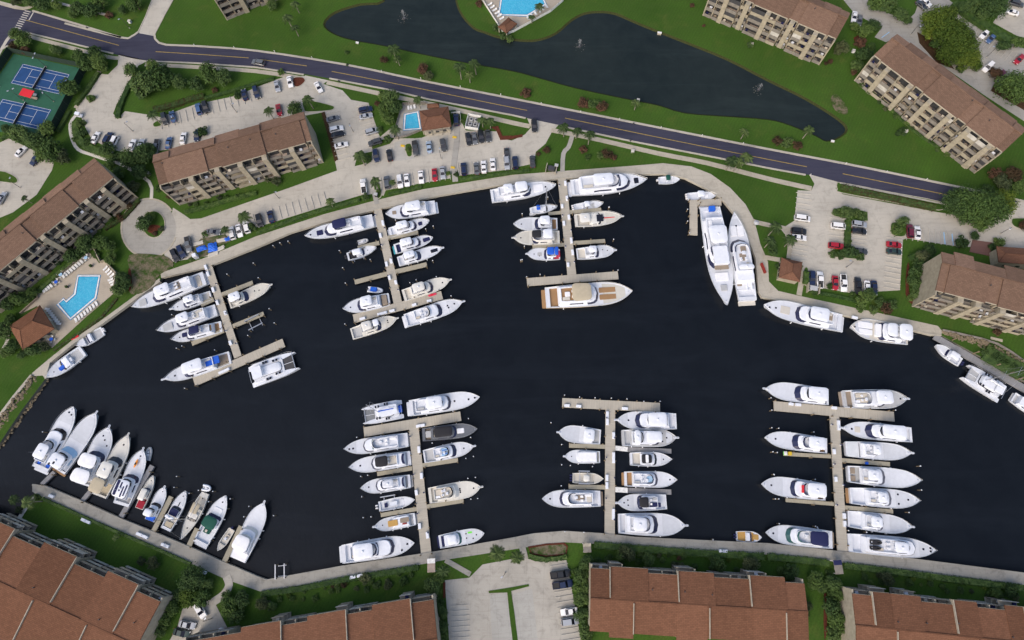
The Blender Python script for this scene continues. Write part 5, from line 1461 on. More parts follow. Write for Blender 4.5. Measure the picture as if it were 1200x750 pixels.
boat('white express cruiser with navy cockpit cover and tan seats in the lower left row', 'Q', (268, 412), (426, 126), 78, 'ex', a=.62, a0=.34, b=None, top=(.28, .36, W1, .8), low=True, cock='deck_tan', glass='dark_glass',
     pads=[('cockpit_cover', .36, .52, -.7, .7, NV, 'h', .25), ('aft_seat', .07, .2, -.6, .6, 'canvas_tan', 'c', .4), ('deck_skylight', .58, .74, -.08, .08, 'dark_glass', 'd', .05)], name='express_cruiser', hatch=((.86, 0),))
sb = boat('cream sailing yacht with tan cockpit canvas, stern outward in the lower left row', 'Q', (562, 142), (392, 482), 78, 'sail', a=.64, a0=.42, b=None, top=(.22, .44, 'canvas_tan', .62), low=True, glass='dark_glass', cock='deck_tan', name='sailing_yacht', cat='sailboat', hatch=((.76, 0), (.12, 0)), **CR)
mast(sb[0], sb[3](.56), sb[4](.5)+.5, 19.0, sb[1]*.36, None, sb[1], sb[4], sb[5], sb[3], 1.5)
dinghy('white inflatable hung at the stern of the cream sailing yacht', 'Q', (545, 100), (604, 112), 52, 1.1, 'gelcoat_bright', 'deck_grey', motor=False)
boat('white yacht with a large dark green canopy in the lower left row', 'Q', (522, 520), (722, 160), 112, 'ex', a=.64, a0=.36, b=None, top=(.34, .56, 'canvas_green', .80), low=True, hatch=((.86, 0),), engines=0, plat='deck_white', cock='deck_white',
     pads=[('seat', .22, .32, -.3, .5, 'canvas_green', 'c', .5), ('table', .24, .29, 0, .3, 'cushion', 'c', .65), ('foredeck_cover', .60, .74, -.5, .5, 'canvas_white', 'd', .2)], name='express_cruiser', dome=False)
boat('small cream open boat between the fingers, bow toward the quay', 'Q', (752, 408), (650, 566), 50, 'cc', a=None, b=None, top=None, engines=1, eng='canvas_navy', hatch=(), rail=False, hull='gelcoat_cream', deck='deck_tan', cock='deck_tan',
     pads=[('console', .38, .5, -.3, .3, 'gelcoat_white', 'c', .8), ('seat', .26, .32, -.4, .4, 'cushion', 'c', .4)], name='open_boat')
boat('large all white covered sportfisher, rightmost of the lower left row', 'Q', (800, 632), (1000, 214), 128, 'sf', a=.58, b=.46, b0=.16, a0=.14, top=(.18, .42, 'canvas_white', .76), pulpit=True, hatch=(), cock='deck_white', glass='gelcoat_cream', wsw=.06, name='sport_fisher',
     pads=[('stern_cover', .0, .14, -.8, .8, 'canvas_white', 'd', .2)])
# ---- lower left dock
catamaran('white sailing catamaran with grey trampolines and blue covers, end of the lower left dock', 'H', (508, 180), (216, 238), 140, 15.0, name='sailing_catamaran', blue='canvas_blue', front=.32)
boat('white yacht with tan aft sunbed lying along the outer arm of the lower left dock', 'H', (562, 178), (1078, 98), 118, 'my', a=.60, b=.50, b0=.10, top=(.26, .48, W1, .66), plat='deck_white', wsw=.06, cock='deck_white',
     pads=[('sunpad', .10, .24, -.5, .5, 'deck_tan', 'h', .15)], hatch=((.64, 0), (.84, -.05), (.93, 0)))
boat('dark grey yacht with black roof, the only dark hulled boat', 'H', (655, 372), (1060, 330), 96, 'my', a=.66, b=.54, b0=.2, top=(.24, .56, 'canvas_black', .7), hull='gelcoat_grey', house='gelcoat_grey', deck='gelcoat_grey', cock='grey_teak', fly='grey_teak',
     pads=[('sunpad', .63, .76, -.35, .35, 'canvas_white', 'd', .15), ('sunpad', .06, .18, -.45, .45, 'deck_grey', 'd', .15)], hatch=(), dome=False, low=True)
boat('white yacht with two dark windshields and a dark edged aft pad, lower left dock', 'H', (550, 408), (86, 478), 104, 'my', a=.72, b=.56, b0=.14, top=None, plat='deck_grey', wsw=.07, glass='blue_glass', bar=((.53, .555, 'green_glass', 'h'),),
     pads=[('sunpad', .14, .30, -.5, .5, 'deck_white', 'h', .12)], hatch=((.86, .1), (.92, .1), (.45, .2), (.22, -.4)))
boat('white cruiser with blue striped bridge seats, right of the lower left dock', 'H', (664, 532), (1034, 456), 100, 'sf', a=.68, b=.54, b0=.22, top=None, pulpit=True, cock='deck_grey',
     pads=[('striped_seat', .36, .52, .08, .5, 'light_blue', 'f', .3), ('striped_seat', .36, .52, -.5, -.08, 'light_blue', 'f', .3), ('seat_stripe', .38, .50, .2, .3, 'canvas_blue', 'f', .33), ('seat_stripe', .38, .50, -.3, -.2, 'canvas_blue', 'f', .33)], name='motor_yacht', hatch=((.80, 0),))
boat('white yacht with a square black bimini, left of the lower left dock', 'H', (570, 542), (122, 612), 106, 'my', a=.66, b=.56, b0=.2, top=(.34, .54, 'canvas_black', .62), plat='deck_white', fly='deck_tan', bar=((.10, .14, 'blue_glass', 'h'),), wsw=.08, hatch=((.82, 0),), dome=False, a0=.08)
boat('white yacht with dark hull outline and grey stern deck, left of the lower left dock', 'I', (567, 55), (206, 108), 98, 'my', a=.72, b=.60, b0=.22, top=(.30, .52, 'deck_white', .5), plat='deck_grey', stripe='dark_glass', cock='deck_grey', bar=((.12, .16, 'blue_glass', 'h'),), a0=.10, wsw=.09)
boat('white centre console on a lift, left of the lower left dock', 'I', (332, 242), (600, 190), 74, 'cc', a=None, b=None, top=None, engines=2, hatch=(), name='centre_console', pads=[('console', .32, .52, -.4, .4, 'gelcoat_bright', 'c', .9), ('bow_cushion', .58, .7, -.55, .55, 'deck_white', 'c', .5), ('leaning_post', .16, .24, -.4, .4, 'canvas_navy', 'c', .6)])
boat('white cruiser with golden foredeck pad and brown aft cover, left of the lower left dock', 'I', (603, 332), (304, 390), 90, 'my', a=.62, a0=.14, b=None, top=None, plat='deck_grey', cock='deck_grey', low=True,
     pads=[('sunpad', .42, .66, -.45, .45, 'canvas_gold', 'h', .15), ('aft_cover', .14, .36, -.5, .2, 'grey_teak', 'h', .15), ('aft_seat', .2, .32, .25, .5, 'boot_red', 'h', .2)], pulpit=True, hatch=((.80, 0),), glass='gelcoat_white')
boat('largest white yacht of the lower left dock, lying along the quay', 'I', (66, 592), (602, 506), 138, 'my', a=.74, b=.52, b0=.14, top=(.20, .46, W1, .72), plat='deck_white', wsw=.07, hatch=((.90, 0), (.82, -.5)), bar=((.49, .52, 'blue_glass', 'h'),))
boat('cream yacht with open cream flybridge and bow pulpit, right of the lower left dock', 'I', (702, 162), (1086, 98), 116, 'my', a=.60, b=.50, b0=.12, top=None, pulpit=True, fly='deck_tan', glass='gelcoat_cream', cock='deck_tan', hatch=((.86, 0), (.60, .2), (.60, 0), (.60, -.2)), **CR,
     pads=[('lounge_seat', .16, .28, -.5, .5, 'cushion', 'f', .25), ('deck_locker', .30, .34, .1, .5, 'deck_white', 'f', .4)])
boat('white cruiser with navy stern and lime green foredeck mat, on the bottom quay', 'I', (778, 502), (1112, 436), 98, 'my', a=.52, a0=.10, b=None, top=(.20, .40, W1, .62), plat=NV, glass='green_glass', low=True,
     pads=[('aft_cover', .06, .16, -.7, .7, NV, 'd', .5), ('foredeck_mat', .64, .74, .35, .60, 'vivid_green', 'd', .06)], hatch=((.82, 0), (.60, .4), (.60, -.2), (.74, -.4)), dome=False)
# ---- lower middle dock
boat('white yacht with navy crescent windshield, topmost right berth of the lower middle dock', 'J', (1050, 210), (608, 202), 122, 'sf', a=.72, b=.52, b0=.16, a0=.12, top=(.20, .50, W1, .74), pulpit=True, hatch=((.80, 0),), cock='deck_white', name='motor_yacht')
boat('pale blue decked yacht with twin white tops, right of the lower middle dock', 'J', (650, 332), (1048, 332), 118, 'my', a=.72, a0=.18, b=.40, b0=.18, top=(.20, .32, W1, .76), tops=[(.42, .70, W1, .62)], pulpit=True, deck='deck_grey', cock='deck_grey', hull='gelcoat_white', hatch=((.82, 0), (.74, .5), (.74, -.4)))
boat('white express cruiser with black top and white roof stripe, right of the lower middle dock', 'J', (710, 486), (1015, 490), 96, 'ex', a=.68, a0=.24, b=None, top=(.26, .50, 'canvas_black', .62), low=True, cock='deck_tan', glass='dark_glass', pads=[('roof_stripe', .35, .42, -.55, .55, 'canvas_white', 't', .05)], hatch=((.80, 0),), name='express_cruiser', dome=False)
boat('white yacht with teak stern platform and blue bridge pad, right of the lower middle dock', 'J', (668, 632), (1050, 640), 108, 'my', a=.66, b=.56, b0=.16, top=None, plat='teak', cock='teak', hull='gelcoat_white',
     pads=[('sunpad', .42, .54, -.35, .35, 'light_blue', 'f', .35), ('wet_bar', .3, .34, -.4, .2, 'deck_white', 'f', .5)], hatch=((.87, 0),), stripe='boot_red')
boat('white cruiser with navy tender cover and dark awning, right of the lower middle dock', 'n', (716, 545), (486, 550), 72, 'sf', a=.62, b=.52, b0=.2, top=(.40, .58, 'canvas_black', .6), pulpit=True, cock='deck_white', hatch=((.86, 0), (.78, .3), (.78, -.3)),
     pads=[('tender_cover', .14, .36, .05, .6, NV, 'h', .5)], name='motor_yacht', dome=False)
boat('big white sportfisher alongside the bottom quay, right of the lower middle dock', 'n', (492, 645), (800, 654), 96, 'sf', a=.62, b=.48, b0=.16, a0=.10, top=(.20, .40, W1, .56), pulpit=True, hatch=(), name='sport_fisher')
boat('white sportfisher with grey cockpit, topmost left berth of the lower middle dock', 'J', (494, 325), (182, 291), 114, 'sf', a=.42, b=None, a0=.18, top=(.16, .40, W1, .70), pulpit=True, cock='deck_grey', hatch=(), name='sport_fisher', glass='gelcoat_pale')
boat('white cruiser with one long plain cabin roof, left of the lower middle dock', 'J', (490, 472), (228, 467), 90, 'sf', a=.70, b=None, a0=.08, top=None, pulpit=True, cock='deck_tan', hatch=((.80, 0),), glass='gelcoat_white', pads=[('roof_deck', .12, .62, -.6, .6, 'canvas_white', 'h', .1)], name='motor_yacht', stripe='boot_red')
boat('cream centre console on a boat lift, left of the lower middle dock', 'J', (288, 625), (514, 632), 74, 'cc', a=None, b=None, top=(.34, .54, 'gelcoat_cream', .6), engines=3, eng='canvas_navy', hatch=(), deck='deck_tan', cock='deck_tan', hull='gelcoat_cream', name='centre_console', pads=[('console', .38, .5, -.3, .3, 'gelcoat_white', 'c', .9)])
boat('dark edged white yacht with open bridge seats, lowest left of the lower middle dock', 'n', (410, 530), (138, 531), 74, 'my', a=.72, b=.58, b0=.14, top=None, plat='grey_teak', stripe='dark_glass', wsw=.09, pads=[('lounge_seat', .28, .42, -.4, .2, 'grey_teak', 'f', .3), ('sunpad', .16, .24, -.4, .4, 'deck_tan', 'f', .25)], hatch=((.86, 0),))
boat('small white boat with tan cockpit and tan bow pad on the bottom quay', 'n', (1042, 704), (1158, 710), 46, 'cc', a=.62, a0=.36, b=None, top=None, engines=2, eng='canvas_navy', low=True, cock='canvas_gold', hatch=(), rail=False, pads=[('bow_pad', .66, .88, -.5, .5, 'canvas_gold', 'd', .12)], name='open_boat')
# ---- lower right dock
boat('white sportfisher with bow pulpit, left on the outer arm of the lower right dock', 'K', (518, 152), (66, 95), 116, 'sf', a=.56, b=.40, b0=.10, a0=.06, top=(.08, .38, W1, .68), pulpit=True, hatch=(), name='sport_fisher')
boat('grey decked flybridge yacht, right on the outer arm of the lower right dock', 'K', (622, 165), (1060, 166), 122, 'my', a=.68, b=.42, b0=.12, top=(.44, .70, W1, .68), pulpit=True, deck='deck_grey', cock='grey_teak', plat='grey_teak', fly='deck_grey', hull='gelcoat_white',
     pads=[('lounge_seat', .16, .34, .08, .5, 'cushion', 'f', .3), ('lounge_seat', .16, .34, -.5, -.08, 'cushion', 'f', .3)], hatch=((.9, 0),))
boat('long white sportfisher with stepped navy windshields, topmost right berth of the lower right dock', 'K', (1104, 418), (604, 370), 108, 'sf', a=.70, b=.52, b0=.14, a0=.10, top=(.17, .50, W1, .70), pulpit=True, hatch=((.86, 0),), name='sport_fisher',
     pads=[('sunpad', .74, .82, -.35, .35, 'deck_tan', 'd', .08)], stripe=None)
boat('white sportfisher with teak cockpit corner, upper left berth of the lower right dock', 'K', (508, 495), (60, 436), 110, 'sf', a=.58, b=.44, b0=.12, a0=.12, top=(.10, .36, W1, .66), cock='teak', hatch=((.82, 0),), name='sport_fisher')
boat('all white sportfisher with pale blue cockpit cover, second right berth of the lower right dock', 'K', (640, 515), (1090, 546), 110, 'sf', a=.52, b=.48, b0=.26, a0=.22, top=(.34, .46, W1, .56), pulpit=True, hatch=(), glass='gelcoat_white', pads=[('cockpit_cover', .02, .20, -.85, .85, 'gelcoat_pale', 'd', .15)], name='sport_fisher')
boat('white sportfisher with brown cockpit seats, third right berth of the lower right dock', 'L', (668, 50), (1070, 86), 98, 'sf', a=.53, b=.40, b0=.16, a0=.16, top=(.2, .36, W1, .52), cock='deck_grey', hatch=(), name='sport_fisher', wsw=.085,
     pads=[('seat', .04, .11, .1, .7, 'grey_teak', 'c', .4), ('seat', .04, .11, -.7, -.1, 'grey_teak', 'c', .4)])
boat('white sportfisher with three foredeck hatches, fourth right berth of the lower right dock', 'L', (680, 172), (1062, 200), 96, 'sf', a=.62, b=.52, b0=.24, a0=.22, top=(.32, .46, W1, .54), cock='deck_white', plat='teak', hatch=((.70, .5), (.84, 0), (.70, -.5)), name='sport_fisher', wsw=.085, stripe='boot_red')
boat('white sportfisher with long bow pulpit, second right berth above the bottom quay, lower right dock', 'L', (668, 302), (1020, 347), 96, 'sf', a=.58, b=.50, b0=.24, a0=.22, top=(.28, .46, W1, .54), pulpit=True, hatch=(), name='sport_fisher', wsw=.085)
boat('long white yacht carrying two black tenders along the bottom quay, lower right dock', 'L', (668, 436), (1150, 478), 104, 'my', a=.78, b=.68, b0=.22, top=(.46, .62, W1, .5), plat='deck_white', cock='deck_white', wsw=.05,
     pads=[('teak_strip', .19, .22, -.8, .8, 'teak', 'd', .5)], hatch=((.86, 0), (.94, .15), (.94, -.15)))
dinghy('black tender nearer the dock side on the long yacht at the bottom quay', 'L', (792, 432), (856, 436), 30, 3.6, 'rubber', 'canvas_black', 'canvas_black', False, name='tender', cat='tender')
dinghy('slimmer black tender nearer the quay on the long yacht at the bottom quay', 'L', (792, 464), (852, 468), 24, 3.6, 'rubber', 'canvas_black', 'canvas_black', False, name='tender', cat='tender')
boat('white sportfisher with a red bar on its bridge, left of the lower right dock', 'L', (540, 152), (174, 106), 100, 'sf', a=.56, b=.40, b0=.10, a0=.12, top=(.06, .34, W1, .66), cock='teak', hatch=((.84, 0),), name='sport_fisher', wsw=.07,
     pads=[('bridge_screen', .37, .395, -.4, .4, 'vivid_red', 'h', .8)])
boat('white yacht with big navy bimini on the bottom quay, left of the lower right dock', 'L', (580, 422), (197, 378), 100, 'my', a=.72, b=.58, b0=.14, top=(.14, .40, NV, .70), plat='grey_teak', stripe='grey_teak', deck='deck_white', hatch=((.88, 0),), dome=False, glass='green_glass')
# ---- left seawall
boat('white runabout with brown cockpit on the left seawall below the pool', 'O', (556, 478), (416, 562), 52, 'cc', a=.62, a0=.4, b=None, top=None, low=True, cock='deck_grey', hatch=(), name='runabout', engines=2)
boat('white boat with bright blue tarpaulins on the left seawall below the pool', 'O', (450, 588), (256, 738), 66, 'ex', a=.62, a0=.36, b=None, top=None, low=True, cock='deck_grey', hatch=((.8, 0),), name='day_cruiser', glass='dark_glass',
     pads=[('tarpaulin', .52, .66, .05, .55, 'canvas_blue', 'd', .6), ('tarpaulin', .44, .54, -.4, .0, 'canvas_blue', 'd', .5), ('console', .30, .4, -.3, .3, 'gelcoat_white', 'c', .9)])
# ================================================================== docks, pilings, dock furniture
rd = random.Random(31)
PILES = []
def piece(name, mat, parent, t, c0, c1, width, z0, z1, overlap=0.0):
    """a straight deck: centre line traced from c0 to c1, width in traced pixels; local x runs along it"""
    A = at(t, *c0, z1); B_ = at(t, *c1, z1)
    d = B_-A; L = d.length; u = d.normalized()
    _, _, _, wd = place(t, c0, c1, width, z1)
    o = MB().box(-overlap, L+overlap, -wd/2, wd/2, z0, z1).build(name, mat, parent)
    o.location = (A.x, A.y, 0); o.rotation_euler = (0, 0, math.atan2(d.y, d.x))
    return A, u, L, wd, o

def pile_at(p, parent, top=0.9, r=.17):
    MB().cyl(p.x, p.y, -3.5, top, r, 8).cyl(p.x, p.y, top, top+.10, r+.04, 8, r*.5).build('pile', 'wood_post', parent)

def dock(label, t, main, mw, heads=(), fingers=(), fw=22, floats=(), name='dock'):
    A0 = at(t, *main[0], 0)
    root = thing(name, label, 'dock')
    A, u, L, wd, o = piece('walkway', 'dock_planks', root, t, *main, mw, -.42, -.02)
    nn = Vector((-u.y, u.x, 0))
    for k in range(int(L/7)+1):
        for sg in (1, -1):
            p = A+u*min(L-.3, k*7+1.2)+nn*sg*(wd/2+.12)
            pile_at(p, root, .55 if k % 2 else .3)
    z = -.024
    for c0, c1, w_ in heads:
        z -= .004
        A2, u2, L2, w2, o = piece('dock_head', 'dock_planks', root, t, c0, c1, w_, -.42, z)
        n2 = Vector((-u2.y, u2.x, 0))
        for k in range(int(L2/5.5)+1):
            for sg in (1, -1):
                if rd.random() < .8: pile_at(A2+u2*min(L2-.2, k*5.5+.3)+n2*sg*(w2/2+.14), root, .75)
    for f in fingers:
        c0, c1 = f[0], f[1]; w_ = f[2] if len(f) > 2 else fw
        z -= .004
        A2, u2, L2, w2, o = piece('finger_pier', 'finger_planks', root, t, c0, c1, w_, -.36, z)
        n2 = Vector((-u2.y, u2.x, 0))
        for k in range(int(L2/5)+1):
            pile_at(A2+u2*min(L2-.15, k*5+.8)+n2*(w2/2+.12)*(1 if k % 2 else -1), root, .5)
    for c0, c1, w_, g0 in floats:
        A2, u2, L2, w2, o = piece('floating_pontoon', 'float_planks', root, t, c0, c1, w_, -1.35, -.72)
        if g0:
            piece('gangway', 'white_paint', root, t, g0, c0, w_, -.30, -.12)
    return root

dock('timber dock at upper left with a T shaped outer arm', 'A', ((437, 22), (603, 530)), 42, [((362, 668), (855, 452), 46)],
     [((510, 190), (685, 122)), ((575, 362), (745, 292)), ((470, 212), (400, 244), 24), ((525, 385), (350, 458), 22)])
dock('timber dock at upper middle with two long fingers and a T shaped outer arm', 'g', ((560, 250), (656, 692)), 38, [(('380'), ('0'), 0)][:0],
     [((605, 390), (750, 364), 18), ((640, 547), (790, 512), 20), ((570, 412), (470, 436), 18), ((607, 555), (456, 594), 20)])
ud = [o for o in COL.objects if o.get('label', '').startswith('timber dock at upper middle')][0]
A2, u2, L2, w2, o = piece('dock_head', 'dock_planks', ud, 'C', (228, 490), (920, 305), 66, -.42, -.05)
for k in range(8): pile_at(A2+u2*(k*L2/7.2+.2)+Vector((-u2.y, u2.x, 0))*(w2/2+.14)*(1 if k % 2 else -1), ud, .75)
dock('timber dock at upper right running straight out from the curved quay', 'h', ((231, 115), (277, 562)), 40, [((69, 594), (491, 562), 36)],
     [((268, 270), (413, 258), 17), ((283, 413), (431, 403), 17), ((236, 271), (168, 277), 14), ((241, 420), (95, 432), 16)])
dock('timber dock at lower left with its outer arm away from the quay', 'l', ((729, 238), (790, 852)), 47, [((499, 262), (947, 188), 44)],
     [((768, 416), (934, 391), 19), ((788, 607), (960, 579), 19), ((722, 429), (560, 456), 19), ((746, 617), (577, 646), 19)])
dock('timber dock at lower middle with an empty outer arm and floating side pontoons', 'n', ((455, 115), (452, 700)), 46, [((232, 86), (685, 109), 43)],
     [((432, 290), (264, 285), 19), ((431, 478), (262, 475), 20)], floats=[((535, 302), (737, 311), 22, (478, 296)), ((535, 492), (737, 500), 24, (478, 488))])
dock('timber dock at lower right with a long outer arm and four fingers', 'p', ((465, 225), (504, 868)), 45, [((185, 180), (742, 230), 44)],
     [((450, 414), (230, 402), 17), ((463, 634), (240, 616), 17), ((499, 431), (722, 450), 19), ((513, 650), (737, 669), 19)])
dock('small L shaped timber dock beside the huge superyacht', 'h', ((985, 214), (822, 222)), 14, [((840, 214), (840, 376), 36), ((858, 228), (968, 226), 26)], [])
rt = thing('floating_dock', 'long grey floating ramp dock along the right riprap bank', 'dock')
A2, u2, L2, w2, o = piece('gangway', 'float_planks', rt, 'r', (508, 288), (640, 365), 36, -.5, -.12)
piece('pontoon', 'float_planks', rt, 'r', (636, 363), (1200, 690), 42, -1.35, -.62)
for x, y, dx, dy in ((590, 330, 20, -14), (730, 412, 28, -12), (860, 490, 30, -10), (945, 540, 18, -25), (1000, 575, 20, -15)):
    p = at('r', x+22, y-14, -.6); pile_at(p, rt, 2.0, .2)
for nm, mat, cs in (('grey', 'float_planks', [((232, 472), (152, 552), 24), ((470, 580), (400, 662), 26), ((848, 432), (650, 755), 30)]),):
    for k, (c0, c1, w_) in enumerate(cs):
        r_ = thing('finger_dock', ['first grey gangway dock from the left on the bottom left quay', 'second grey gangway dock from the left on the bottom left quay',
                   'third grey gangway dock from the left, with a long floating end, bottom left quay'][k], 'dock', group='grey finger docks on the bottom left quay')
        A2, u2, L2, w2, o = piece('walkway', mat, r_, 'P', c0, c1, w_, -.9, -.25)
        for f in (.1, .9): pile_at(A2+u2*L2*f+Vector((-u2.y, u2.x, 0))*(w2/2+.14), r_, .8)
for k, (c0, c1, w_) in enumerate([((316, 168), (184, 425), 34), ((506, 402), (440, 540), 36), ((828, 385), (702, 650), 36)]):
    r_ = thing('finger_dock', ['timber finger dock between the blue covered and the navy covered boats', 'timber finger dock beside the yacht with the green canopy',
               'timber finger dock left of the large white covered sportfisher'][k], 'dock', group='timber finger docks on the bottom left quay')
    A2, u2, L2, w2, o = piece('walkway', 'finger_planks', r_, 'Q', c0, c1, w_, -.36, -.05)
    for f in (.05, .5, .95): pile_at(A2+u2*L2*f+Vector((-u2.y, u2.x, 0))*(w2/2+.14), r_, .6)

# ---- boat lifts
def lift(label, t, c0, c1, w_):
    pos, rz, L, B = place(t, c0, c1, w_, 0)
    r = thing('boat_lift', label, 'boat lift', (pos.x, pos.y, 0), rz)
    for sg in (1, -1):
        MB().box(-L/2, L/2, sg*B/2-.14, sg*B/2+.14, .9, 1.15).build('top_beam', 'steel', r)
        for x in (-L*.46, L*.46): MB().cyl(x, sg*B/2, -3.5, .9, .15, 8).build('pile', 'wood_post', r)
    for x in (-L*.35, L*.35): MB().box(x-.1, x+.1, -B/2+.1, B/2-.1, -1.0, -.8).build('cradle_beam', 'steel', r)
lift('empty boat lift between the fingers, right of the upper left dock', 'A', (658, 365), (735, 325), 52)
lift('boat lift under the black cockpit walkaround boat', 'B', (350, 465), (440, 440), 62)
lift('boat lift under the white centre console of the lower left dock', 'I', (358, 224), (466, 206), 100)
lift('boat lift under the cream centre console of the lower middle dock', 'J', (330, 622), (412, 624), 92)
lift('empty boat lift standing in the water by the bottom quay', 'm', (118, 362), (118, 432), 42)

# ---- free mooring pilings: round timber posts with white caps
NEAR = dict(A='upper left dock', B='upper middle dock', C='upper middle dock', g='upper middle dock', D='upper right dock', N='upper right dock', h='upper right dock', E='superyacht dock', F='right quay',
            P='lower left boat row', Q='lower left boat row', k='bottom left quay', H='lower left dock', I='lower left dock', l='lower left dock', m='bottom quay left of the lower left dock', J='lower middle dock', n='lower middle dock', o='bottom quay by the lower middle dock', K='lower right dock', L='lower right dock', p='lower right dock')
pil = thing('mooring_piling', 'x', 'piling', (0, 0, 0))
MB().cyl(0, 0, -3.6, .62, .15, 8).build('post', 'wood_post', pil)
MB().cyl(0, 0, .62, .72, .17, 10).cyl(0, 0, .72, .92, .16, 10, .03).build('cap', 'gelcoat_bright', pil)
spots = [('A', 688, 15), ('A', 543, 75), ('A', 715, 95), ('A', 775, 265), ('A', 802, 343), ('A', 657, 412), ('A', 240, 298), ('A', 265, 482), ('A', 295, 470), ('A', 310, 702), ('A', 475, 492),
         ('B', 272, 420), ('B', 900, 255), ('B', 478, 480), ('B', 850, 275), ('B', 897, 487), ('B', 648, 215),
         ('C', 143, 90), ('C', 165, 210), ('C', 668, 207), ('C', 718, 185), ('C', 990, 310), ('C', 160, 530), ('C', 875, 160),
         ('D', 462, 215), ('D', 282, 332), ('D', 895, 285), ('D', 925, 512), ('D', 297, 560), ('D', 282, 655), ('N', 280, 115), ('N', 312, 235), ('N', 408, 218), ('N', 955, 188),
         ('E', 75, 188), ('E', 75, 253), ('E', 85, 318),
         ('P', 160, 220), ('Q', 355, 20), ('Q', 337, 100), ('Q', 447, 143), ('Q', 515, 122), ('Q', 620, 130), ('Q', 590, 205), ('Q', 748, 184), ('Q', 722, 257), ('Q', 603, 492), ('Q', 885, 240), ('Q', 1066, 307), ('Q', 848, 315),
         ('H', 175, 390), ('H', 993, 252), ('H', 728, 432), ('H', 1010, 390), ('H', 975, 545), ('H', 1030, 530), ('H', 204, 676), ('H', 255, 668),
         ('I', 212, 168), ('I', 222, 322), ('I', 280, 316), ('I', 990, 35), ('I', 1045, 27), ('I', 1012, 187), ('I', 1062, 182),
         ('J', 130, 220), ('J', 362, 243), ('J', 208, 380), ('J', 208, 528), ('J', 272, 534), ('J', 434, 542), ('J', 205, 683), ('J', 229, 18), ('J', 340, 32), ('J', 453, 38), ('J', 573, 40), ('J', 687, 46), ('J', 810, 64), ('J', 930, 64),
         ('K', 112, 157), ('K', 118, 243), ('K', 118, 367), ('K', 166, 370), ('K', 413, 397), ('K', 125, 536), ('K', 156, 541), ('K', 135, 698), ('K', 1162, 636), ('K', 988, 243),
         ('L', 250, 52), ('L', 482, 80), ('L', 258, 190), ('L', 277, 190), ('L', 484, 345), ('L', 494, 350), ('L', 280, 330), ('L', 1075, 5), ('L', 1080, 140), ('L', 1010, 266), ('L', 772, 378), ('L', 670, 368),
         ('n', 245, 683), ('n', 333, 686), ('n', 930, 720), ('g', 78, 425), ('g', 110, 412), ('g', 148, 405), ('h', 448, 247), ('h', 40, 492)]
first = True
for t_, x, y in spots:
    p = at(t_, x, y, .7)
    if first:
        pil.location = (p.x, p.y, 0); first = False; q = pil
    else:
        q = dup(pil, (p.x, p.y, 0), rd.uniform(0, 3))
    q['label'] = 'white capped mooring piling standing in the water near the '+NEAR[t_]; q['group'] = 'mooring pilings near the '+NEAR[t_]

# ---- dock boxes, power pedestals and odds and ends
def chest(loc, rz, L=1.7, W_=.75, H=.7):
    r = thing('dock_box', 'white fibreglass dock box on the dock or quay edge', 'dock box', loc, rz, 'white dock boxes')
    MB().box(-L/2, L/2, -W_/2, W_/2, 0, H*.75).build('body', 'gelcoat_bright', r)
    o = rrect(-L/2-.04, L/2+.04, -W_/2-.04, W_/2+.04, .1)
    MB().slab(o, H*.75+.004, H, .1).build('lid', 'gelcoat_bright', r)
    return r
b0_ = None
def along(t, main, w_px, fr, side, z=-.02):
    global b0_
    A = at(t, *main[0], z); B_ = at(t, *main[1], z); d = B_-A
    _, _, _, wd = place(t, main[0], main[1], w_px, z)
    nn = Vector((-d.y, d.x, 0)).normalized()
    for f, s in zip(fr, side):
        p = A+d*f+nn*s*(wd/2-.5)
        rz = math.atan2(d.y, d.x)+rd.uniform(-.04, .04)
        if b0_ is None: b0_ = chest((p.x, p.y, z+.01), rz)
        q = dup(b0_, (p.x, p.y, z+.01), rz, scale=(rd.uniform(.75, 1.15), 1, 1)) if b0_.location != Vector((p.x, p.y, z+.01)) else b0_
        q['label'] = 'white fibreglass dock box on the '+NEAR[t]; q['group'] = 'white dock boxes on the '+NEAR[t]
along('A', ((437, 22), (603, 530)), 42, (.03, .10, .28, .42, .55, .85), (-1, -1, -1, -1, 1, -1))
along('A', ((362, 668), (855, 452)), 46, (.30, .36), (-1, -1))
along('g', ((560, 250), (656, 692)), 38, (.18, .30, .58, .60, .74, .8), (1, -1, 1, -1, -1, 1))
along('C', (((228, 490)), (920, 305)), 66, (.10, .30, .35, .43, .68, .85), (-1, -1, -1, -1, -1, -1))
along('h', ((231, 115), (277, 562)), 40, (.06, .22, .30, .42, .48, .66, .78, .9), (1, 1, -1, 1, -1, 1, 1, -1))
along('l', ((729, 238), (784, 800)), 47, (.20, .42, .55, .82, .9), (1, 1, -1, -1, 1))
along('l', ((499, 262), (947, 188)), 44, (.56, .60), (-1, -1))
along('n', ((455, 115), (452, 700)), 46, (.05, .11, .22, .38, .42, .56, .62, .82, .86), (-1, -1, 1, 1, 1, -1, -1, 1, 1))
along('n', ((232, 86), (685, 109)), 43, (.05, .17, .64), (-1, -1, -1))
along('p', ((465, 225), (500, 810)), 45, (.06, .10, .30, .52, .80, .86), (1, 1, -1, -1, 1, 1))
along('p', ((185, 180), (742, 230)), 44, (.14, .20, .5), (1, 1, 1))
along('k', ((215, 95), (1100, 480)), 60, (.02, .22, .24, .49, .52, .62, .63, .84), (1, -1, -1, 1, 1, 1, 1, -1), .06)
along('m', ((420, 420), (760, 350)), 40, (.10, .2), (-1, -1), .06)
along('o', ((600, 260), (1200, 300)), 50, (.64, .66), (-1, -1), .06)
along('F', ((700, 235), (1000, 300)), 50, (.08,), (1,), .06)
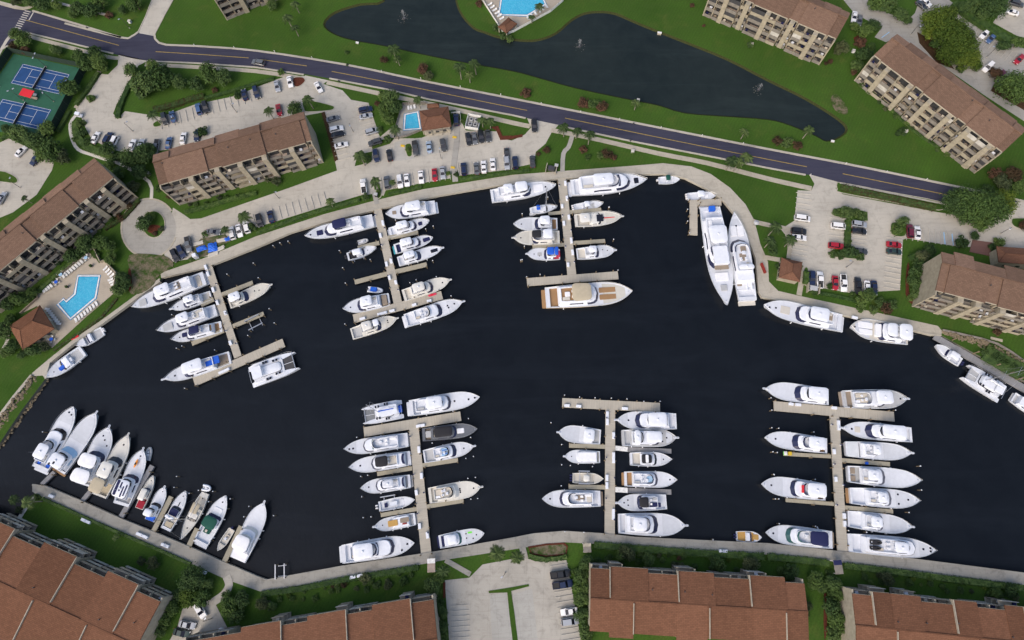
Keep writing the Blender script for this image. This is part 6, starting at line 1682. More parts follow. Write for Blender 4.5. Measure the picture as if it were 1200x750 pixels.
def pedestal(loc, rz):
    r = thing('power_pedestal', 'short white power and water pedestal on the dock edge', 'power post', loc, rz, 'dock power pedestals')
    MB().box(-.14, .14, -.14, .14, 0, .95).build('column', 'gelcoat_white', r)
    MB().box(-.18, .18, -.18, .18, .95, 1.12).build('cap', 'canvas_navy', r)
    MB().box(.141, .17, -.08, .08, .5, .8).build('socket_panel', 'dark_metal', r)
    return r
ped = None
for t_, main, w_ in (('A', ((437, 22), (603, 530)), 42), ('g', ((560, 250), (656, 692)), 38), ('h', ((231, 115), (277, 562)), 40), ('l', ((729, 238), (784, 800)), 47), ('n', ((455, 115), (452, 700)), 46), ('p', ((465, 225), (500, 810)), 45)):
    A = at(t_, *main[0], 0); B_ = at(t_, *main[1], 0); d = B_-A; wd = place(t_, main[0], main[1], w_, 0)[3]
    nn = Vector((-d.y, d.x, 0)).normalized()
    for k in range(6):
        p = A+d*(.08+.16*k)+nn*(wd/2-.25)*(1 if k % 2 else -1)
        if ped is None: q = ped = pedestal((p.x, p.y, -.018), 0)
        else: q = dup(ped, (p.x, p.y, -.018), rd.uniform(0, 3))
        q['label'] = 'short white power pedestal on the '+NEAR[t_]; q['group'] = 'power pedestals on the '+NEAR[t_]

# a pink kayak and coloured crates lying on the arms
p = at('C', 845, 303, 0)
t_ = thing('paddleboard', 'red paddleboard lying on the outer arm of the upper middle dock', 'paddleboard', (p.x, p.y, -.045), math.radians(16))
MB().slab([(x*1.4, y) for x, y in rrect(-1.0, 1.0, -.38, .38, .37, 6)], 0, .14, .04).build('board', 'pink_red', t_); MB().box(-.5, .3, -.2, .2, .142, .16).build('deck_pad', 'vivid_red', t_)
for k, (z_, x, y, m_, lb) in enumerate((('K', 240, 550, 'yellow_paint', 'yellow locker at the end of an upper left finger, lower right dock'), ('K', 208, 548, 'vivid_green', 'green and white locker beside the yellow one, lower right dock'), ('K', 780, 617, 'canvas_blue', 'small blue crate on the upper right finger of the lower right dock'))):
    p = at(z_, x, y, 0)
    t_ = thing('locker', lb, 'locker', (p.x, p.y, -.03), -.05)
    s_ = .62 if k == 2 else .9
    MB().box(-.5*s_, .5*s_, -.55*s_, .55*s_, 0, .6).build('body', m_, t_); MB().slab(rrect(-.54*s_, .54*s_, -.58*s_, .58*s_, .08), .603, .72, .05).build('lid', m_ if k != 1 else 'white_paint', t_)
# covered gates where docks meet the quay
for k, (z_, x, y, lb) in enumerate((('m', 822, 370, 'pale pink and white canopy at the landing of the lower left dock'), ('o', 352, 288, 'pale square slab canopy at the landing of the lower middle dock'), ('q', 328, 378, 'pale canopy with navy side at the landing of the lower right dock'))):
    p = at(z_, x, y, 2.2)
    t_ = thing('gate_shelter', lb, 'shelter', (p.x, p.y, 0), 0.05)
    w_, l_ = 1.1, 1.8 if k != 1 else 1.2
    MB().slab(rrect(-w_, w_, -l_, l_, .1), 2.3, 2.5, .08).build('roof', 'parapet_grey' if k else 'balcony_floor', t_)
    MB().box(-w_, w_, l_*.3, l_, 2.505, 2.62).build('roof_panel', ['white_paint', 'cream_trim', 'canvas_navy'][k], t_)
    for sx in (-1, 1):
        for sy in (-1, 1): MB().box(sx*w_*.9-.07, sx*w_*.9+.07, sy*l_*.9-.07, sy*l_*.9+.07, 0, 2.3).build('post', 'white_paint', t_)
# mooring lines
def rope(a, b):
    pass
# ================================================================== cars
rc = random.Random(77)
PAINT = {}
for nm, c, mtl in (('white', (.78, .78, .78), 0), ('silver', (.42, .44, .47), .3), ('grey', (.16, .17, .18), .3), ('dark grey', (.06, .065, .07), .2), ('black', (.014, .015, .018), 0),
              ('navy', (.012, .022, .065), .1), ('blue', (.07, .13, .27), .2), ('red', (.34, .012, .025), 0), ('maroon', (.12, .012, .03), 0), ('dark green', (.025, .05, .045), .1), ('pale blue', (.36, .46, .58), .2)):
    PAINT[nm] = simple('car_paint_'+nm.replace(' ', '_'), c, .28, .04, 1.0, metal=mtl, coat=.4)
CARP = {}
def car_proto(kind):
    t = thing(kind if kind in ('pickup_truck', 'van') else 'parked_car', 'x', 'car', (0, 0, -80))
    if kind == 'sedan':   L, W_, H, prof = 4.75, 1.84, 1.44, [(-2.37, .62), (-2.3, .92), (-1.75, 1.0), (0, .96), (.95, .93), (1.9, .82), (2.3, .66), (2.37, .5)]; cab = (-1.75, -.95, .15, 1.05)
    elif kind == 'suv':   L, W_, H, prof = 4.85, 1.94, 1.74, [(-2.42, .7), (-2.38, 1.05), (-1.8, 1.1), (0, 1.08), (.95, 1.06), (2.0, .98), (2.36, .8), (2.42, .55)]; cab = (-2.3, -1.95, .35, 1.15)
    elif kind == 'van':   L, W_, H, prof = 5.1, 1.98, 1.85, [(-2.55, .7), (-2.5, 1.1), (-1.8, 1.1), (0, 1.08), (1.3, 1.05), (2.2, .92), (2.5, .75), (2.55, .5)]; cab = (-2.45, -2.2, .75, 1.65)
    else:                 L, W_, H, prof = 5.7, 2.0, 1.82, [(-2.85, .75), (-2.82, 1.08), (-1.8, 1.08), (0, 1.06), (1.3, 1.06), (2.5, .98), (2.8, .8), (2.85, .55)]; cab = (-.95, -.7, .75, 1.45)
    hw = W_/2
    # lower body: lofted along its length with tumblehome
    rings = []
    for x, z in prof:
        e = 1-.10*max(0, abs(x)/(L/2)-.78)/.22
        w = hw*e
        rings.append([(x, w*.93, .28), (x, w, .5), (x, w*.985, z-.10), (x, w*.88, z), (x, -w*.88, z), (x, -w*.985, z-.10), (x, -w, .5), (x, -w*.93, .28)])
    bo = fix_normals(MB().loft(rings).build('body', PAINT['white'], t, 40))
    x0, x1, x2, x3 = cab; zb = prof[3][1]-.02
    wt = hw*.70; wb = hw*.88
    # glasshouse: dark glass all round, painted roof panel on top
    g = MB().hexa([(x0, -wb, zb), (x3, -wb, zb), (x3, wb, zb), (x0, wb, zb)], [(x1, -wt, H-.06), (x2, -wt, H-.06), (x2, wt, H-.06), (x1, wt, H-.06)]).build('windows', 'dark_glass', t)
    m_ = (x1+x2)/2
    o = rrect(x1-.06, x2+.06, -wt-.03, wt+.03, .16)
    MB().slab(o, H-.09, H+.02, .05).build('roof', PAINT['white'], t, 40)
    for sg in (1, -1):
        for xa, xb in ((x0, x1), (x3, x2), (m_-.05, m_-.05)):
            MB().tube([(xa, sg*(wb+.01), zb), (xb, sg*(wt+.01), H-.06)], .05, 4).build('pillar', PAINT['white'], t)
    for sx in (-1, 1):
        for sg in (1, -1):
            x = sx*L*.30; r = .34 if kind != 'pickup_truck' else .39
            mb = MB(); mb.loft([[(x+r*math.cos(2*PI*k/12), sg*(hw-.20), r+r*math.sin(2*PI*k/12)) for k in range(12)], [(x+r*math.cos(2*PI*k/12), sg*(hw+.015), r+r*math.sin(2*PI*k/12)) for k in range(12)]])
            wh = fix_normals(mb.build('wheel', 'rubber', t))
            mb = MB(); mb.loft([[(x+r*.6*math.cos(2*PI*k/10), sg*(hw+.016), r+r*.6*math.sin(2*PI*k/10)) for k in range(10)], [(x+r*.6*math.cos(2*PI*k/10), sg*(hw+.03), r+r*.6*math.sin(2*PI*k/10)) for k in range(10)]])
            fix_normals(mb.build('rim', 'steel', wh))
    for sg in (1, -1):
        MB().box(L/2-.16, L/2-.02, sg*hw*.72-.18, sg*hw*.72+.18, .58, .72).build('headlight', 'head_lamp', t)
        MB().box(-L/2+.0, -L/2+.12, sg*hw*.76-.14, sg*hw*.76+.14, .72, .9).build('tail_light', 'tail_lamp', t)
        MB().box(x3-.25, x3-.05, sg*(hw+.04)-.09, sg*(hw+.04)+.09, zb-.02, zb+.14).build('wing_mirror', PAINT['white'], t)
    if kind == 'pickup_truck':
        MB().box(-2.72, -.98, -hw*.78, hw*.78, 1.085, 1.10).build('load_bed', 'rubber', t)
        for sg in (1, -1): MB().box(-2.8, -.98, sg*hw*.82-.06, sg*hw*.82+.06, 1.07, 1.22).build('bed_rail', PAINT['white'], t)
        MB().box(-2.82, -2.73, -hw*.8, hw*.8, 1.07, 1.22).build('tailgate', PAINT['white'], t)
    return t
KNAME = dict(sedan='sedan', suv='SUV', van='van', pickup_truck='pickup truck')
def put_car(kind, colour, p, rz, label, group, z=0.045):
    src = CARP.setdefault(kind, None) or car_proto(kind)
    CARP[kind] = src
    if not src.get('used'):
        r = src; r['used'] = 1
        r.location = (p.x, p.y, z); r.rotation_euler = (0, 0, rz)
    else:
        r = dup(src, (p.x, p.y, z), rz)
    r['label'] = label; r['group'] = group
    for ch in r.children:
        if ch.name.split('.')[0] in ('body', 'roof', 'pillar', 'wing_mirror', 'bed_rail', 'tailgate'):
            ch.material_slots[0].link = 'OBJECT'; ch.material_slots[0].material = PAINT[colour]
    return r
def row(where, t, ang, cars, group='cars in the marina car parks', z=0.06, flip=None):
    """cars: (x, y, colour, kind); image angle of the car axis"""
    cars = sorted(cars, key=lambda c: c[0])
    seen = {}
    tot = {}
    for c in cars: tot[(c[2], c[3])] = tot.get((c[2], c[3]), 0)+1
    for c in cars:
        x, y, colour, kind = c[:4]; a = c[4] if len(c) > 4 else ang
        p = at(t, x, y, .9); p.z = 0
        q = at(t, x+10*math.cos(math.radians(a)), y+10*math.sin(math.radians(a)), .9)
        d = q-p; rz = math.atan2(d.y, d.x)+(PI if rc.random() < .35 else 0)+rc.uniform(-.03, .03)
        key = (colour, kind); seen[key] = seen.get(key, 0)+1
        o = '' if tot[key] == 1 else (ORD[0]+' ' if seen[key] == 1 else ORD[seen[key]-1]+' from left, ')
        put_car(kind, colour, p, rz, f"{o}{colour} {KNAME[kind]} {where}".strip(), group, z)
S_, U_, V_, P_ = 'sedan', 'suv', 'van', 'pickup_truck'
row('along the hedge side of the upper left lot', 'a', 76, [(760, 548, 'dark grey', U_), (797, 537, 'blue', S_), (918, 502, 'blue', U_), (950, 494, 'black', U_), (1130, 436, 'navy', S_), (1184, 425, 'navy', U_)])
row('on the building side of the upper left lot', 'a', 118, [(440, 635, 'white', S_), (498, 638, 'navy', U_), (525, 657, 'white', U_), (610, 670, 'white', S_, 108), (650, 668, 'silver', S_, 108), (722, 678, 'grey', P_, 100), (779, 659, 'blue', S_, 100), (846, 638, 'white', S_, 100), (910, 624, 'navy', S_, 100)])
row('in the far left lot below the tennis courts', 'a', 135, [(95, 700, 'white', S_), (165, 738, 'navy', U_)])
row('in the far left lot near the palm', 'e', 120, [(5, 205, 'silver', S_), (-40, 150, 'white', S_)])
row('driving on the main road', 'b', 12, [(10, 288, 'grey', U_)])
row('just inside the upper street entrance of the clubhouse lot', 'b', 58, [(288, 402, 'white', S_)])
row('at the street end of the upper left lot', 'b', 76, [(5, 427, 'dark grey', S_), (97, 397, 'silver', S_), (156, 377, 'white', S_)])
row('behind the roof of the left clubhouse block', 'b', 80, [(105, 507, 'red', S_)])
row('in the left column of the lot left of the clubhouse', 'b', -14, [(355, 548, 'grey', S_), (372, 596, 'white', U_), (378, 621, 'black', S_), (393, 670, 'white', S_)])
row('in the right column of the lot left of the clubhouse', 'b', -14, [(506, 506, 'navy', U_), (508, 536, 'silver', S_), (537, 606, 'silver', U_), (550, 657, 'dark grey', U_)])
row('in the row below the clubhouse pool', 'b', 80, [(555, 718, 'navy', U_), (617, 716, 'black', S_), (737, 685, 'dark grey', P_), (800, 678, 'pale blue', S_), (866, 670, 'dark grey', U_)])
row('in the short row right of the clubhouse', 'b', 80, [(983, 642, 'black', U_), (1011, 638, 'grey', S_), (1041, 630, 'black', U_), (1073, 627, 'dark grey', S_)])
row('in the fenced bay beside the clubhouse roof', 'b', 84, [(926, 552, 'navy', U_)])
row('at the right end of the quay side lot', 'b', 84, [(1160, 712, 'dark grey', S_), (1160, 742, 'white', S_)])
row('on the driveway below the road', 'c', 84, [(103, 580, 'black', U_)])
row('at the right corner of the quay side lot', 'h', 86, [(15, 40, 'navy', U_), (95, 35, 'dark grey', S_)])
row('along the quay side of the clubhouse lot', 'g', 84, [(497, 150, 'white', P_), (605, 132, 'grey', U_), (665, 127, 'white', U_), (697, 121, 'white', S_), (763, 107, 'white', S_), (826, 97, 'red', S_), (863, 87, 'silver', S_), (961, 70, 'navy', U_), (1020, 67, 'grey', S_), (1053, 60, 'white', S_), (1095, 48, 'white', S_), (1160, 43, 'silver', U_)])
row('parked by the quay hedge near the roundabout', 'g', 76, [(15, 308, 'black', U_), (68, 290, 'navy', S_)])
row('near the blue tarpaulins by the roundabout', 'e', 78, [(985, 362, 'grey', S_, 4), (1072, 366, 'white', U_), (1105, 355, 'white', S_), (1140, 337, 'white', U_), (870, 420, 'grey', P_, 80), (838, 452, 'navy', U_, 66), (808, 470, 'black', U_, 66)])
row('on the left side of the right lot', 'i', 8, [(160, 298, 'white', V_), (143, 357, 'black', U_), (145, 387, 'white', S_)])
row('left of the centre hedge in the right lot', 'i', 6, [(330, 335, 'white', V_), (316, 426, 'red', U_)])
row('right of the centre hedge in the right lot', 'i', 8, [(423, 326, 'silver', U_), (423, 357, 'black', S_), (428, 450, 'dark grey', S_)])
row('on the lodge side of the right lot', 'i', 87, [(657, 357, 'maroon', U_), (693, 365, 'white', S_)])
row('on the right edge of the right lot', 'i', 6, [(585, 420, 'red', S_), (585, 452, 'dark green', S_)])
row('in the waterside row of the right lot', 'i', 87, [(204, 575, 'navy', U_), (241, 583, 'white', P_), (312, 597, 'red', S_), (350, 598, 'white', P_), (417, 611, 'black', P_), (459, 620, 'white', S_), (492, 620, 'navy', S_)])
row('in the upper right lot behind the big trees', 'd', 135, [(1005, 155, 'white', S_), (1035, 175, 'blue', S_), (1020, 308, 'white', U_), (1165, 272, 'red', S_), (1078, 345, 'maroon', S_)])
row('at the top right corner', 'd', 14, [(1130, 55, 'white', S_), (1152, 15, 'dark grey', U_), (730, 10, 'white', S_, 30), (712, 22, 'dark grey', S_, 40)])
row('behind the right end of the top edge block', 'd', 100, [(400, 76, 'white', S_), (424, 92, 'grey', S_)])
row('in the bottom central lot', 'o', -8, [(227, 412, 'black', P_), (237, 460, 'navy', P_), (268, 587, 'white', S_), (272, 633, 'silver', U_)])
row('in the lot right of the bottom left block', 'k', 12, [(865, 680, 'silver', S_), (838, 718, 'dark green', S_), (925, 612, 'white', U_, 60), (1018, 738, 'white', S_, 100)])
# white golf cart by the path
p = at('a', 365, 532, .8)
t = thing('golf_cart', 'white roofed golf cart beside the curved footpath below the tennis courts', 'golf cart', (p.x, p.y, .05), -.2)
MB().slab(rrect(-1.2, 1.2, -.6, .6, .2), .3, .7, .08).build('body', 'gelcoat_white', t)
MB().slab(rrect(-.9, .9, -.62, .62, .15), 1.75, 1.87, .05).build('roof', 'gelcoat_bright', t)
MB().box(-.5, .1, -.5, .5, .7, .9).box(-.62, -.5, -.5, .5, .7, 1.25).build('seat', 'deck_tan', t)
for sx in (-.8, .8):
    for sg in (-1, 1):
        MB().cyl(sx, sg*.55, .7, 1.76, .03, 5).build('roof_post', 'dark_metal', t)
        mb = MB(); mb.loft([[(sx+.25*math.cos(2*PI*k/10), sg*.5, .25+.25*math.sin(2*PI*k/10)) for k in range(10)], [(sx+.25*math.cos(2*PI*k/10), sg*.64, .25+.25*math.sin(2*PI*k/10)) for k in range(10)]])
        fix_normals(mb.build('wheel', 'rubber', t))
for s in CARP.values():
    for o in [x for x in COL.objects if 'used' in x.keys()]:
        del o['used']
# ================================================================== trees, palms, shrubs, hedges
rt_ = random.Random(9)
def leaf_quad(mb, p, n, s, rnd):
    """one leaf clump: a bent pair of small faces"""
    n = n.normalized(); a = n.cross(Vector((rnd.uniform(-1, 1), rnd.uniform(-1, 1), rnd.uniform(-1, 1))))
    if a.length < 1e-3: a = Vector((1, 0, 0))
    a.normalize(); b = n.cross(a)
    l = s*rnd.uniform(.7, 1.3); w_ = s*rnd.uniform(.45, .8)
    k = n*s*.25
    mb.add([p-a*l, p-b*w_+k, p+a*l, p+b*w_+k], [(0, 1, 2), (0, 2, 3)])

def crown_mesh(seed, nclump, per, leaf, flat=.75, spread=.62, hollow=.55, tall=1.0):
    r = random.Random(seed); mb = MB()
    cl = []
    while len(cl) < nclump:
        v = Vector((r.uniform(-1, 1), r.uniform(-1, 1), r.uniform(-.55, 1)))
        l = Vector((v.x, v.y, v.z)).length
        if l > 1 or l < hollow*r.random(): continue
        cl.append((Vector((v.x*spread, v.y*spread, v.z*spread*flat*tall)), r.uniform(.22, .42)))
    for c, rad in cl:
        for k in range(per):
            d = Vector((r.gauss(0, 1), r.gauss(0, 1), r.gauss(.25, .9))).normalized()
            q = c+Vector((d.x*rad, d.y*rad, d.z*rad*.8))*r.uniform(.55, 1.08)
            leaf_quad(mb, q, d+Vector((0, 0, .5))+Vector((r.uniform(-.6, .6), r.uniform(-.6, .6), r.uniform(-.3, .6))), leaf, r)
    return mb

def tree_proto(name, seed, nclump, per, leaf, trunk_h, **kw):
    t = thing(name, 'x', 'tree', (0, 0, -90))
    mb = crown_mesh(seed, nclump, per, leaf, **kw)
    mb.v = [(x, y, z+trunk_h) for x, y, z in mb.v]
    mb.build('crown', 'leaf_green', t)
    r = random.Random(seed+1)
    tr = MB().tube([(0, 0, -.02), (.03, .02, trunk_h*.5), (.0, .04, trunk_h)], .075, 7, .05)
    for k in range(6):
        a = k*PI/3+r.uniform(-.4, .4)
        tr.tube([(.01, .02, trunk_h*.62), (.25*math.cos(a), .25*math.sin(a), trunk_h*.92), (.5*math.cos(a), .5*math.sin(a), trunk_h+.12)], .038, 5, .014)
    tr.build('trunk', 'bark', t)
    t['fresh'] = 1; t['ch'] = trunk_h+.15
    return t
PT = dict(t1=tree_proto('leafy_tree', 1, 30, 44, .085, .72), t2=tree_proto('leafy_tree', 2, 24, 50, .09, .72, spread=.66), t3=tree_proto('leafy_tree', 3, 36, 40, .08, .72, flat=.6),
          t4=tree_proto('leafy_tree', 4, 20, 42, .095, .80, spread=.70, hollow=.8),
          b1=tree_proto('broad_tree', 11, 90, 46, .05, .70, flat=.62, spread=.74), b2=tree_proto('broad_tree', 12, 80, 46, .052, .70, flat=.66, spread=.76),
          s1=tree_proto('shrub', 21, 14, 40, .11, .30, flat=.7), s2=tree_proto('shrub', 22, 18, 36, .10, .28, flat=.8))
def palm_proto(seed, n=15, th=2.3):
    r = random.Random(seed)
    t = thing('palm_tree', 'x', 'palm', (0, 0, -90))
    mb = MB(); lean = (r.uniform(-.12, .12), r.uniform(-.12, .12))
    tip = Vector((lean[0], lean[1], th))
    for k in range(n):
        a = 2*PI*k/n+r.uniform(-.18, .18); el = r.choice([.15, .35, .6, .9])+r.uniform(-.1, .1); ln = r.uniform(.82, 1.05)*(1 if el < .7 else .75)
        d = Vector((math.cos(a), math.sin(a), 0)); sd = Vector((-d.y, d.x, 0))
        P = []
        for i in range(9):
            s = i/8
            P.append(tip+d*(ln*s*(1-.12*s))+Vector((0, 0, el*.55*s-(.62+.2*r.random()*0)*s*s*ln)))
        mb.tube(P, .014, 4, .004)
        for i in range(1, 9):
            for f in (0, .5):
                s = i-f; j = int(s); q = P[j].lerp(P[min(8, j+1)], s-j) if j < 8 else P[8]
                w_ = .24*math.sin(PI*min(1, s/8*.86+.12))+.03
                for sg in (1, -1):
                    e = q+sd*sg*w_+d*(.10)+Vector((0, 0, -.07-w_*.25))
                    mb.add([q-d*.028, q+d*.028, e+d*.014, e-d*.006], [(0, 1, 2, 3)])
    mb.build('crown', 'leaf_palm', t)
    MB().tube([(0, 0, -.02), (lean[0]*.35, lean[1]*.35, th*.5), (lean[0], lean[1], th)], .075, 8, .055).build('trunk', 'palm_bark', t)
    t['fresh'] = 1; t['ch'] = th
    return t
PT['p1'] = palm_proto(31); PT['p2'] = palm_proto(32, 13, 2.0); PT['p3'] = palm_proto(33, 17, 2.6)

def plant_at(kind, t, x, y, rpx, mat, label, cat='tree', hf=1.0, group=None):
    pr = PT[kind]
    q = px(t, x, y); 
    r = rpx/T[t][2]*pscale(q)*1.08
    zc = pr['ch']*r*hf
    p = G(q[0], q[1], zc)
    rz = rt_.uniform(0, 2*PI)
    sc = (r*rt_.uniform(.94, 1.06), r*rt_.uniform(.94, 1.06), r*hf)
    if 'fresh' in pr.keys():
        o = pr; del pr['fresh']; o.location = (p.x, p.y, 0); o.rotation_euler = (0, 0, rz); o.scale = sc
        CHK[kind] = pr['ch']
    else:
        o = dup(pr, (p.x, p.y, 0), rz, scale=sc)
    o['label'] = label; o['category'] = cat
    if group: o['group'] = group
    for ch in o.children:
        if ch.name.startswith('crown'):
            ch.material_slots[0].link = 'OBJECT'; ch.material_slots[0].material = MATS[mat]
    return o
CHK = {}
MATW = dict(leaf_green='green', leaf_dark='dark', leaf_bright='bright green', leaf_palm='green', leaf_olive='grey green', leaf_red='reddish')
def grove(where, t, items, group='trees and shrubs planted round the marina'):
    """items: (kind, x, y, r, material[, hf])"""
    items = sorted(items, key=lambda i: i[1]); tot = {}; seen = {}
    def what(i):
        k = i[0]
        sz = i[3]/T[t][2]
        if k[0] == 'p': return 'arching palm'
        if k[0] == 's': return f"{MATW[i[4]]} rounded shrub"
        if k[0] == 'b': return f"broad {MATW[i[4]]} tree"
        return f"{MATW[i[4]]} {'bushy' if sz > 11 else 'small'} tree"
    for i in items: tot[what(i)] = tot.get(what(i), 0)+1
    for i in items:
        w_ = what(i); seen[w_] = seen.get(w_, 0)+1
        o = '' if tot[w_] == 1 else (', leftmost' if seen[w_] == 1 else f', {ORD[seen[w_]-1]} from left' if seen[w_] < tot[w_] or tot[w_] > 9 else ', rightmost')
        k = i[0]
        plant_at(k, t, i[1], i[2], i[3], i[4], f"{w_}{o}, {where}", 'palm' if k[0] == 'p' else 'shrub' if k[0] == 's' else 'tree', i[5] if len(i) > 5 else 1.0, group)
lg, ld, lb, lp, lo_, lr = 'leaf_green', 'leaf_dark', 'leaf_bright', 'leaf_palm', 'leaf_olive', 'leaf_red'
grove('along the upper left street corner', 'a', [('t2', 95, 175, 44, lg), ('t1', 65, 152, 30, lg), ('t3', 350, 30, 40, ld), ('t1', 415, 38, 46, ld), ('t2', 190, 12, 36, ld), ('t3', 70, -8, 34, lo_), ('t1', 130, 5, 30, ld), ('t2', 255, 20, 28, lg), ('t1', 455, 12, 40, lg), ('t3', 330, 62, 25, lg), ('t2', 60, 205, 26, lr), ('t1', 110, 228, 24, lr), ('t4', 620, 10, 40, lg), ('s1', 500, 70, 26, lr), ('t1', 560, 40, 26, ld)])
grove('between the tennis courts and the lot entrance', 'a', [('t1', 355, 255, 42, lg), ('t2', 395, 285, 44, lg), ('t3', 450, 275, 52, lg), ('t4', 310, 395, 52, lg), ('t1', 255, 225, 30, ld), ('t2', 435, 232, 36, ld), ('s1', 480, 318, 24, ld)])
grove('on the lawn above the upper left lot', 'a', [('t1', 600, 320, 42, lg), ('t3', 660, 375, 72, ld), ('t2', 730, 350, 66, lg), ('t1', 700, 300, 38, lg), ('t3', 825, 375, 42, ld), ('t4', 900, 385, 40, ld), ('t1', 965, 330, 56, lg), ('t2', 1035, 350, 46, ld), ('s1', 990, 415, 20, lr), ('t1', 650, 425, 34, ld)])
grove('on the islands of the upper left lot', 'a', [('p2', 703, 530, 30, lp), ('s1', 940, 608, 32, ld), ('s1', 1100, 440, 24, ld), ('s2', 420, 454, 22, lg), ('s2', 915, 615, 24, ld)])
grove('below the tennis courts by the far left lot', 'a', [('t1', 80, 612, 52, ld), ('t2', 215, 590, 44, lg), ('t3', 150, 640, 50, ld), ('t1', 235, 690, 62, lg), ('t4', 280, 720, 40, lo_), ('t2', 25, 590, 26, ld), ('s1', 200, 660, 30, ld), ('t2', 195, 705, 40, lg)])
grove('at the corner of the left clubhouse block', 'a', [('t2', 490, 682, 40, ld), ('t1', 600, 720, 50, lg), ('t3', 655, 705, 56, ld), ('t1', 690, 685, 34, ld), ('s1', 545, 720, 30, ld), ('s2', 370, 570, 26, ld), ('s1', 385, 610, 26, ld), ('s2', 405, 655, 26, lg), ('s1', 350, 640, 22, lg)])
grove('along the curved footpath beside the left clubhouse block', 'e', [('t3', 640, 80, 48, ld), ('t1', 590, 30, 42, ld), ('s1', 685, 95, 16, lo_), ('t2', 605, 150, 34, lo_), ('t1', 545, 90, 34, ld), ('s2', 735, 160, 22, lg), ('s1', 780, 195, 18, lr), ('t4', 500, 45, 30, lg)])
grove('in the roundabout island', 'e', [('t1', 660, 315, 44, ld), ('t2', 690, 290, 26, lg), ('s1', 745, 345, 18, lo_), ('s2', 715, 368, 16, lr)])
grove('between the left block and the large pool', 'e', [('t3', 385, 412, 48, ld), ('t1', 460, 410, 42, lg), ('t2', 330, 470, 38, ld), ('t4', 510, 480, 32, lg), ('t1', 560, 575, 40, ld), ('t2', 545, 620, 38, ld), ('t3', 575, 600, 34, ld), ('t1', 500, 420, 36, lg), ('t2', 300, 440, 26, lo_), ('s1', 595, 240, 22, lr), ('s2', 560, 300, 20, lr), ('t1', 85, 665, 46, lg), ('t3', 30, 690, 40, ld), ('t2', 140, 640, 32, lg), ('s1', 440, 470, 24, lg)])
grove('on the quay side hedge by the blue tarpaulins', 'e', [('s1', 945, 372, 22, ld), ('p1', 1130, 290, 34, lp), ('p2', 1042, 352, 24, lp), ('s2', 1162, 340, 26, ld), ('s1', 885, 490, 18, ld), ('p3', 108, 205, 18, lp)])
grove('around the pool house at far left', 'j', [('t1', 150, 155, 38, ld), ('t3', 55, 135, 44, lg), ('t2', 15, 60, 48, ld), ('t4', 205, 140, 26, lo_), ('t1', 100, 175, 26, ld), ('t2', 20, 165, 30, lg), ('t3', 40, 15, 30, lg)])
grove('on the quay side of the clubhouse lot', 'g', [('p1', 547, 130, 32, lp), ('p2', 340, 222, 26, lp), ('s1', 508, 200, 24, ld, 1.3), ('p3', 632, 132, 18, lp), ('t1', 482, 12, 28, lg), ('s2', 518, 28, 20, ld), ('s1', 888, 92, 16, lg), ('s2', 926, 95, 16, ld), ('s1', 564, 175, 18, lg), ('s1', 90, 128, 30, lo_), ('s2', 55, 120, 20, lo_)])
grove('around the lot left of the clubhouse', 'b', [('p1', 240, 455, 30, lp), ('p2', 57, 512, 28, lp), ('t2', 172, 497, 38, ld), ('s1', 118, 332, 22, lg), ('p3', 480, 716, 32, lp), ('t3', 620, 450, 52, ld), ('t1', 590, 500, 36, lg), ('t2', 645, 500, 34, ld), ('t4', 610, 545, 34, lg), ('p1', 642, 600, 30, lp), ('s1', 560, 480, 18, lr), ('s2', 705, 690, 18, lg), ('s1', 605, 640, 26, ld), ('s2', 570, 600, 22, ld), ('s1', 520, 735, 18, ld), ('t1', 585, 435, 30, lg), ('s2', 830, 575, 14, lg)])
grove('beside the street wing of the clubhouse', 'b', [('p1', 1045, 550, 26, lp), ('p2', 1082, 562, 26, lp), ('p3', 748, 460, 24, lp), ('s1', 912, 520, 18, ld), ('s2', 955, 560, 14, lg)])
grove('on the lawn between the pond and the road', 'b', [('p1', 632, 228, 34, lp), ('p2', 655, 268, 24, lp), ('t4', 592, 272, 20, lr), ('p3', 940, 305, 32, lp), ('p1', 1012, 290, 32, lp), ('p2', 985, 345, 26, lp), ('t4', 772, 315, 30, lr), ('t2', 795, 345, 26, lo_), ('p3', 142, 78, 28, lp), ('p1', 175, 122, 24, lp), ('t2', 75, 18, 30, ld), ('p2', 180, 15, 26, lp), ('s1', 420, 240, 14, lg), ('s1', 422, 300, 9, ld)])
grove('on the pond bank below the top edge pool', 'b', [('s1', 1145, 165, 32, ld), ('s2', 1110, 130, 24, ld), ('s1', 1178, 180, 24, ld), ('s2', 1030, 15, 22, lr)])
grove('on the strip between the pond and the road, centre', 'c', [('s1', 62, 425, 34, lr), ('s2', 330, 472, 32, lr), ('s1', 372, 482, 32, ld), ('s2', 420, 492, 34, lr), ('p2', 575, 476, 24, lp), ('p1', 1080, 605, 26, lp), ('s1', 398, 478, 24, ld), ('s2', 350, 488, 18, lr)])
grove('along the sidewalk above the curved quay', 'c', [('p1', 243, 588, 30, lp), ('p2', 300, 605, 28, lp), ('p3', 360, 620, 30, lp), ('s1', 326, 690, 26, lr), ('s2', 440, 712, 32, lr), ('s1', 562, 700, 14, ld), ('s2', 160, 690, 22, lr), ('s1', 410, 715, 24, ld), ('p1', 1015, 742, 34, lp), ('p2', 1092, 722, 36, lp), ('p3', 1050, 748, 30, lp), ('s1', 470, 725, 20, lr), ('s2', 350, 725, 18, lg), ('s1', 120, 712, 14, lr)])
grove('at the top edge pool terrace', 'c', [('p1', 125, 30, 26, lp), ('p2', 92, 75, 20, lp)])
grove('on the lawn in front of the top edge block', 'c', [('s1', 1100, 205, 22, ld), ('s2', 888, 118, 10, lr), ('s1', 832, 25, 16, lr)])
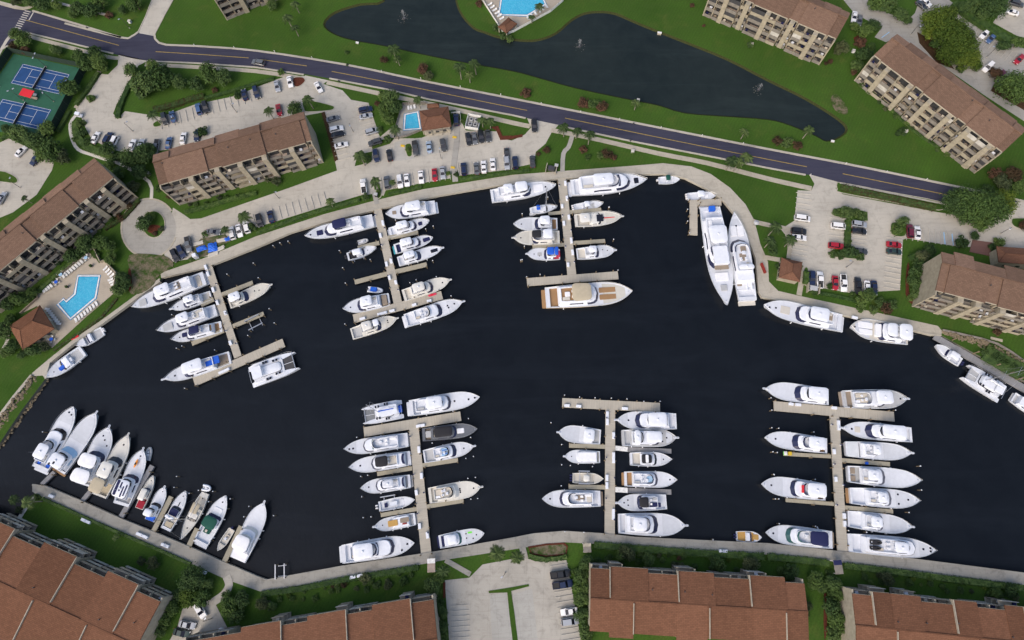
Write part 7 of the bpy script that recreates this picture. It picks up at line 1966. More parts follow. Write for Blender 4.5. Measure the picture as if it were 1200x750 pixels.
grove('between the top edge block and the upper right block', 'd', [('t1', 455, 130, 46, lg), ('t3', 495, 112, 38, ld), ('s1', 425, 192, 38, lr), ('t4', 345, 215, 34, lo_), ('t2', 450, 250, 42, ld), ('t1', 415, 300, 34, ld), ('s2', 290, 282, 16, lr), ('s1', 270, 290, 14, lr), ('s2', 398, 330, 20, lr), ('t2', 400, 120, 26, lg), ('s1', 320, 235, 26, lo_), ('t3', 480, 215, 26, lg)])
grove('in the upper right grove behind the long block', 'd', [('b1', 790, 85, 78, lb), ('b2', 860, 140, 84, lb), ('b1', 905, 195, 80, lb), ('b2', 850, 240, 66, lb), ('b1', 930, 260, 60, lb), ('t3', 620, 62, 42, ld), ('t1', 560, 15, 50, ld), ('t2', 500, 5, 46, lg), ('t3', 650, 92, 26, ld), ('b2', 1050, 25, 66, ld), ('t1', 950, 20, 44, ld), ('t2', 1000, 65, 36, ld), ('t3', 905, 30, 36, ld), ('t1', 1095, 205, 36, ld), ('t2', 1160, 195, 36, lg), ('b2', 1145, 395, 84, lg), ('t3', 1060, 335, 34, lr), ('s1', 895, 320, 28, ld), ('t1', 970, 300, 30, lb), ('s2', 1035, 320, 20, lr), ('t1', 840, 60, 46, lb), ('t2', 760, 140, 44, lb), ('t2', 780, 200, 30, lg)])
grove('on the strip between the road and the pond tip', 'd', [('p1', 190, 600, 28, lp), ('s1', 40, 650, 32, lr), ('s2', 92, 655, 34, ld), ('s1', 140, 668, 32, lr), ('s2', 625, 605, 26, ld), ('s1', 65, 660, 24, ld), ('s2', 605, 615, 18, ld)])
grove('by the road at the upper right corner', 'i', [('b1', 955, 225, 92, lg), ('b2', 1045, 250, 84, lg), ('b1', 880, 220, 72, ld), ('b2', 1095, 225, 64, lb), ('t1', 1000, 320, 50, lg), ('t2', 920, 290, 44, ld), ('t3', 960, 378, 26, ld), ('t1', 1095, 130, 46, lo_), ('t2', 1140, 95, 44, lr), ('t3', 1170, 150, 42, lg), ('t4', 1060, 85, 34, lr), ('t1', 1020, 170, 38, ld)])
grove('behind the right edge block', 'i', [('s1', 905, 408, 44, ld), ('s2', 1072, 410, 34, lg), ('s1', 1040, 435, 26, ld), ('t2', 1190, 330, 26, lr), ('s2', 1045, 470, 18, ld)])
grove('in the hedge island of the right lot', 'i', [('s1', 320, 272, 26, ld), ('t3', 372, 268, 38, ld), ('s2', 345, 280, 22, ld), ('s1', 440, 290, 32, ld), ('s2', 405, 272, 26, ld), ('s1', 300, 462, 26, ld), ('s2', 340, 465, 30, ld), ('t2', 385, 455, 38, ld), ('s1', 425, 475, 28, ld), ('t1', 628, 312, 32, ld), ('s2', 598, 348, 36, lg), ('s1', 370, 330, 20, lb), ('s2', 372, 370, 18, lb), ('s1', 372, 405, 18, lb)])
grove('between the right lot and the right edge block', 'i', [('t3', 720, 470, 38, lo_), ('t1', 755, 445, 34, ld), ('t2', 690, 545, 42, ld), ('t3', 692, 600, 44, ld), ('t1', 690, 640, 36, ld), ('t4', 705, 505, 32, ld), ('t2', 672, 575, 32, lg), ('s1', 660, 670, 20, lg)])
grove('on the lawn below the right lot', 'i', [('t4', 440, 668, 40, lg), ('t2', 470, 650, 34, ld), ('s1', 520, 690, 36, ld), ('s2', 545, 715, 36, lr), ('s1', 580, 700, 34, ld), ('s2', 285, 612, 20, lg), ('s1', 430, 720, 26, lg), ('s2', 490, 720, 28, ld), ('s1', 210, 640, 22, ld), ('s2', 390, 650, 20, lg)])
grove('by the dockmaster hut', 'i', [('p1', 35, 340, 36, lp), ('p2', 105, 400, 34, lp), ('s1', 45, 520, 20, ld), ('p3', 15, 400, 30, lp), ('t4', 22, 445, 30, ld)])
grove('at the landing of the bottom left quay', 'k', [('p1', 125, 108, 36, lp), ('p2', 62, 100, 28, lp), ('s1', 85, 150, 26, lo_), ('s2', 170, 90, 20, lg)])
grove('right of the bottom left block', 'k', [('b1', 885, 465, 66, ld), ('t3', 868, 550, 56, lb), ('t1', 930, 560, 44, lg), ('t2', 1058, 600, 46, lg), ('t4', 1085, 645, 38, ld), ('t1', 1042, 550, 30, lg), ('t3', 790, 600, 42, lg), ('t2', 755, 650, 40, lg), ('t1', 735, 700, 36, ld), ('t4', 700, 395, 32, lo_), ('p2', 530, 275, 18, lp), ('t2', 1120, 560, 44, ld), ('t1', 950, 500, 36, ld), ('t4', 350, 715, 30, lg), ('t1', 60, 590, 50, ld), ('t2', 20, 580, 36, ld), ('s1', 655, 385, 26, lo_), ('t3', 820, 540, 34, ld), ('t2', 400, 740, 30, lg)])
grove('between the lower left dock and the bottom block', 'm', [('t2', 25, 555, 34, lo_), ('t1', 70, 565, 28, ld), ('s1', 505, 432, 36, lo_), ('s2', 620, 460, 28, lo_), ('s1', 690, 450, 28, lg), ('t3', 825, 470, 48, ld), ('t2', 850, 445, 34, lg), ('p1', 880, 400, 34, lp), ('t1', 862, 590, 38, ld), ('t3', 872, 660, 36, ld), ('t2', 878, 710, 32, lg), ('p3', 1128, 312, 42, lp), ('s1', 362, 470, 16, lr), ('s2', 412, 464, 18, lr), ('s1', 835, 510, 30, lg), ('s2', 540, 450, 20, lg), ('s1', 385, 478, 14, lg), ('t1', 855, 545, 32, ld)])
grove('between the central car park and the widest bottom block', 'o', [('p1', 20, 330, 38, lp), ('t1', 350, 362, 44, ld), ('t2', 328, 425, 38, ld), ('t3', 330, 530, 46, ld), ('t1', 335, 605, 46, ld), ('t2', 352, 480, 36, ld), ('t4', 322, 470, 32, lg), ('t2', 340, 680, 38, ld), ('t3', 350, 720, 36, lg), ('s1', 400, 355, 26, lg), ('s2', 300, 400, 24, lg)])
grove('in front of the widest bottom block', 'o', [('t1', 540, 315, 44, lo_), ('t3', 642, 342, 38, ld), ('t2', 970, 362, 40, ld), ('t4', 1122, 368, 40, lo_), ('s1', 800, 322, 22, lg), ('s2', 785, 335, 16, lr), ('s1', 460, 335, 20, lg), ('s2', 690, 320, 18, lo_), ('t1', 510, 320, 30, lg)])
grove('between the two bottom right blocks', 'q', [('t1', 110, 402, 44, ld), ('t2', 220, 440, 46, lg), ('t3', 310, 455, 46, ld), ('t1', 320, 510, 40, lg), ('t2', 300, 575, 50, ld), ('t3', 325, 630, 48, lg), ('t1', 310, 690, 44, ld), ('t4', 182, 560, 28, lo_), ('s1', 60, 400, 26, lg), ('t2', 345, 660, 34, lg), ('t3', 255, 470, 34, ld), ('s1', 180, 600, 20, lg), ('s2', 290, 410, 24, lg)])
grove('in front of the bottom right block', 'q', [('t4', 562, 436, 34, lo_), ('s1', 755, 432, 22, lg), ('t1', 1150, 492, 42, ld), ('t2', 1075, 505, 30, lg), ('s2', 520, 415, 20, lo_), ('s1', 480, 450, 16, lg), ('s2', 820, 470, 18, lg), ('s1', 1040, 500, 20, lg), ('s2', 660, 445, 18, lg)])
grove('on the lawn of the right riprap bank', 'r', [('s1', 900, 262, 34, lr), ('s2', 735, 180, 16, lg), ('s1', 830, 385, 36, ld), ('s2', 900, 420, 40, ld), ('s1', 960, 450, 38, lg), ('s2', 1010, 480, 34, ld), ('s1', 1055, 500, 30, ld), ('s2', 870, 365, 26, lg)])

def scatter_row(where, t, a, b, n, r, kinds, seed):
    q = random.Random(seed); it = []
    for k in range(n):
        f = (k+.5)/n+q.uniform(-.3, .3)/n
        it.append((q.choice(('s1', 's2', 's1')), a[0]+(b[0]-a[0])*f, a[1]+(b[1]-a[1])*f+q.uniform(-13, 13), r*q.uniform(.7, 1.3), q.choice(kinds)))
    grove(where, t, it)
scatter_row('against the wall of the widest bottom block', 'o', (430, 345), (1130, 385), 12, 18, (lg, ld, lo_), 1)
scatter_row('on the quay side lawn, bottom centre', 'o', (420, 300), (1190, 345), 11, 15, (lg, lb, ld), 2)
scatter_row('against the wall of the bottom right block', 'q', (430, 430), (1190, 520), 12, 17, (lg, ld, lo_), 3)
scatter_row('on the quay side lawn, bottom right', 'q', (420, 395), (1190, 485), 10, 14, (lg, lb, ld), 4)
scatter_row('by the block left of the central lot', 'm', (20, 560), (720, 440), 12, 19, (lg, ld, lo_), 5)
scatter_row('on the quay lawn left of the lower left dock', 'm', (60, 530), (760, 395), 10, 14, (lg, lb, ld), 6)
scatter_row('in front of the long upper right block', 'd', (420, 395), (840, 730), 11, 15, (lg, ld, lo_), 8)
scatter_row('in front of the left clubhouse block', 'e', (860, 245), (1180, 175), 9, 15, (lg, ld, lo_), 9)
scatter_row('in front of the left edge block', 'e', (150, 600), (620, 225), 10, 16, (lg, ld, lr), 10)

def hedge(label, t, pts, w_, h, mat='hedge_leaf', sm=2, dens=7.0):
    P = [px(*p) if len(p) == 3 else px(t, *p) for p in pts]
    if sm: P = smooth_line(P, sm)
    W = [G(*p, h) for p in P]
    c = sum(W, Vector())/len(W); c.z = 0
    root = thing('hedge', label, 'hedge', c)
    L = [(p.x-c.x, p.y-c.y) for p in W]
    r = random.Random(len(label)*7+int(c.x))
    MB().strip(L, w_*.72, -.05, h*.86).build('hedge_body', 'leaf_dark', root)
    mb = MB()
    for i in range(len(L)-1):
        a, b = Vector((*L[i], 0)), Vector((*L[i+1], 0)); d = b-a; n = Vector((-d.y, d.x, 0)).normalized()
        for k in range(int(d.length*(w_+2*h)*dens)):
            s = r.uniform(-w_/2-h, w_/2+h)
            hh = h*r.uniform(.86, 1.10)
            if abs(s) < w_/2: p = n*s+Vector((0, 0, hh)); nn = Vector((r.uniform(-.5, .5), r.uniform(-.5, .5), 1))
            else: p = n*math.copysign(w_/2*r.uniform(.75, 1.06), s)+Vector((0, 0, max(.03, hh-(abs(s)-w_/2)))); nn = n*s+Vector((0, 0, .5))
            leaf_quad(mb, a+d*r.random()+p, nn, .2, r)
    mb.build('foliage', mat, root)
    return root
hedge('clipped lime hedge along the right fence of the tennis courts', 'a', [(450, 330), (400, 410), (345, 480)], 1.8, 1.1, 'hedge_lime')
hedge('lime hedge below the right fence of the tennis courts', 'a', [(318, 510), (290, 560), (262, 605)], 1.4, 1.0, 'hedge_lime')
hedge('red flowering hedge along the upper edge of the upper left lot', 'a', [(705, 505), (800, 482), (870, 458), (940, 440)], 2.6, .9, 'hedge_red')
hedge('green hedge between the left lot entrance and the lawn', 'a', [(602, 375), (575, 430), (550, 490), (540, 540)], 2.2, 1.0)
hedge('long green hedge behind the parked cars of the upper left lot', 'a', [(945, 452), (1060, 420), (1180, 385), ('b', 80, 360)], 1.4, .9)
hedge('dark hedge left of the curved footpath bed', 'a', [(345, 560), (350, 620), (390, 670), (470, 705), (520, 725)], 3.2, 1.0)
hedge('thin hedge along the quay left of the upper middle dock', 'g', [(0, 368), (180, 300), (340, 250), (480, 212)], 1.6, .7)
hedge('hedge along the quay right of the upper middle dock', 'g', [(610, 185), (690, 170), (765, 150)], 1.4, .7)
hedge('hedge along the quay left of the upper right dock', 'g', [(945, 118), (1050, 104), (1184, 86), ('h', 80, 75)], 1.4, .7)
hedge('dark hedge strip between the road and the right lot', 'i', [(340, 150), (470, 182), (640, 218), (780, 250)], 2.6, 1.0, 'hedge_red')
hedge('vertical hedge in the middle of the right lot', 'i', [(374, 305), (372, 360), (368, 430)], 2.0, 1.2)
hedge('dark hedge beside the hut in the right lot', 'i', [(180, 545), (178, 600)], 2.0, 1.1)
hedge('long hedge along the bottom left quay lawn', 'k', [(190, 95), (480, 225), (700, 320), (880, 400)], 1.0, .7, dens=6)
hedge('hedge along the bottom quay left of the lower left dock', 'm', [(20, 505), (200, 482), (400, 440), (600, 408), (760, 380)], 1.9, .8, 'hedge_leaf', dens=6)
hedge('hedge along the bottom quay right of the lower middle dock', 'o', [(385, 275), (600, 292), (800, 308), (1000, 320), (1184, 330)], 2.3, .8, 'hedge_leaf', dens=6)
hedge('hedge along the bottom quay left of the lower right dock', 'q', [(0, 330), (150, 345), (290, 362)], 2.3, .8, 'hedge_leaf', dens=6)
hedge('hedge along the bottom quay right of the lower right dock', 'q', [(360, 372), (600, 400), (900, 440), (1200, 478)], 2.1, .8, 'hedge_leaf', dens=6)
hedge('hedge above the planting bed by the lower middle dock', 'o', [(78, 325), (160, 345), (258, 330)], 1.5, .9)
hedge('long dark hedge crossing the upper right car parks', 'd', [(865, 5), (960, 75), (1060, 140), (1135, 190)], 4.0, 1.8, 'hedge_leaf')
hedge('hedge beside the lowest cars of the far left lot', 'a', [(0, 640), (40, 625), (110, 660), (175, 690)], 1.6, 1.0)
hedge('hedge in front of the left clubhouse block', 'e', [(850, 270), (960, 240), (1060, 210), (1184, 178)], 1.8, .9)
hedge('dark hedge below the left edge block', 'e', [(640, 210), (570, 290), (480, 345)], 1.6, .9, 'hedge_red')
hedge('low hedge along the large pool terrace wall', 'O', [(205, 262), (330, 148), (480, 28)], 1.6, 1.1)
hedge('dark hedge in front of the long upper right block', 'd', [(430, 385), (540, 470), (660, 590), (790, 680)], .9, .6)
hedge('planted border along the lower edge of the large pool terrace', 'O', [(290, 590), (450, 480), (560, 400), (640, 300)], .9, .5, 'hedge_red')
hedge('hedge between the right lot and the waterside lawn', 'i', [(215, 640), (330, 660), (440, 690)], 1.2, .7)
hedge('hedge behind the right block gable beside the shrubs', 'i', [(665, 480), (720, 455), (775, 432)], 2.5, 1.5, 'hedge_leaf')
# unused prototypes must not be left lying about
for k, o in list(PT.items()):
    if 'fresh' in o.keys():
        for c in list(o.children): bpy.data.objects.remove(c)
        bpy.data.objects.remove(o)
for o in COL.objects:
    if 'ch' in o.keys(): del o['ch']
    if 'fresh' in o.keys(): del o['fresh']
# ================================================================== tennis courts, pools, riprap, fountains, small things
rp = random.Random(3)
# ---- tennis courts: the quadrilateral is mapped from traced corners
surf('tennis_court', 'court_green', 'a', [(65, 250), (402, 322), (262, 590), (225, 640), (-150, 590), (-130, 480), (-60, 430)], 0.06)
def bil(c, u, v, z):
    P = [at('a', *q) for q in c]
    a = P[0].lerp(P[1], u); b = P[3].lerp(P[2], u); p = a.lerp(b, v); return (p.x, p.y, z)
def court(c, label):
    def rect(u0, u1, v0, v1, z, mat, nm):
        structure(MB().add([bil(c, u0, v1, z), bil(c, u1, v1, z), bil(c, u1, v0, z), bil(c, u0, v0, z)], [(0, 1, 2, 3)]).build(nm, mat))
    rect(-.0, 1., -.0, 1., .066, 'court_blue', 'court_surface')
    lines = [((.02, .02), (.98, .02)), ((.02, .98), (.98, .98)), ((.02, .02), (.02, .98)), ((.98, .02), (.98, .98)),
             ((.02, .15), (.98, .15)), ((.02, .85), (.98, .85)), ((.25, .15), (.25, .85)), ((.75, .15), (.75, .85)), ((.25, .5), (.75, .5))]
    for (a, b), (e, f) in lines:
        p = bil(c, a, b, 0); q = bil(c, e, f, 0)
        structure(MB().strip([p[:2], q[:2]], .10, .066, .072).build('court_line', 'white_paint'))
    p0 = Vector(bil(c, .5, -.05, 0)); p1 = Vector(bil(c, .5, 1.05, 0)); d = p1-p0
    t = thing('tennis_net', label, 'tennis net', ((p0+p1)/2)+Vector((0, 0, .066)), math.atan2(d.y, d.x))
    L = d.length
    MB().box(-L/2, L/2, -.02, .02, .05, .95).build('net', 'screen_dark', t)
    MB().box(-L/2, L/2, -.035, .035, .951, 1.03).build('headband', 'white_paint', t)
    for s in (-1, 1): MB().cyl(s*L/2, 0, 0, 1.1, .06, 8).build('post', 'dark_metal', t)
court([(105, 295), (325, 345), (275, 437), (48, 385)], 'tennis net across the upper blue court')
court([(10, 457), (240, 508), (188, 602), (-42, 548)], 'tennis net across the lower blue court')
def fence(name, label, t, pts, h, mat, step=3.2, post='dark_metal', thick=.05, cat='fence'):
    W = [at(t, *p) if len(p) == 2 else at(*p) for p in pts]
    c = sum(W, Vector())/len(W)
    r = thing(name, label, cat, c)
    mb = MB(); mb.strip([(p.x-c.x, p.y-c.y) for p in W], thick, .05, h)
    mb.build('screen', mat, r)
    for a, b in zip(W[:-1], W[1:]):
        d = b-a; n = max(1, int(d.length/step))
        for k in range(n+1):
            p = a+d*k/n-c
            MB().cyl(p.x, p.y, 0, h+.12, .05, 6).build('post', post, r)
    return r
fence('court_fence', 'tall dark green windscreen fence round the two tennis courts', 'a', [(-60, 425), (60, 245), (405, 318), (262, 595), (228, 645)], 3.0, 'fence_mesh', cat='fence')
# shelter with a red roof between the courts
p = at('a', 123, 430, 2.5)
q = at('a', 160, 440, 2.5); d = q-p
t = thing('court_shelter', 'red canvas roofed shelter between the two tennis courts', 'shelter', (p.x, p.y, .06), math.atan2(d.y, d.x))
MB().slab(rrect(-2.4, 2.4, -1.5, 1.5, .1), 2.4, 2.52, .04).build('roof', 'vivid_red', t)
for sx in (-2.2, 2.2):
    for sy in (-1.3, 1.3): MB().cyl(sx, sy, 0, 2.4, .06, 6).build('post', 'dark_metal', t)
p = at('a', 158, 455, .4)
t = thing('court_bench', 'pink and grey bench beside the red court shelter', 'bench', (p.x, p.y, .06), -.2)
MB().box(-1.3, 1.3, -.3, .3, .35, .45).build('seat', 'balcony_floor', t); MB().box(-1.3, 1.3, .3, .38, .45, .9).build('backrest', 'balcony_floor', t)
for s in (-1, 1): MB().box(s*1.1-.06, s*1.1+.06, -.25, .25, 0, .35).build('leg', 'dark_metal', t)
p = at('a', 165, 440, .4)
t = thing('court_table', 'small pale table beside the red court shelter', 'table', (p.x, p.y, .06), -.2)
MB().slab(rrect(-.7, .7, -.5, .5, .1), .68, .74).build('tabletop', 'white_paint', t); MB().cyl(0, 0, 0, .68, .08, 8).build('leg', 'dark_metal', t)
def lamp(label, t, x, y, h=7, group=None, heads=1):
    p = at(t, x, y, 0)
    r = thing('street_lamp', label, 'street lamp', (p.x, p.y, 0), rp.uniform(0, 6), group)
    MB().cyl(0, 0, 0, .35, .2, 8).build('base', 'kerb_concrete', r)
    MB().cyl(0, 0, .35, h, .09, 8, .06).build('pole', 'dark_metal', r)
    for k in range(heads):
        s = 1 if k == 0 else -1
        a = MB().tube([(0, 0, h-.1), (s*.9, 0, h+.05)], .045, 6).build('arm', 'dark_metal', r)
        MB().slab(rrect(min(s*.6, s*1.3), max(s*.6, s*1.3), -.2, .2, .1), h-.05, h+.12, .04).build('lamp_head', 'steel', a)
    return r
for k, (x, y) in enumerate([(215, 310), (0, 400), (250, 470), (110, 465)]):
    lamp(['court lamp post behind the upper tennis court', 'court lamp post left of the red shelter', 'court lamp post on the right fence side', 'court lamp post just below the red shelter'][k], 'a', x, y, 6, None, 2)
for t_, x, y, lb in (('a', 600, 130, 'slim lamp post on the lawn left of the upper driveway'), ('a', 615, 607, 'lamp post standing in the upper left lot'), ('a', 1095, 520, 'lamp post behind the roof of the left clubhouse block'),
                     ('b', 450, 610, 'lamp post in the middle of the lot left of the clubhouse'), ('b', 858, 735, 'lamp post in the quay side lot'), ('e', 95, 158, 'lamp post in the far left lot'),
                     ('g', 107, 208, 'lamp post on the long drive above the quay'), ('i', 360, 527, 'lamp post below the hedge island of the right lot'), ('d', 660, 160, 'lamp post behind the long upper right block'), ('d', 1010, 265, 'lamp post in the upper right lot'),
                     ('i', 1075, 370, 'lamp post behind the right edge block entrance'), ('k', 980, 650, 'lamp post in the lot right of the bottom left block'), ('m', 1168, 405, 'lamp post in the bottom central lot'), ('a', 825, 570, 'short lamp post near the small palm in the upper left lot')):
    lamp(lb, t_, x, y, 5)
# road side marker posts along the kerb (white bollards seen as dots)
bo = None
for t_, x, y in [('b', 85, 237), ('b', 258, 265), ('b', 580, 328), ('b', 762, 362), ('b', 945, 400), ('b', 1132, 436), ('c', 135, 477), ('c', 318, 515), ('c', 498, 550), ('c', 690, 588), ('c', 880, 625), ('c', 1070, 662), ('i', 362, 45), ('i', 550, 82), ('i', 735, 118), ('a', 898, 207), ('a', 1082, 218), ('i', 197, 97)]:
    p = at(t_, x, y, .5)
    if bo is None:
        bo = thing('marker_post', 'short white marker post on the kerb of the main road', 'bollard', (p.x, p.y, 0), 0, 'white marker posts along the road')
        MB().cyl(0, 0, 0, .85, .11, 8).build('post', 'white_paint', bo); MB().dome(0, 0, .852, .13, .1, 8, 3).build('cap', 'white_paint', bo)
    else: dup(bo, (p.x, p.y, 0))
# dark drain grates / hydrants by the road
hy = None
for k, (t_, x, y) in enumerate([('b', 422, 300), ('b', 383, 374), ('c', 562, 572), ('c', 548, 650), ('a', 402, 128)]):
    p = at(t_, x, y, .4)
    lb = ['dark hydrant on the upper kerb, left of the clubhouse', 'dark hydrant on the lower kerb by the street entrance', 'dark hydrant on the upper kerb, below the pond centre', 'dark hydrant on the lower kerb, above the curved quay', 'dark hydrant on the upper kerb near the street corner'][k]
    if hy is None:
        hy = thing('hydrant', lb, 'hydrant', (p.x, p.y, 0)); MB().cyl(0, 0, 0, .75, .2, 8).dome(0, 0, .752, .2, .15, 8, 3).build('body', 'dark_metal', hy); MB().box(-.34, .34, -.09, .09, .45, .62).build('outlet', 'dark_metal', hy)
    else: dup(hy, (p.x, p.y, 0), label=lb)

simple('pool_tile', (0.02, 0.20, 0.42), .3, .3)
# ---- swimming pools
def pool(label, t, pts, deckz, w_=.55):
    W = [at(t, *p, deckz) for p in pts]; c = sum(W, Vector())/len(W); c.z = 0
    r = thing('swimming_pool', label, 'pool', c)
    L = [(p.x-c.x, p.y-c.y) for p in W]
    MB().sheet(L, deckz+.03).build('water', 'pool_water', r)
    MB().strip(L, w_, deckz-.1, deckz+.11, True).build('coping', 'pool_white', r)
    MB().strip(L, w_+.55, deckz-.1, deckz+.038, True).build('waterline_tile', 'pool_tile', r)
    # ladder
    a, b = Vector(L[0]), Vector(L[1]); m = (a+b)/2
    for s in (-.25, .25):
        d = (b-a).normalized()*s
        MB().tube([(m.x+d.x, m.y+d.y, deckz), (m.x+d.x, m.y+d.y, deckz+.8), (m.x+d.x*1.01+(-(b-a).normalized().y)*-.5, m.y+d.y+((b-a).normalized().x)*-.5, deckz+.75)], .03, 6).build('handrail', 'steel', r)
    return r
surf('pool_terrace', 'pool_deck', 'O', [(120, 385), (215, 300), (208, 272), (340, 165), (485, 47), (520, 75), (545, 110), (575, 95), (645, 165), (630, 272), (480, 400), (287, 576), (243, 540), (312, 478), (205, 345)], .10)
surf('pool_terrace', 'pool_deck', 'b', [(1030, -20), (1150, 165), ('c', 10, 148), ('c', 180, 55), ('c', 238, 5), ('c', 245, -60), (1000, -80)], .10)
surf('pool_terrace', 'grey_concrete', 'b', [(680, 484), (720, 478), (800, 490), (775, 602), (695, 632), (640, 642), (650, 582)], .10)
pool('large angular turquoise pool on the left terrace', 'O', [(430, 180), (547, 180), (525, 300), (388, 415), (318, 335), (350, 307), (365, 322), (412, 280)], .10)
pool('small turquoise pool beside the clubhouse roof', 'b', [(690, 530), (748, 518), (760, 595), (685, 600)], .10)
pool('turquoise pool cut off by the top edge', 'c', [(-60, 68), (70, 72), (155, 20), (115, -70), (-40, -70)], .10)
# terrace walls and fences
fence('terrace_wall', 'dark low wall along the upper edge of the large pool terrace', 'O', [(118, 388), (214, 302), (207, 274), (340, 168), (486, 45)], .9, 'grey_teak', 50, 'dark_metal', .3, 'wall')
fence('terrace_wall', 'tan block wall at the upper corner of the large pool terrace', 'O', [(486, 45), (520, 22), (560, 108), (580, 98), (646, 166), (632, 274)], 1.2, 'tan_wall', 50, 'tan_wall', .3, 'wall')
fence('pool_fence', 'white slatted fence round the top edge pool terrace', 'b', [(1005, -80), (1032, -20), (1150, 165), ('c', 10, 148), ('c', 180, 55), ('c', 238, 5), ('c', 246, -60)], 1.2, 'white_paint', 2.2, 'white_paint', .06)
fence('pool_fence', 'pale metal fence round the clubhouse pool', 'b', [(760, 608), (695, 634), (640, 644), (650, 582), (680, 484), (790, 482)], 1.2, 'parapet_grey', 2.0, 'steel', .05)
fence('lot_fence', 'white fence round the bay beside the clubhouse', 'b', [(905, 530), (945, 526), (948, 568)], 1.4, 'white_paint', 2.2, 'white_paint', .06)
# sun loungers
lou = None
def lounger(t, x, y, adeg, label, group, z=.10):
    global lou
    p = at(t, x, y, .4); q = at(t, x+10*math.cos(math.radians(adeg)), y+10*math.sin(math.radians(adeg)), .4); d = q-p
    rz = math.atan2(d.y, d.x)
    if lou is None:
        lou = thing('sun_lounger', label, 'sun lounger', (p.x, p.y, z), rz, group)
        MB().box(-.95, .35, -.36, .36, .30, .38).build('seat', 'pool_white', lou)
        MB().hexa([(.36, -.36, .30), (.95, -.36, .62), (.95, .36, .62), (.36, .36, .30)], [(.33, -.36, .38), (.92, -.36, .70), (.92, .36, .70), (.33, .36, .38)]).build('backrest', 'pool_white', lou)
        for sx in (-.8, .25):
            for sy in (-.3, .3): MB().box(sx-.03, sx+.03, sy-.03, sy+.03, 0, .30).build('leg', 'steel', lou)
    else:
        r = dup(lou, (p.x, p.y, z), rz, label, group)
lb = 'white sun lounger in the upper row along the wall of the large pool terrace'
for k in range(8): lounger('O', 348+k*14.5, 183-k*11.5, 42, lb, 'loungers on the upper row of the large terrace')
lb = 'white sun lounger in the short row left of the upper row, large pool terrace'
for k in range(4): lounger('O', 240+k*14, 262-k*9, 45, lb, 'loungers at the left of the large terrace')
lb = 'white sun lounger in the row beside the pool house'
for k in range(8): lounger('O', 262+k*9, 362+k*11.5, 10, lb, 'loungers beside the pool house')
lb = 'white sun lounger in the row along the lower terrace edge'
for k in range(8): lounger('O', 418+k*16, 424-k*13, 62, lb, 'loungers along the lower terrace edge')
lb = 'white sun lounger at the right end of the large pool terrace'
for k in range(4): lounger('O', 580+k*12, 138+k*13, -40, lb, 'loungers at the right end of the large terrace')
for k in range(3): lounger('O', 608+k*8, 200+k*12, -20, 'white sun lounger half hidden by the tree on the large terrace', 'loungers under the terrace tree')
lb = 'white sun lounger along the left edge of the top edge pool terrace'
for k in range(6): lounger('b', 1082+k*11, 20+k*13, -28, lb, 'loungers left of the top edge pool')
lb = 'white sun lounger along the lower edge of the top edge pool terrace'
for k in range(6): lounger('c', 75+k*17, 85-k*11, 60, lb, 'loungers below the top edge pool')
for k, (x, y) in enumerate(((705, 500), (718, 498), (733, 494))): lounger('b', x, y, 80, 'white sun lounger at the head of the clubhouse pool', 'loungers at the clubhouse pool')
# parasols / tables on the terrace
for k, (x, y, lb_) in enumerate(((333, 172, 'blue and white table set at the left end of the upper lounger row'), (308, 213, 'blue and white table set beside the short lounger row'), (472, 80, 'blue and white table set in the upper terrace corner'), (282, 528, 'blue and white table set at the lower terrace corner'))):
    p = at('O', x, y, .7)
    t = thing('patio_table', lb_, 'table', (p.x, p.y, .10), rp.uniform(0, 3))
    MB().cyl(0, 0, .68, .74, .6, 14).build('tabletop', 'canvas_blue' if k % 2 else 'light_blue', t); MB().cyl(0, 0, 0, .68, .06, 8).build('leg', 'steel', t)
    for j in range(4):
        a = j*PI/2
        c = thing('patio_chair', ['white patio chair at the table by the upper lounger row', 'white patio chair at the table by the short lounger row', 'white patio chair at the table in the upper corner', 'white patio chair at the table in the lower corner'][k],
                  'chair', (p.x+.95*math.cos(a), p.y+.95*math.sin(a), .10), a, ['chairs A', 'chairs B', 'chairs C', 'chairs D'][0]+'' if False else ['chairs round the upper row table', 'chairs round the short row table', 'chairs round the upper corner table', 'chairs round the lower corner table'][k])
        MB().box(-.24, .24, -.24, .24, .4, .46).build('seat', 'pool_white', c); MB().box(.20, .26, -.24, .24, .46, .9).build('backrest', 'pool_white', c)
        for sx in (-.2, .2):
            for sy in (-.2, .2): MB().box(sx-.025, sx+.025, sy-.025, sy+.025, 0, .4).build('leg', 'steel', c)
for k, (x, y) in enumerate(((500, 125), (368, 240))):
    p = at('O', x, y, .5)
    t = thing('planter', ['dark planter pot near the upper terrace corner', 'dark planter pot left of the large pool'][k], 'planter', (p.x, p.y, .10))
    MB().cyl(0, 0, 0, .6, .35, 10, .5).build('pot', 'dark_metal', t)
    cm = crown_mesh(50+k, 8, 20, .16, spread=.4); cm.v = [(a*.8, b*.8, c*.8+.8) for a, b, c in cm.v]; cm.build('foliage', 'leaf_dark', t)

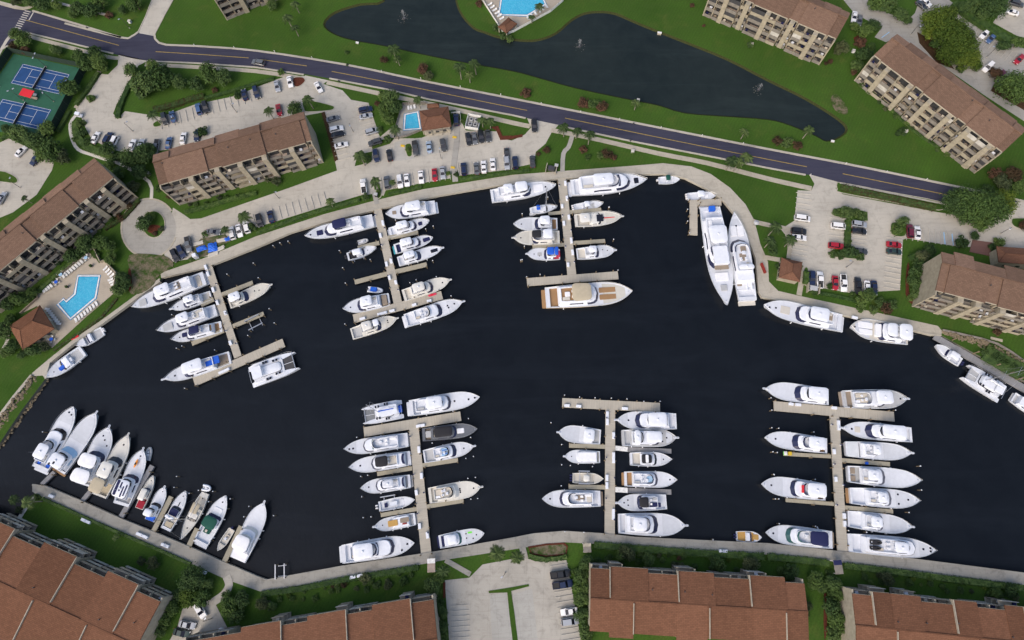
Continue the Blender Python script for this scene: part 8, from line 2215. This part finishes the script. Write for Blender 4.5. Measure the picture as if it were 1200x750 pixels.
# ---- fountains in the pond
for k, (t_, x, y, h) in enumerate((('b', 686, 85, 4.5), ('c', 312, 215, 4.0), ('c', 1140, 415, 3.5))):
    p = at(t_, x, y, -.45)
    t = thing('fountain', ['left fountain jet in the narrow end of the pond', 'middle fountain jet in the widest part of the pond', 'right fountain jet near the pond tip'][k], 'fountain', (p.x, p.y, -.45))
    MB().cyl(0, 0, 0, .15, .5, 12).build('float', 'dark_metal', t)
    r = random.Random(k); mb = MB()
    for j in range(330):
        a = r.uniform(0, 2*PI); v = r.uniform(.2, 1); tt = r.random()
        rad = v*1.5*tt*(.6+.4*r.random()); z = h*(1.0-.35*v)*4*tt*(1-tt)+.05
        c = Vector((rad*math.cos(a), rad*math.sin(a), z)); s = r.uniform(.02, .055)
        mb.add([c+Vector((s, 0, 0)), c+Vector((0, s, 0)), c+Vector((-s, -s, 0)), c+Vector((0, 0, s*2.6))], [(0, 1, 3), (1, 2, 3), (2, 0, 3), (2, 1, 0)])
    mb.build('spray', 'deck_grey', t)
    mb = MB()
    for j in range(24):
        a = r.uniform(0, 2*PI); rad = r.uniform(.3, 2.6); s = r.uniform(.05, .16)
        mb.box(rad*math.cos(a)-s, rad*math.cos(a)+s, rad*math.sin(a)-s*.6, rad*math.sin(a)+s*.6, .0, .02)
    mb.build('foam', 'parapet_grey', t)

# ---- pond outfalls and utility boxes
def box_thing(name, label, cat, t, x, y, parts, z=0.0, rz=-.2):
    p = at(t, x, y, .5)
    r = thing(name, label, cat, (p.x, p.y, z), rz)
    for nm, b, m_ in parts: MB().box(*b).build(nm, m_, r)
    return r
box_thing('outfall', 'pale drain headwall on the far pond bank', 'drain', 'c', 683, 150, [('headwall', (-.7, .7, -.3, .3, -.6, .4), 'walk_concrete'), ('cap', (-.75, .75, -.35, .35, .403, .5), 'white_paint')])
box_thing('outfall', 'pale drain headwall on the near pond bank, left', 'drain', 'b', 468, 196, [('headwall', (-.5, .5, -.3, .3, -.6, .4), 'walk_concrete'), ('cap', (-.55, .55, -.35, .35, .403, .5), 'white_paint')])
box_thing('outfall', 'pale drain headwall at the tip of the pond', 'drain', 'd', 300, 652, [('headwall', (-.5, .5, -.3, .3, -.6, .4), 'walk_concrete'), ('cap', (-.55, .55, -.35, .35, .403, .5), 'white_paint')])
for t_, x, y, lb in (('d', 395, 237, 'white utility cabinet on the lawn right of the top edge block'), ('d', 637, 607, 'grey utility cabinet on the lawn below the long upper right block'), ('c', 1108, 205, 'small white utility cabinet by the top edge block'), ('e', 685, 92, 'white utility cabinet beside the curved footpath'),
                     ('c', 583, 465, 'white utility cabinet under the lone palm on the pond bank'), ('c', 558, 700, 'grey utility cabinet beside the sidewalk'), ('a', 600, 100, 'white utility box left of the upper driveway')):
    box_thing('utility_cabinet', lb, 'cabinet', t_, x, y, [('body', (-.5, .5, -.45, .45, 0, 1.0), 'deck_grey'), ('lid', (-.54, .54, -.49, .49, 1.003, 1.08), 'faded_paint'), ('door', (-.35, .35, -.48, -.453, .15, .9), 'white_paint')])
r = box_thing('plant_enclosure', 'fenced pad with grey air conditioners right of the clubhouse', 'equipment pad', 'b', 1005, 568, [('slab', (-2.3, 2.3, -2.6, 2.6, 0, .12), 'grey_concrete')])
for s in ((-2.3, -2.2, -2.6, 2.6), (2.2, 2.3, -2.6, 2.6), (-2.2, 2.2, 2.5, 2.6), (-2.2, 2.2, -2.6, -2.5)): MB().box(*s, .12, 1.7).build('screen_wall', 'white_paint', r)
for k, (dx, dy) in enumerate(((-.9, 1.0), (.9, 1.0), (-.9, -.9), (.9, -.9))):
    p = at('b', 1005, 568, .5)
    c, s = math.cos(-.2), math.sin(-.2)
    t = thing('air_conditioner', ['upper left', 'upper right', 'lower left', 'lower right'][k]+' grey air conditioner in the fenced pad by the clubhouse', 'air conditioner', (p.x+dx*c-dy*s, p.y+dx*s+dy*c, .122), -.2)
    MB().box(-.6, .6, -.6, .6, 0, 1.0).build('casing', 'deck_grey', t); MB().cyl(0, 0, 1.002, 1.06, .45, 14).build('fan_grille', 'dark_metal', t)

# ---- work site with blue tarpaulins by the roundabout
surf('work_site', 'bare_soil', 'e', [(890, 440), (930, 395), (1040, 375), (1070, 400), (960, 470), (905, 490)])
def tarp(label, t, pts, h, mat='tarp_blue'):
    W = [at(t, *p, h) for p in pts]; c = sum(W, Vector())/len(W); c.z = 0
    r = thing('tarpaulin', label, 'tarpaulin', c)
    rr = random.Random(len(label)); n = 7; mb = MB(); g = []
    for i in range(n+1):
        for j in range(n+1):
            a = W[0].lerp(W[1], i/n); b = W[3].lerp(W[2], i/n); p = a.lerp(b, j/n)-c
            g.append((p.x+rr.uniform(-.12, .12), p.y+rr.uniform(-.12, .12), h*(.35+.65*math.sin(PI*(i+.5)/(n+1))*math.sin(PI*(j+.5)/(n+1)))+rr.uniform(-.12, .12)))
    mb.add(g, [(i*(n+1)+j, (i+1)*(n+1)+j, (i+1)*(n+1)+j+1, i*(n+1)+j+1) for i in range(n) for j in range(n)])
    o = fix_normals(mb.build('sheet', mat, r))
    MB().box(-1.0, 1.0, -.7, .7, 0, h*.5).build('covered_pile', 'wood_post', r)
    return r
tarp('larger crumpled blue tarpaulin heap on the work site by the roundabout', 'e', [(955, 415), (996, 405), (1002, 445), (960, 455)], 1.2)
tarp('flat blue tarpaulin left of the larger heap on the work site', 'e', [(902, 432), (945, 420), (958, 440), (908, 455)], .9)
tarp('small blue tarpaulin at the right end of the work site', 'e', [(1030, 390), (1058, 380), (1066, 398), (1038, 404)], .8)
for k, (x, y, a) in enumerate(((915, 415, .3), (985, 465, .35), (1025, 400, .2), (1015, 440, .5))):
    p = at('e', x, y, .4)
    t = thing('lumber_stack', ['leftmost pale lumber stack on the work site', 'lowest pale lumber stack on the work site', 'pale lumber stack beside the small blue tarpaulin', 'pale lumber stack right of the larger blue heap'][k], 'lumber', (p.x, p.y, .05), a)
    for j in range(5): MB().box(-1.6+rp.uniform(-.2, .2), 1.6+rp.uniform(-.2, .2), -.6+j*.24, -.4+j*.24, 0, .3+rp.uniform(0, .15)).build('board', 'deck_tan', t)
p = at('e', 905, 475, 1)
t = thing('toilet_cabin', 'white portable toilet cabin beside the work site', 'toilet cabin', (p.x, p.y, .05), .4)
MB().box(-.6, .6, -.6, .6, 0, 2.1).build('cabin', 'gelcoat_white', t); MB().slab(rrect(-.65, .65, -.65, .65, .1), 2.103, 2.3, .12).build('roof', 'gelcoat_bright', t); MB().box(-.4, .4, -.63, -.603, .1, 1.9).build('door', 'deck_grey', t)
p = at('O', 410, 517, .3)
t = thing('float_rack', 'bright red kayak heap on the grass by the left seawall', 'kayak', (p.x, p.y, 0), .5)
MB().slab(rrect(-1.3, 1.3, -.35, .35, .34, 5), 0, .32, .1).build('hull', 'vivid_red', t); MB().box(-.4, .3, -.2, .2, .322, .36).build('seat', 'rubber', t)
for k, (t_, x, y, lb) in enumerate((('b', 918, 632, 'yellow painted kerb block at the clubhouse walkway'), ('g', 910, 62, 'yellow painted kerb block at the quay end of the walkway'), ('b', 678, 672, 'yellow painted kerb block beside the clubhouse pool'))):
    box_thing('kerb_block', lb, 'kerb block', t_, x, y, [('block', (-.7, .7, -.35, .35, 0, .28), 'yellow_paint'), ('top', (-.6, .6, -.25, .25, .283, .32), 'yellow_paint')], .05)
for t_, x, y, lb, m_ in (('h', 182, 72, 'dark grey dumpster in a pale enclosure on the quay by the upper right dock', 'dark_metal'), ('i', 207, 626, 'pale grey bin at the lower left corner of the right lot', 'deck_grey')):
    r = box_thing('dumpster', lb, 'dumpster', t_, x, y, [('body', (-1.1, 1.1, -.7, .7, .1, 1.3), m_), ('lid', (-1.15, 1.15, -.75, .75, 1.303, 1.42), m_)], .06)
    for s in (-1, 1): MB().box(s*1.7-.1, s*1.7+.1, -1.5, 1.5, 0, 1.6).build('screen_wall', 'cream_trim', r)
# benches and bins on the bottom lawn / quay
for k, (t_, x, y, lb) in enumerate((('g', 557, 195, 'dark gate post box at the landing of the upper middle dock'), ('h', 205, 62, 'navy gate post box at the landing of the upper right dock'))):
    box_thing('gate_box', lb, 'gate box', t_, x, y, [('body', (-.5, .5, -.4, .4, 0, 1.6), 'dark_metal'), ('roof', (-.6, .6, -.5, .5, 1.603, 1.75), 'deck_grey')], .06)
r = box_thing('white_gazebo', 'round white parasol table on the quay corner by the superyachts', 'parasol', 'h', 1122, 330, [('base', (-.4, .4, -.4, .4, 0, .1), 'kerb_concrete')], .06)
MB().cyl(0, 0, .1, 2.3, .05, 8).build('pole', 'steel', r); MB().cyl(0, 0, 2.2, 2.6, .85, 12, .1).build('canopy', 'deck_grey', r)
# gangways from the quay to the superyacht
box_thing('locker_bench', 'long rust red locker on the quay beside the right superyacht', 'locker', 'h', 1162, 530, [('body', (-.3, .3, -1.7, 1.7, 0, .7), 'boot_red'), ('lid', (-.34, .34, -1.75, 1.75, .703, .8), 'boot_red')], .06, .25)

# ---- riprap: boulders on the two open banks
def riprap(label, t, top, foot, n, zt=.3, zb=-1.6):
    A = [at(t, *p) for p in top]; B_ = [at(t, *p) for p in foot]
    c = (sum(A, Vector())+sum(B_, Vector()))/(len(A)+len(B_)); c.z = 0
    r = random.Random(n); mb = MB()
    m = len(A)-1
    # packed boulders bedded in one slope
    for k in range(n):
        f = r.random()*m; i = int(f); g = f-i
        a = A[i].lerp(A[i+1], g); b = B_[i].lerp(B_[i+1], g); s = r.random()
        p = a.lerp(b, s)-c; p.z = zt+(zb-zt)*s
        R = r.uniform(.25, .62)
        vs = []
        for q in ((1, 0, 0), (-1, 0, 0), (0, 1, 0), (0, -1, 0), (.6, .6, .75), (-.6, .6, .7), (-.6, -.6, .8), (.6, -.6, .7), (0, 0, 1.05), (0, 0, -.8)):
            vs.append(p+Vector(q)*R*r.uniform(.75, 1.2))
        mb.add(vs, [(0, 4, 7), (0, 2, 4), (2, 5, 4), (2, 1, 5), (1, 6, 5), (1, 3, 6), (3, 7, 6), (3, 0, 7), (4, 8, 7), (4, 5, 8), (5, 6, 8), (6, 7, 8), (9, 2, 0), (9, 1, 2), (9, 3, 1), (9, 0, 3)])
    o = mb.build('riprap', 'rock', None); o.location = c
    o['kind'] = 'stuff'; o['label'] = label; o['category'] = 'rocks'
    W = [(p.x, p.y, .0) for p in A]+[(p.x, p.y, zb) for p in B_]
    k = len(A)
    structure(fix_normals(MB().add(W, [(i, i+1, k+i+1, k+i) for i in range(k-1)]).build('bank', 'bare_soil')))
riprap('brown riprap boulders on the left bank below the lawn', 'x', [(38, 441), (19, 465), (0, 490), (-40, 540)], [(54, 444), (30, 481), (0, 523), (-40, 572)], 620)
riprap('brown riprap boulders on the right bank behind the floating dock', 'x', [(1105, 388), (1127, 393), (1149, 398), (1160, 402), (1185, 414), (1200, 425)], [(1104, 394), (1124, 407), (1146, 419), (1157, 424), (1180, 440), (1200, 450)], 460)
hedge('dense dark bushes along the water right of the riprap', 'r', [(830, 385), (900, 425), (980, 470), (1071, 515)], 7, .9, 'leaf_dark', 2, 3.0)
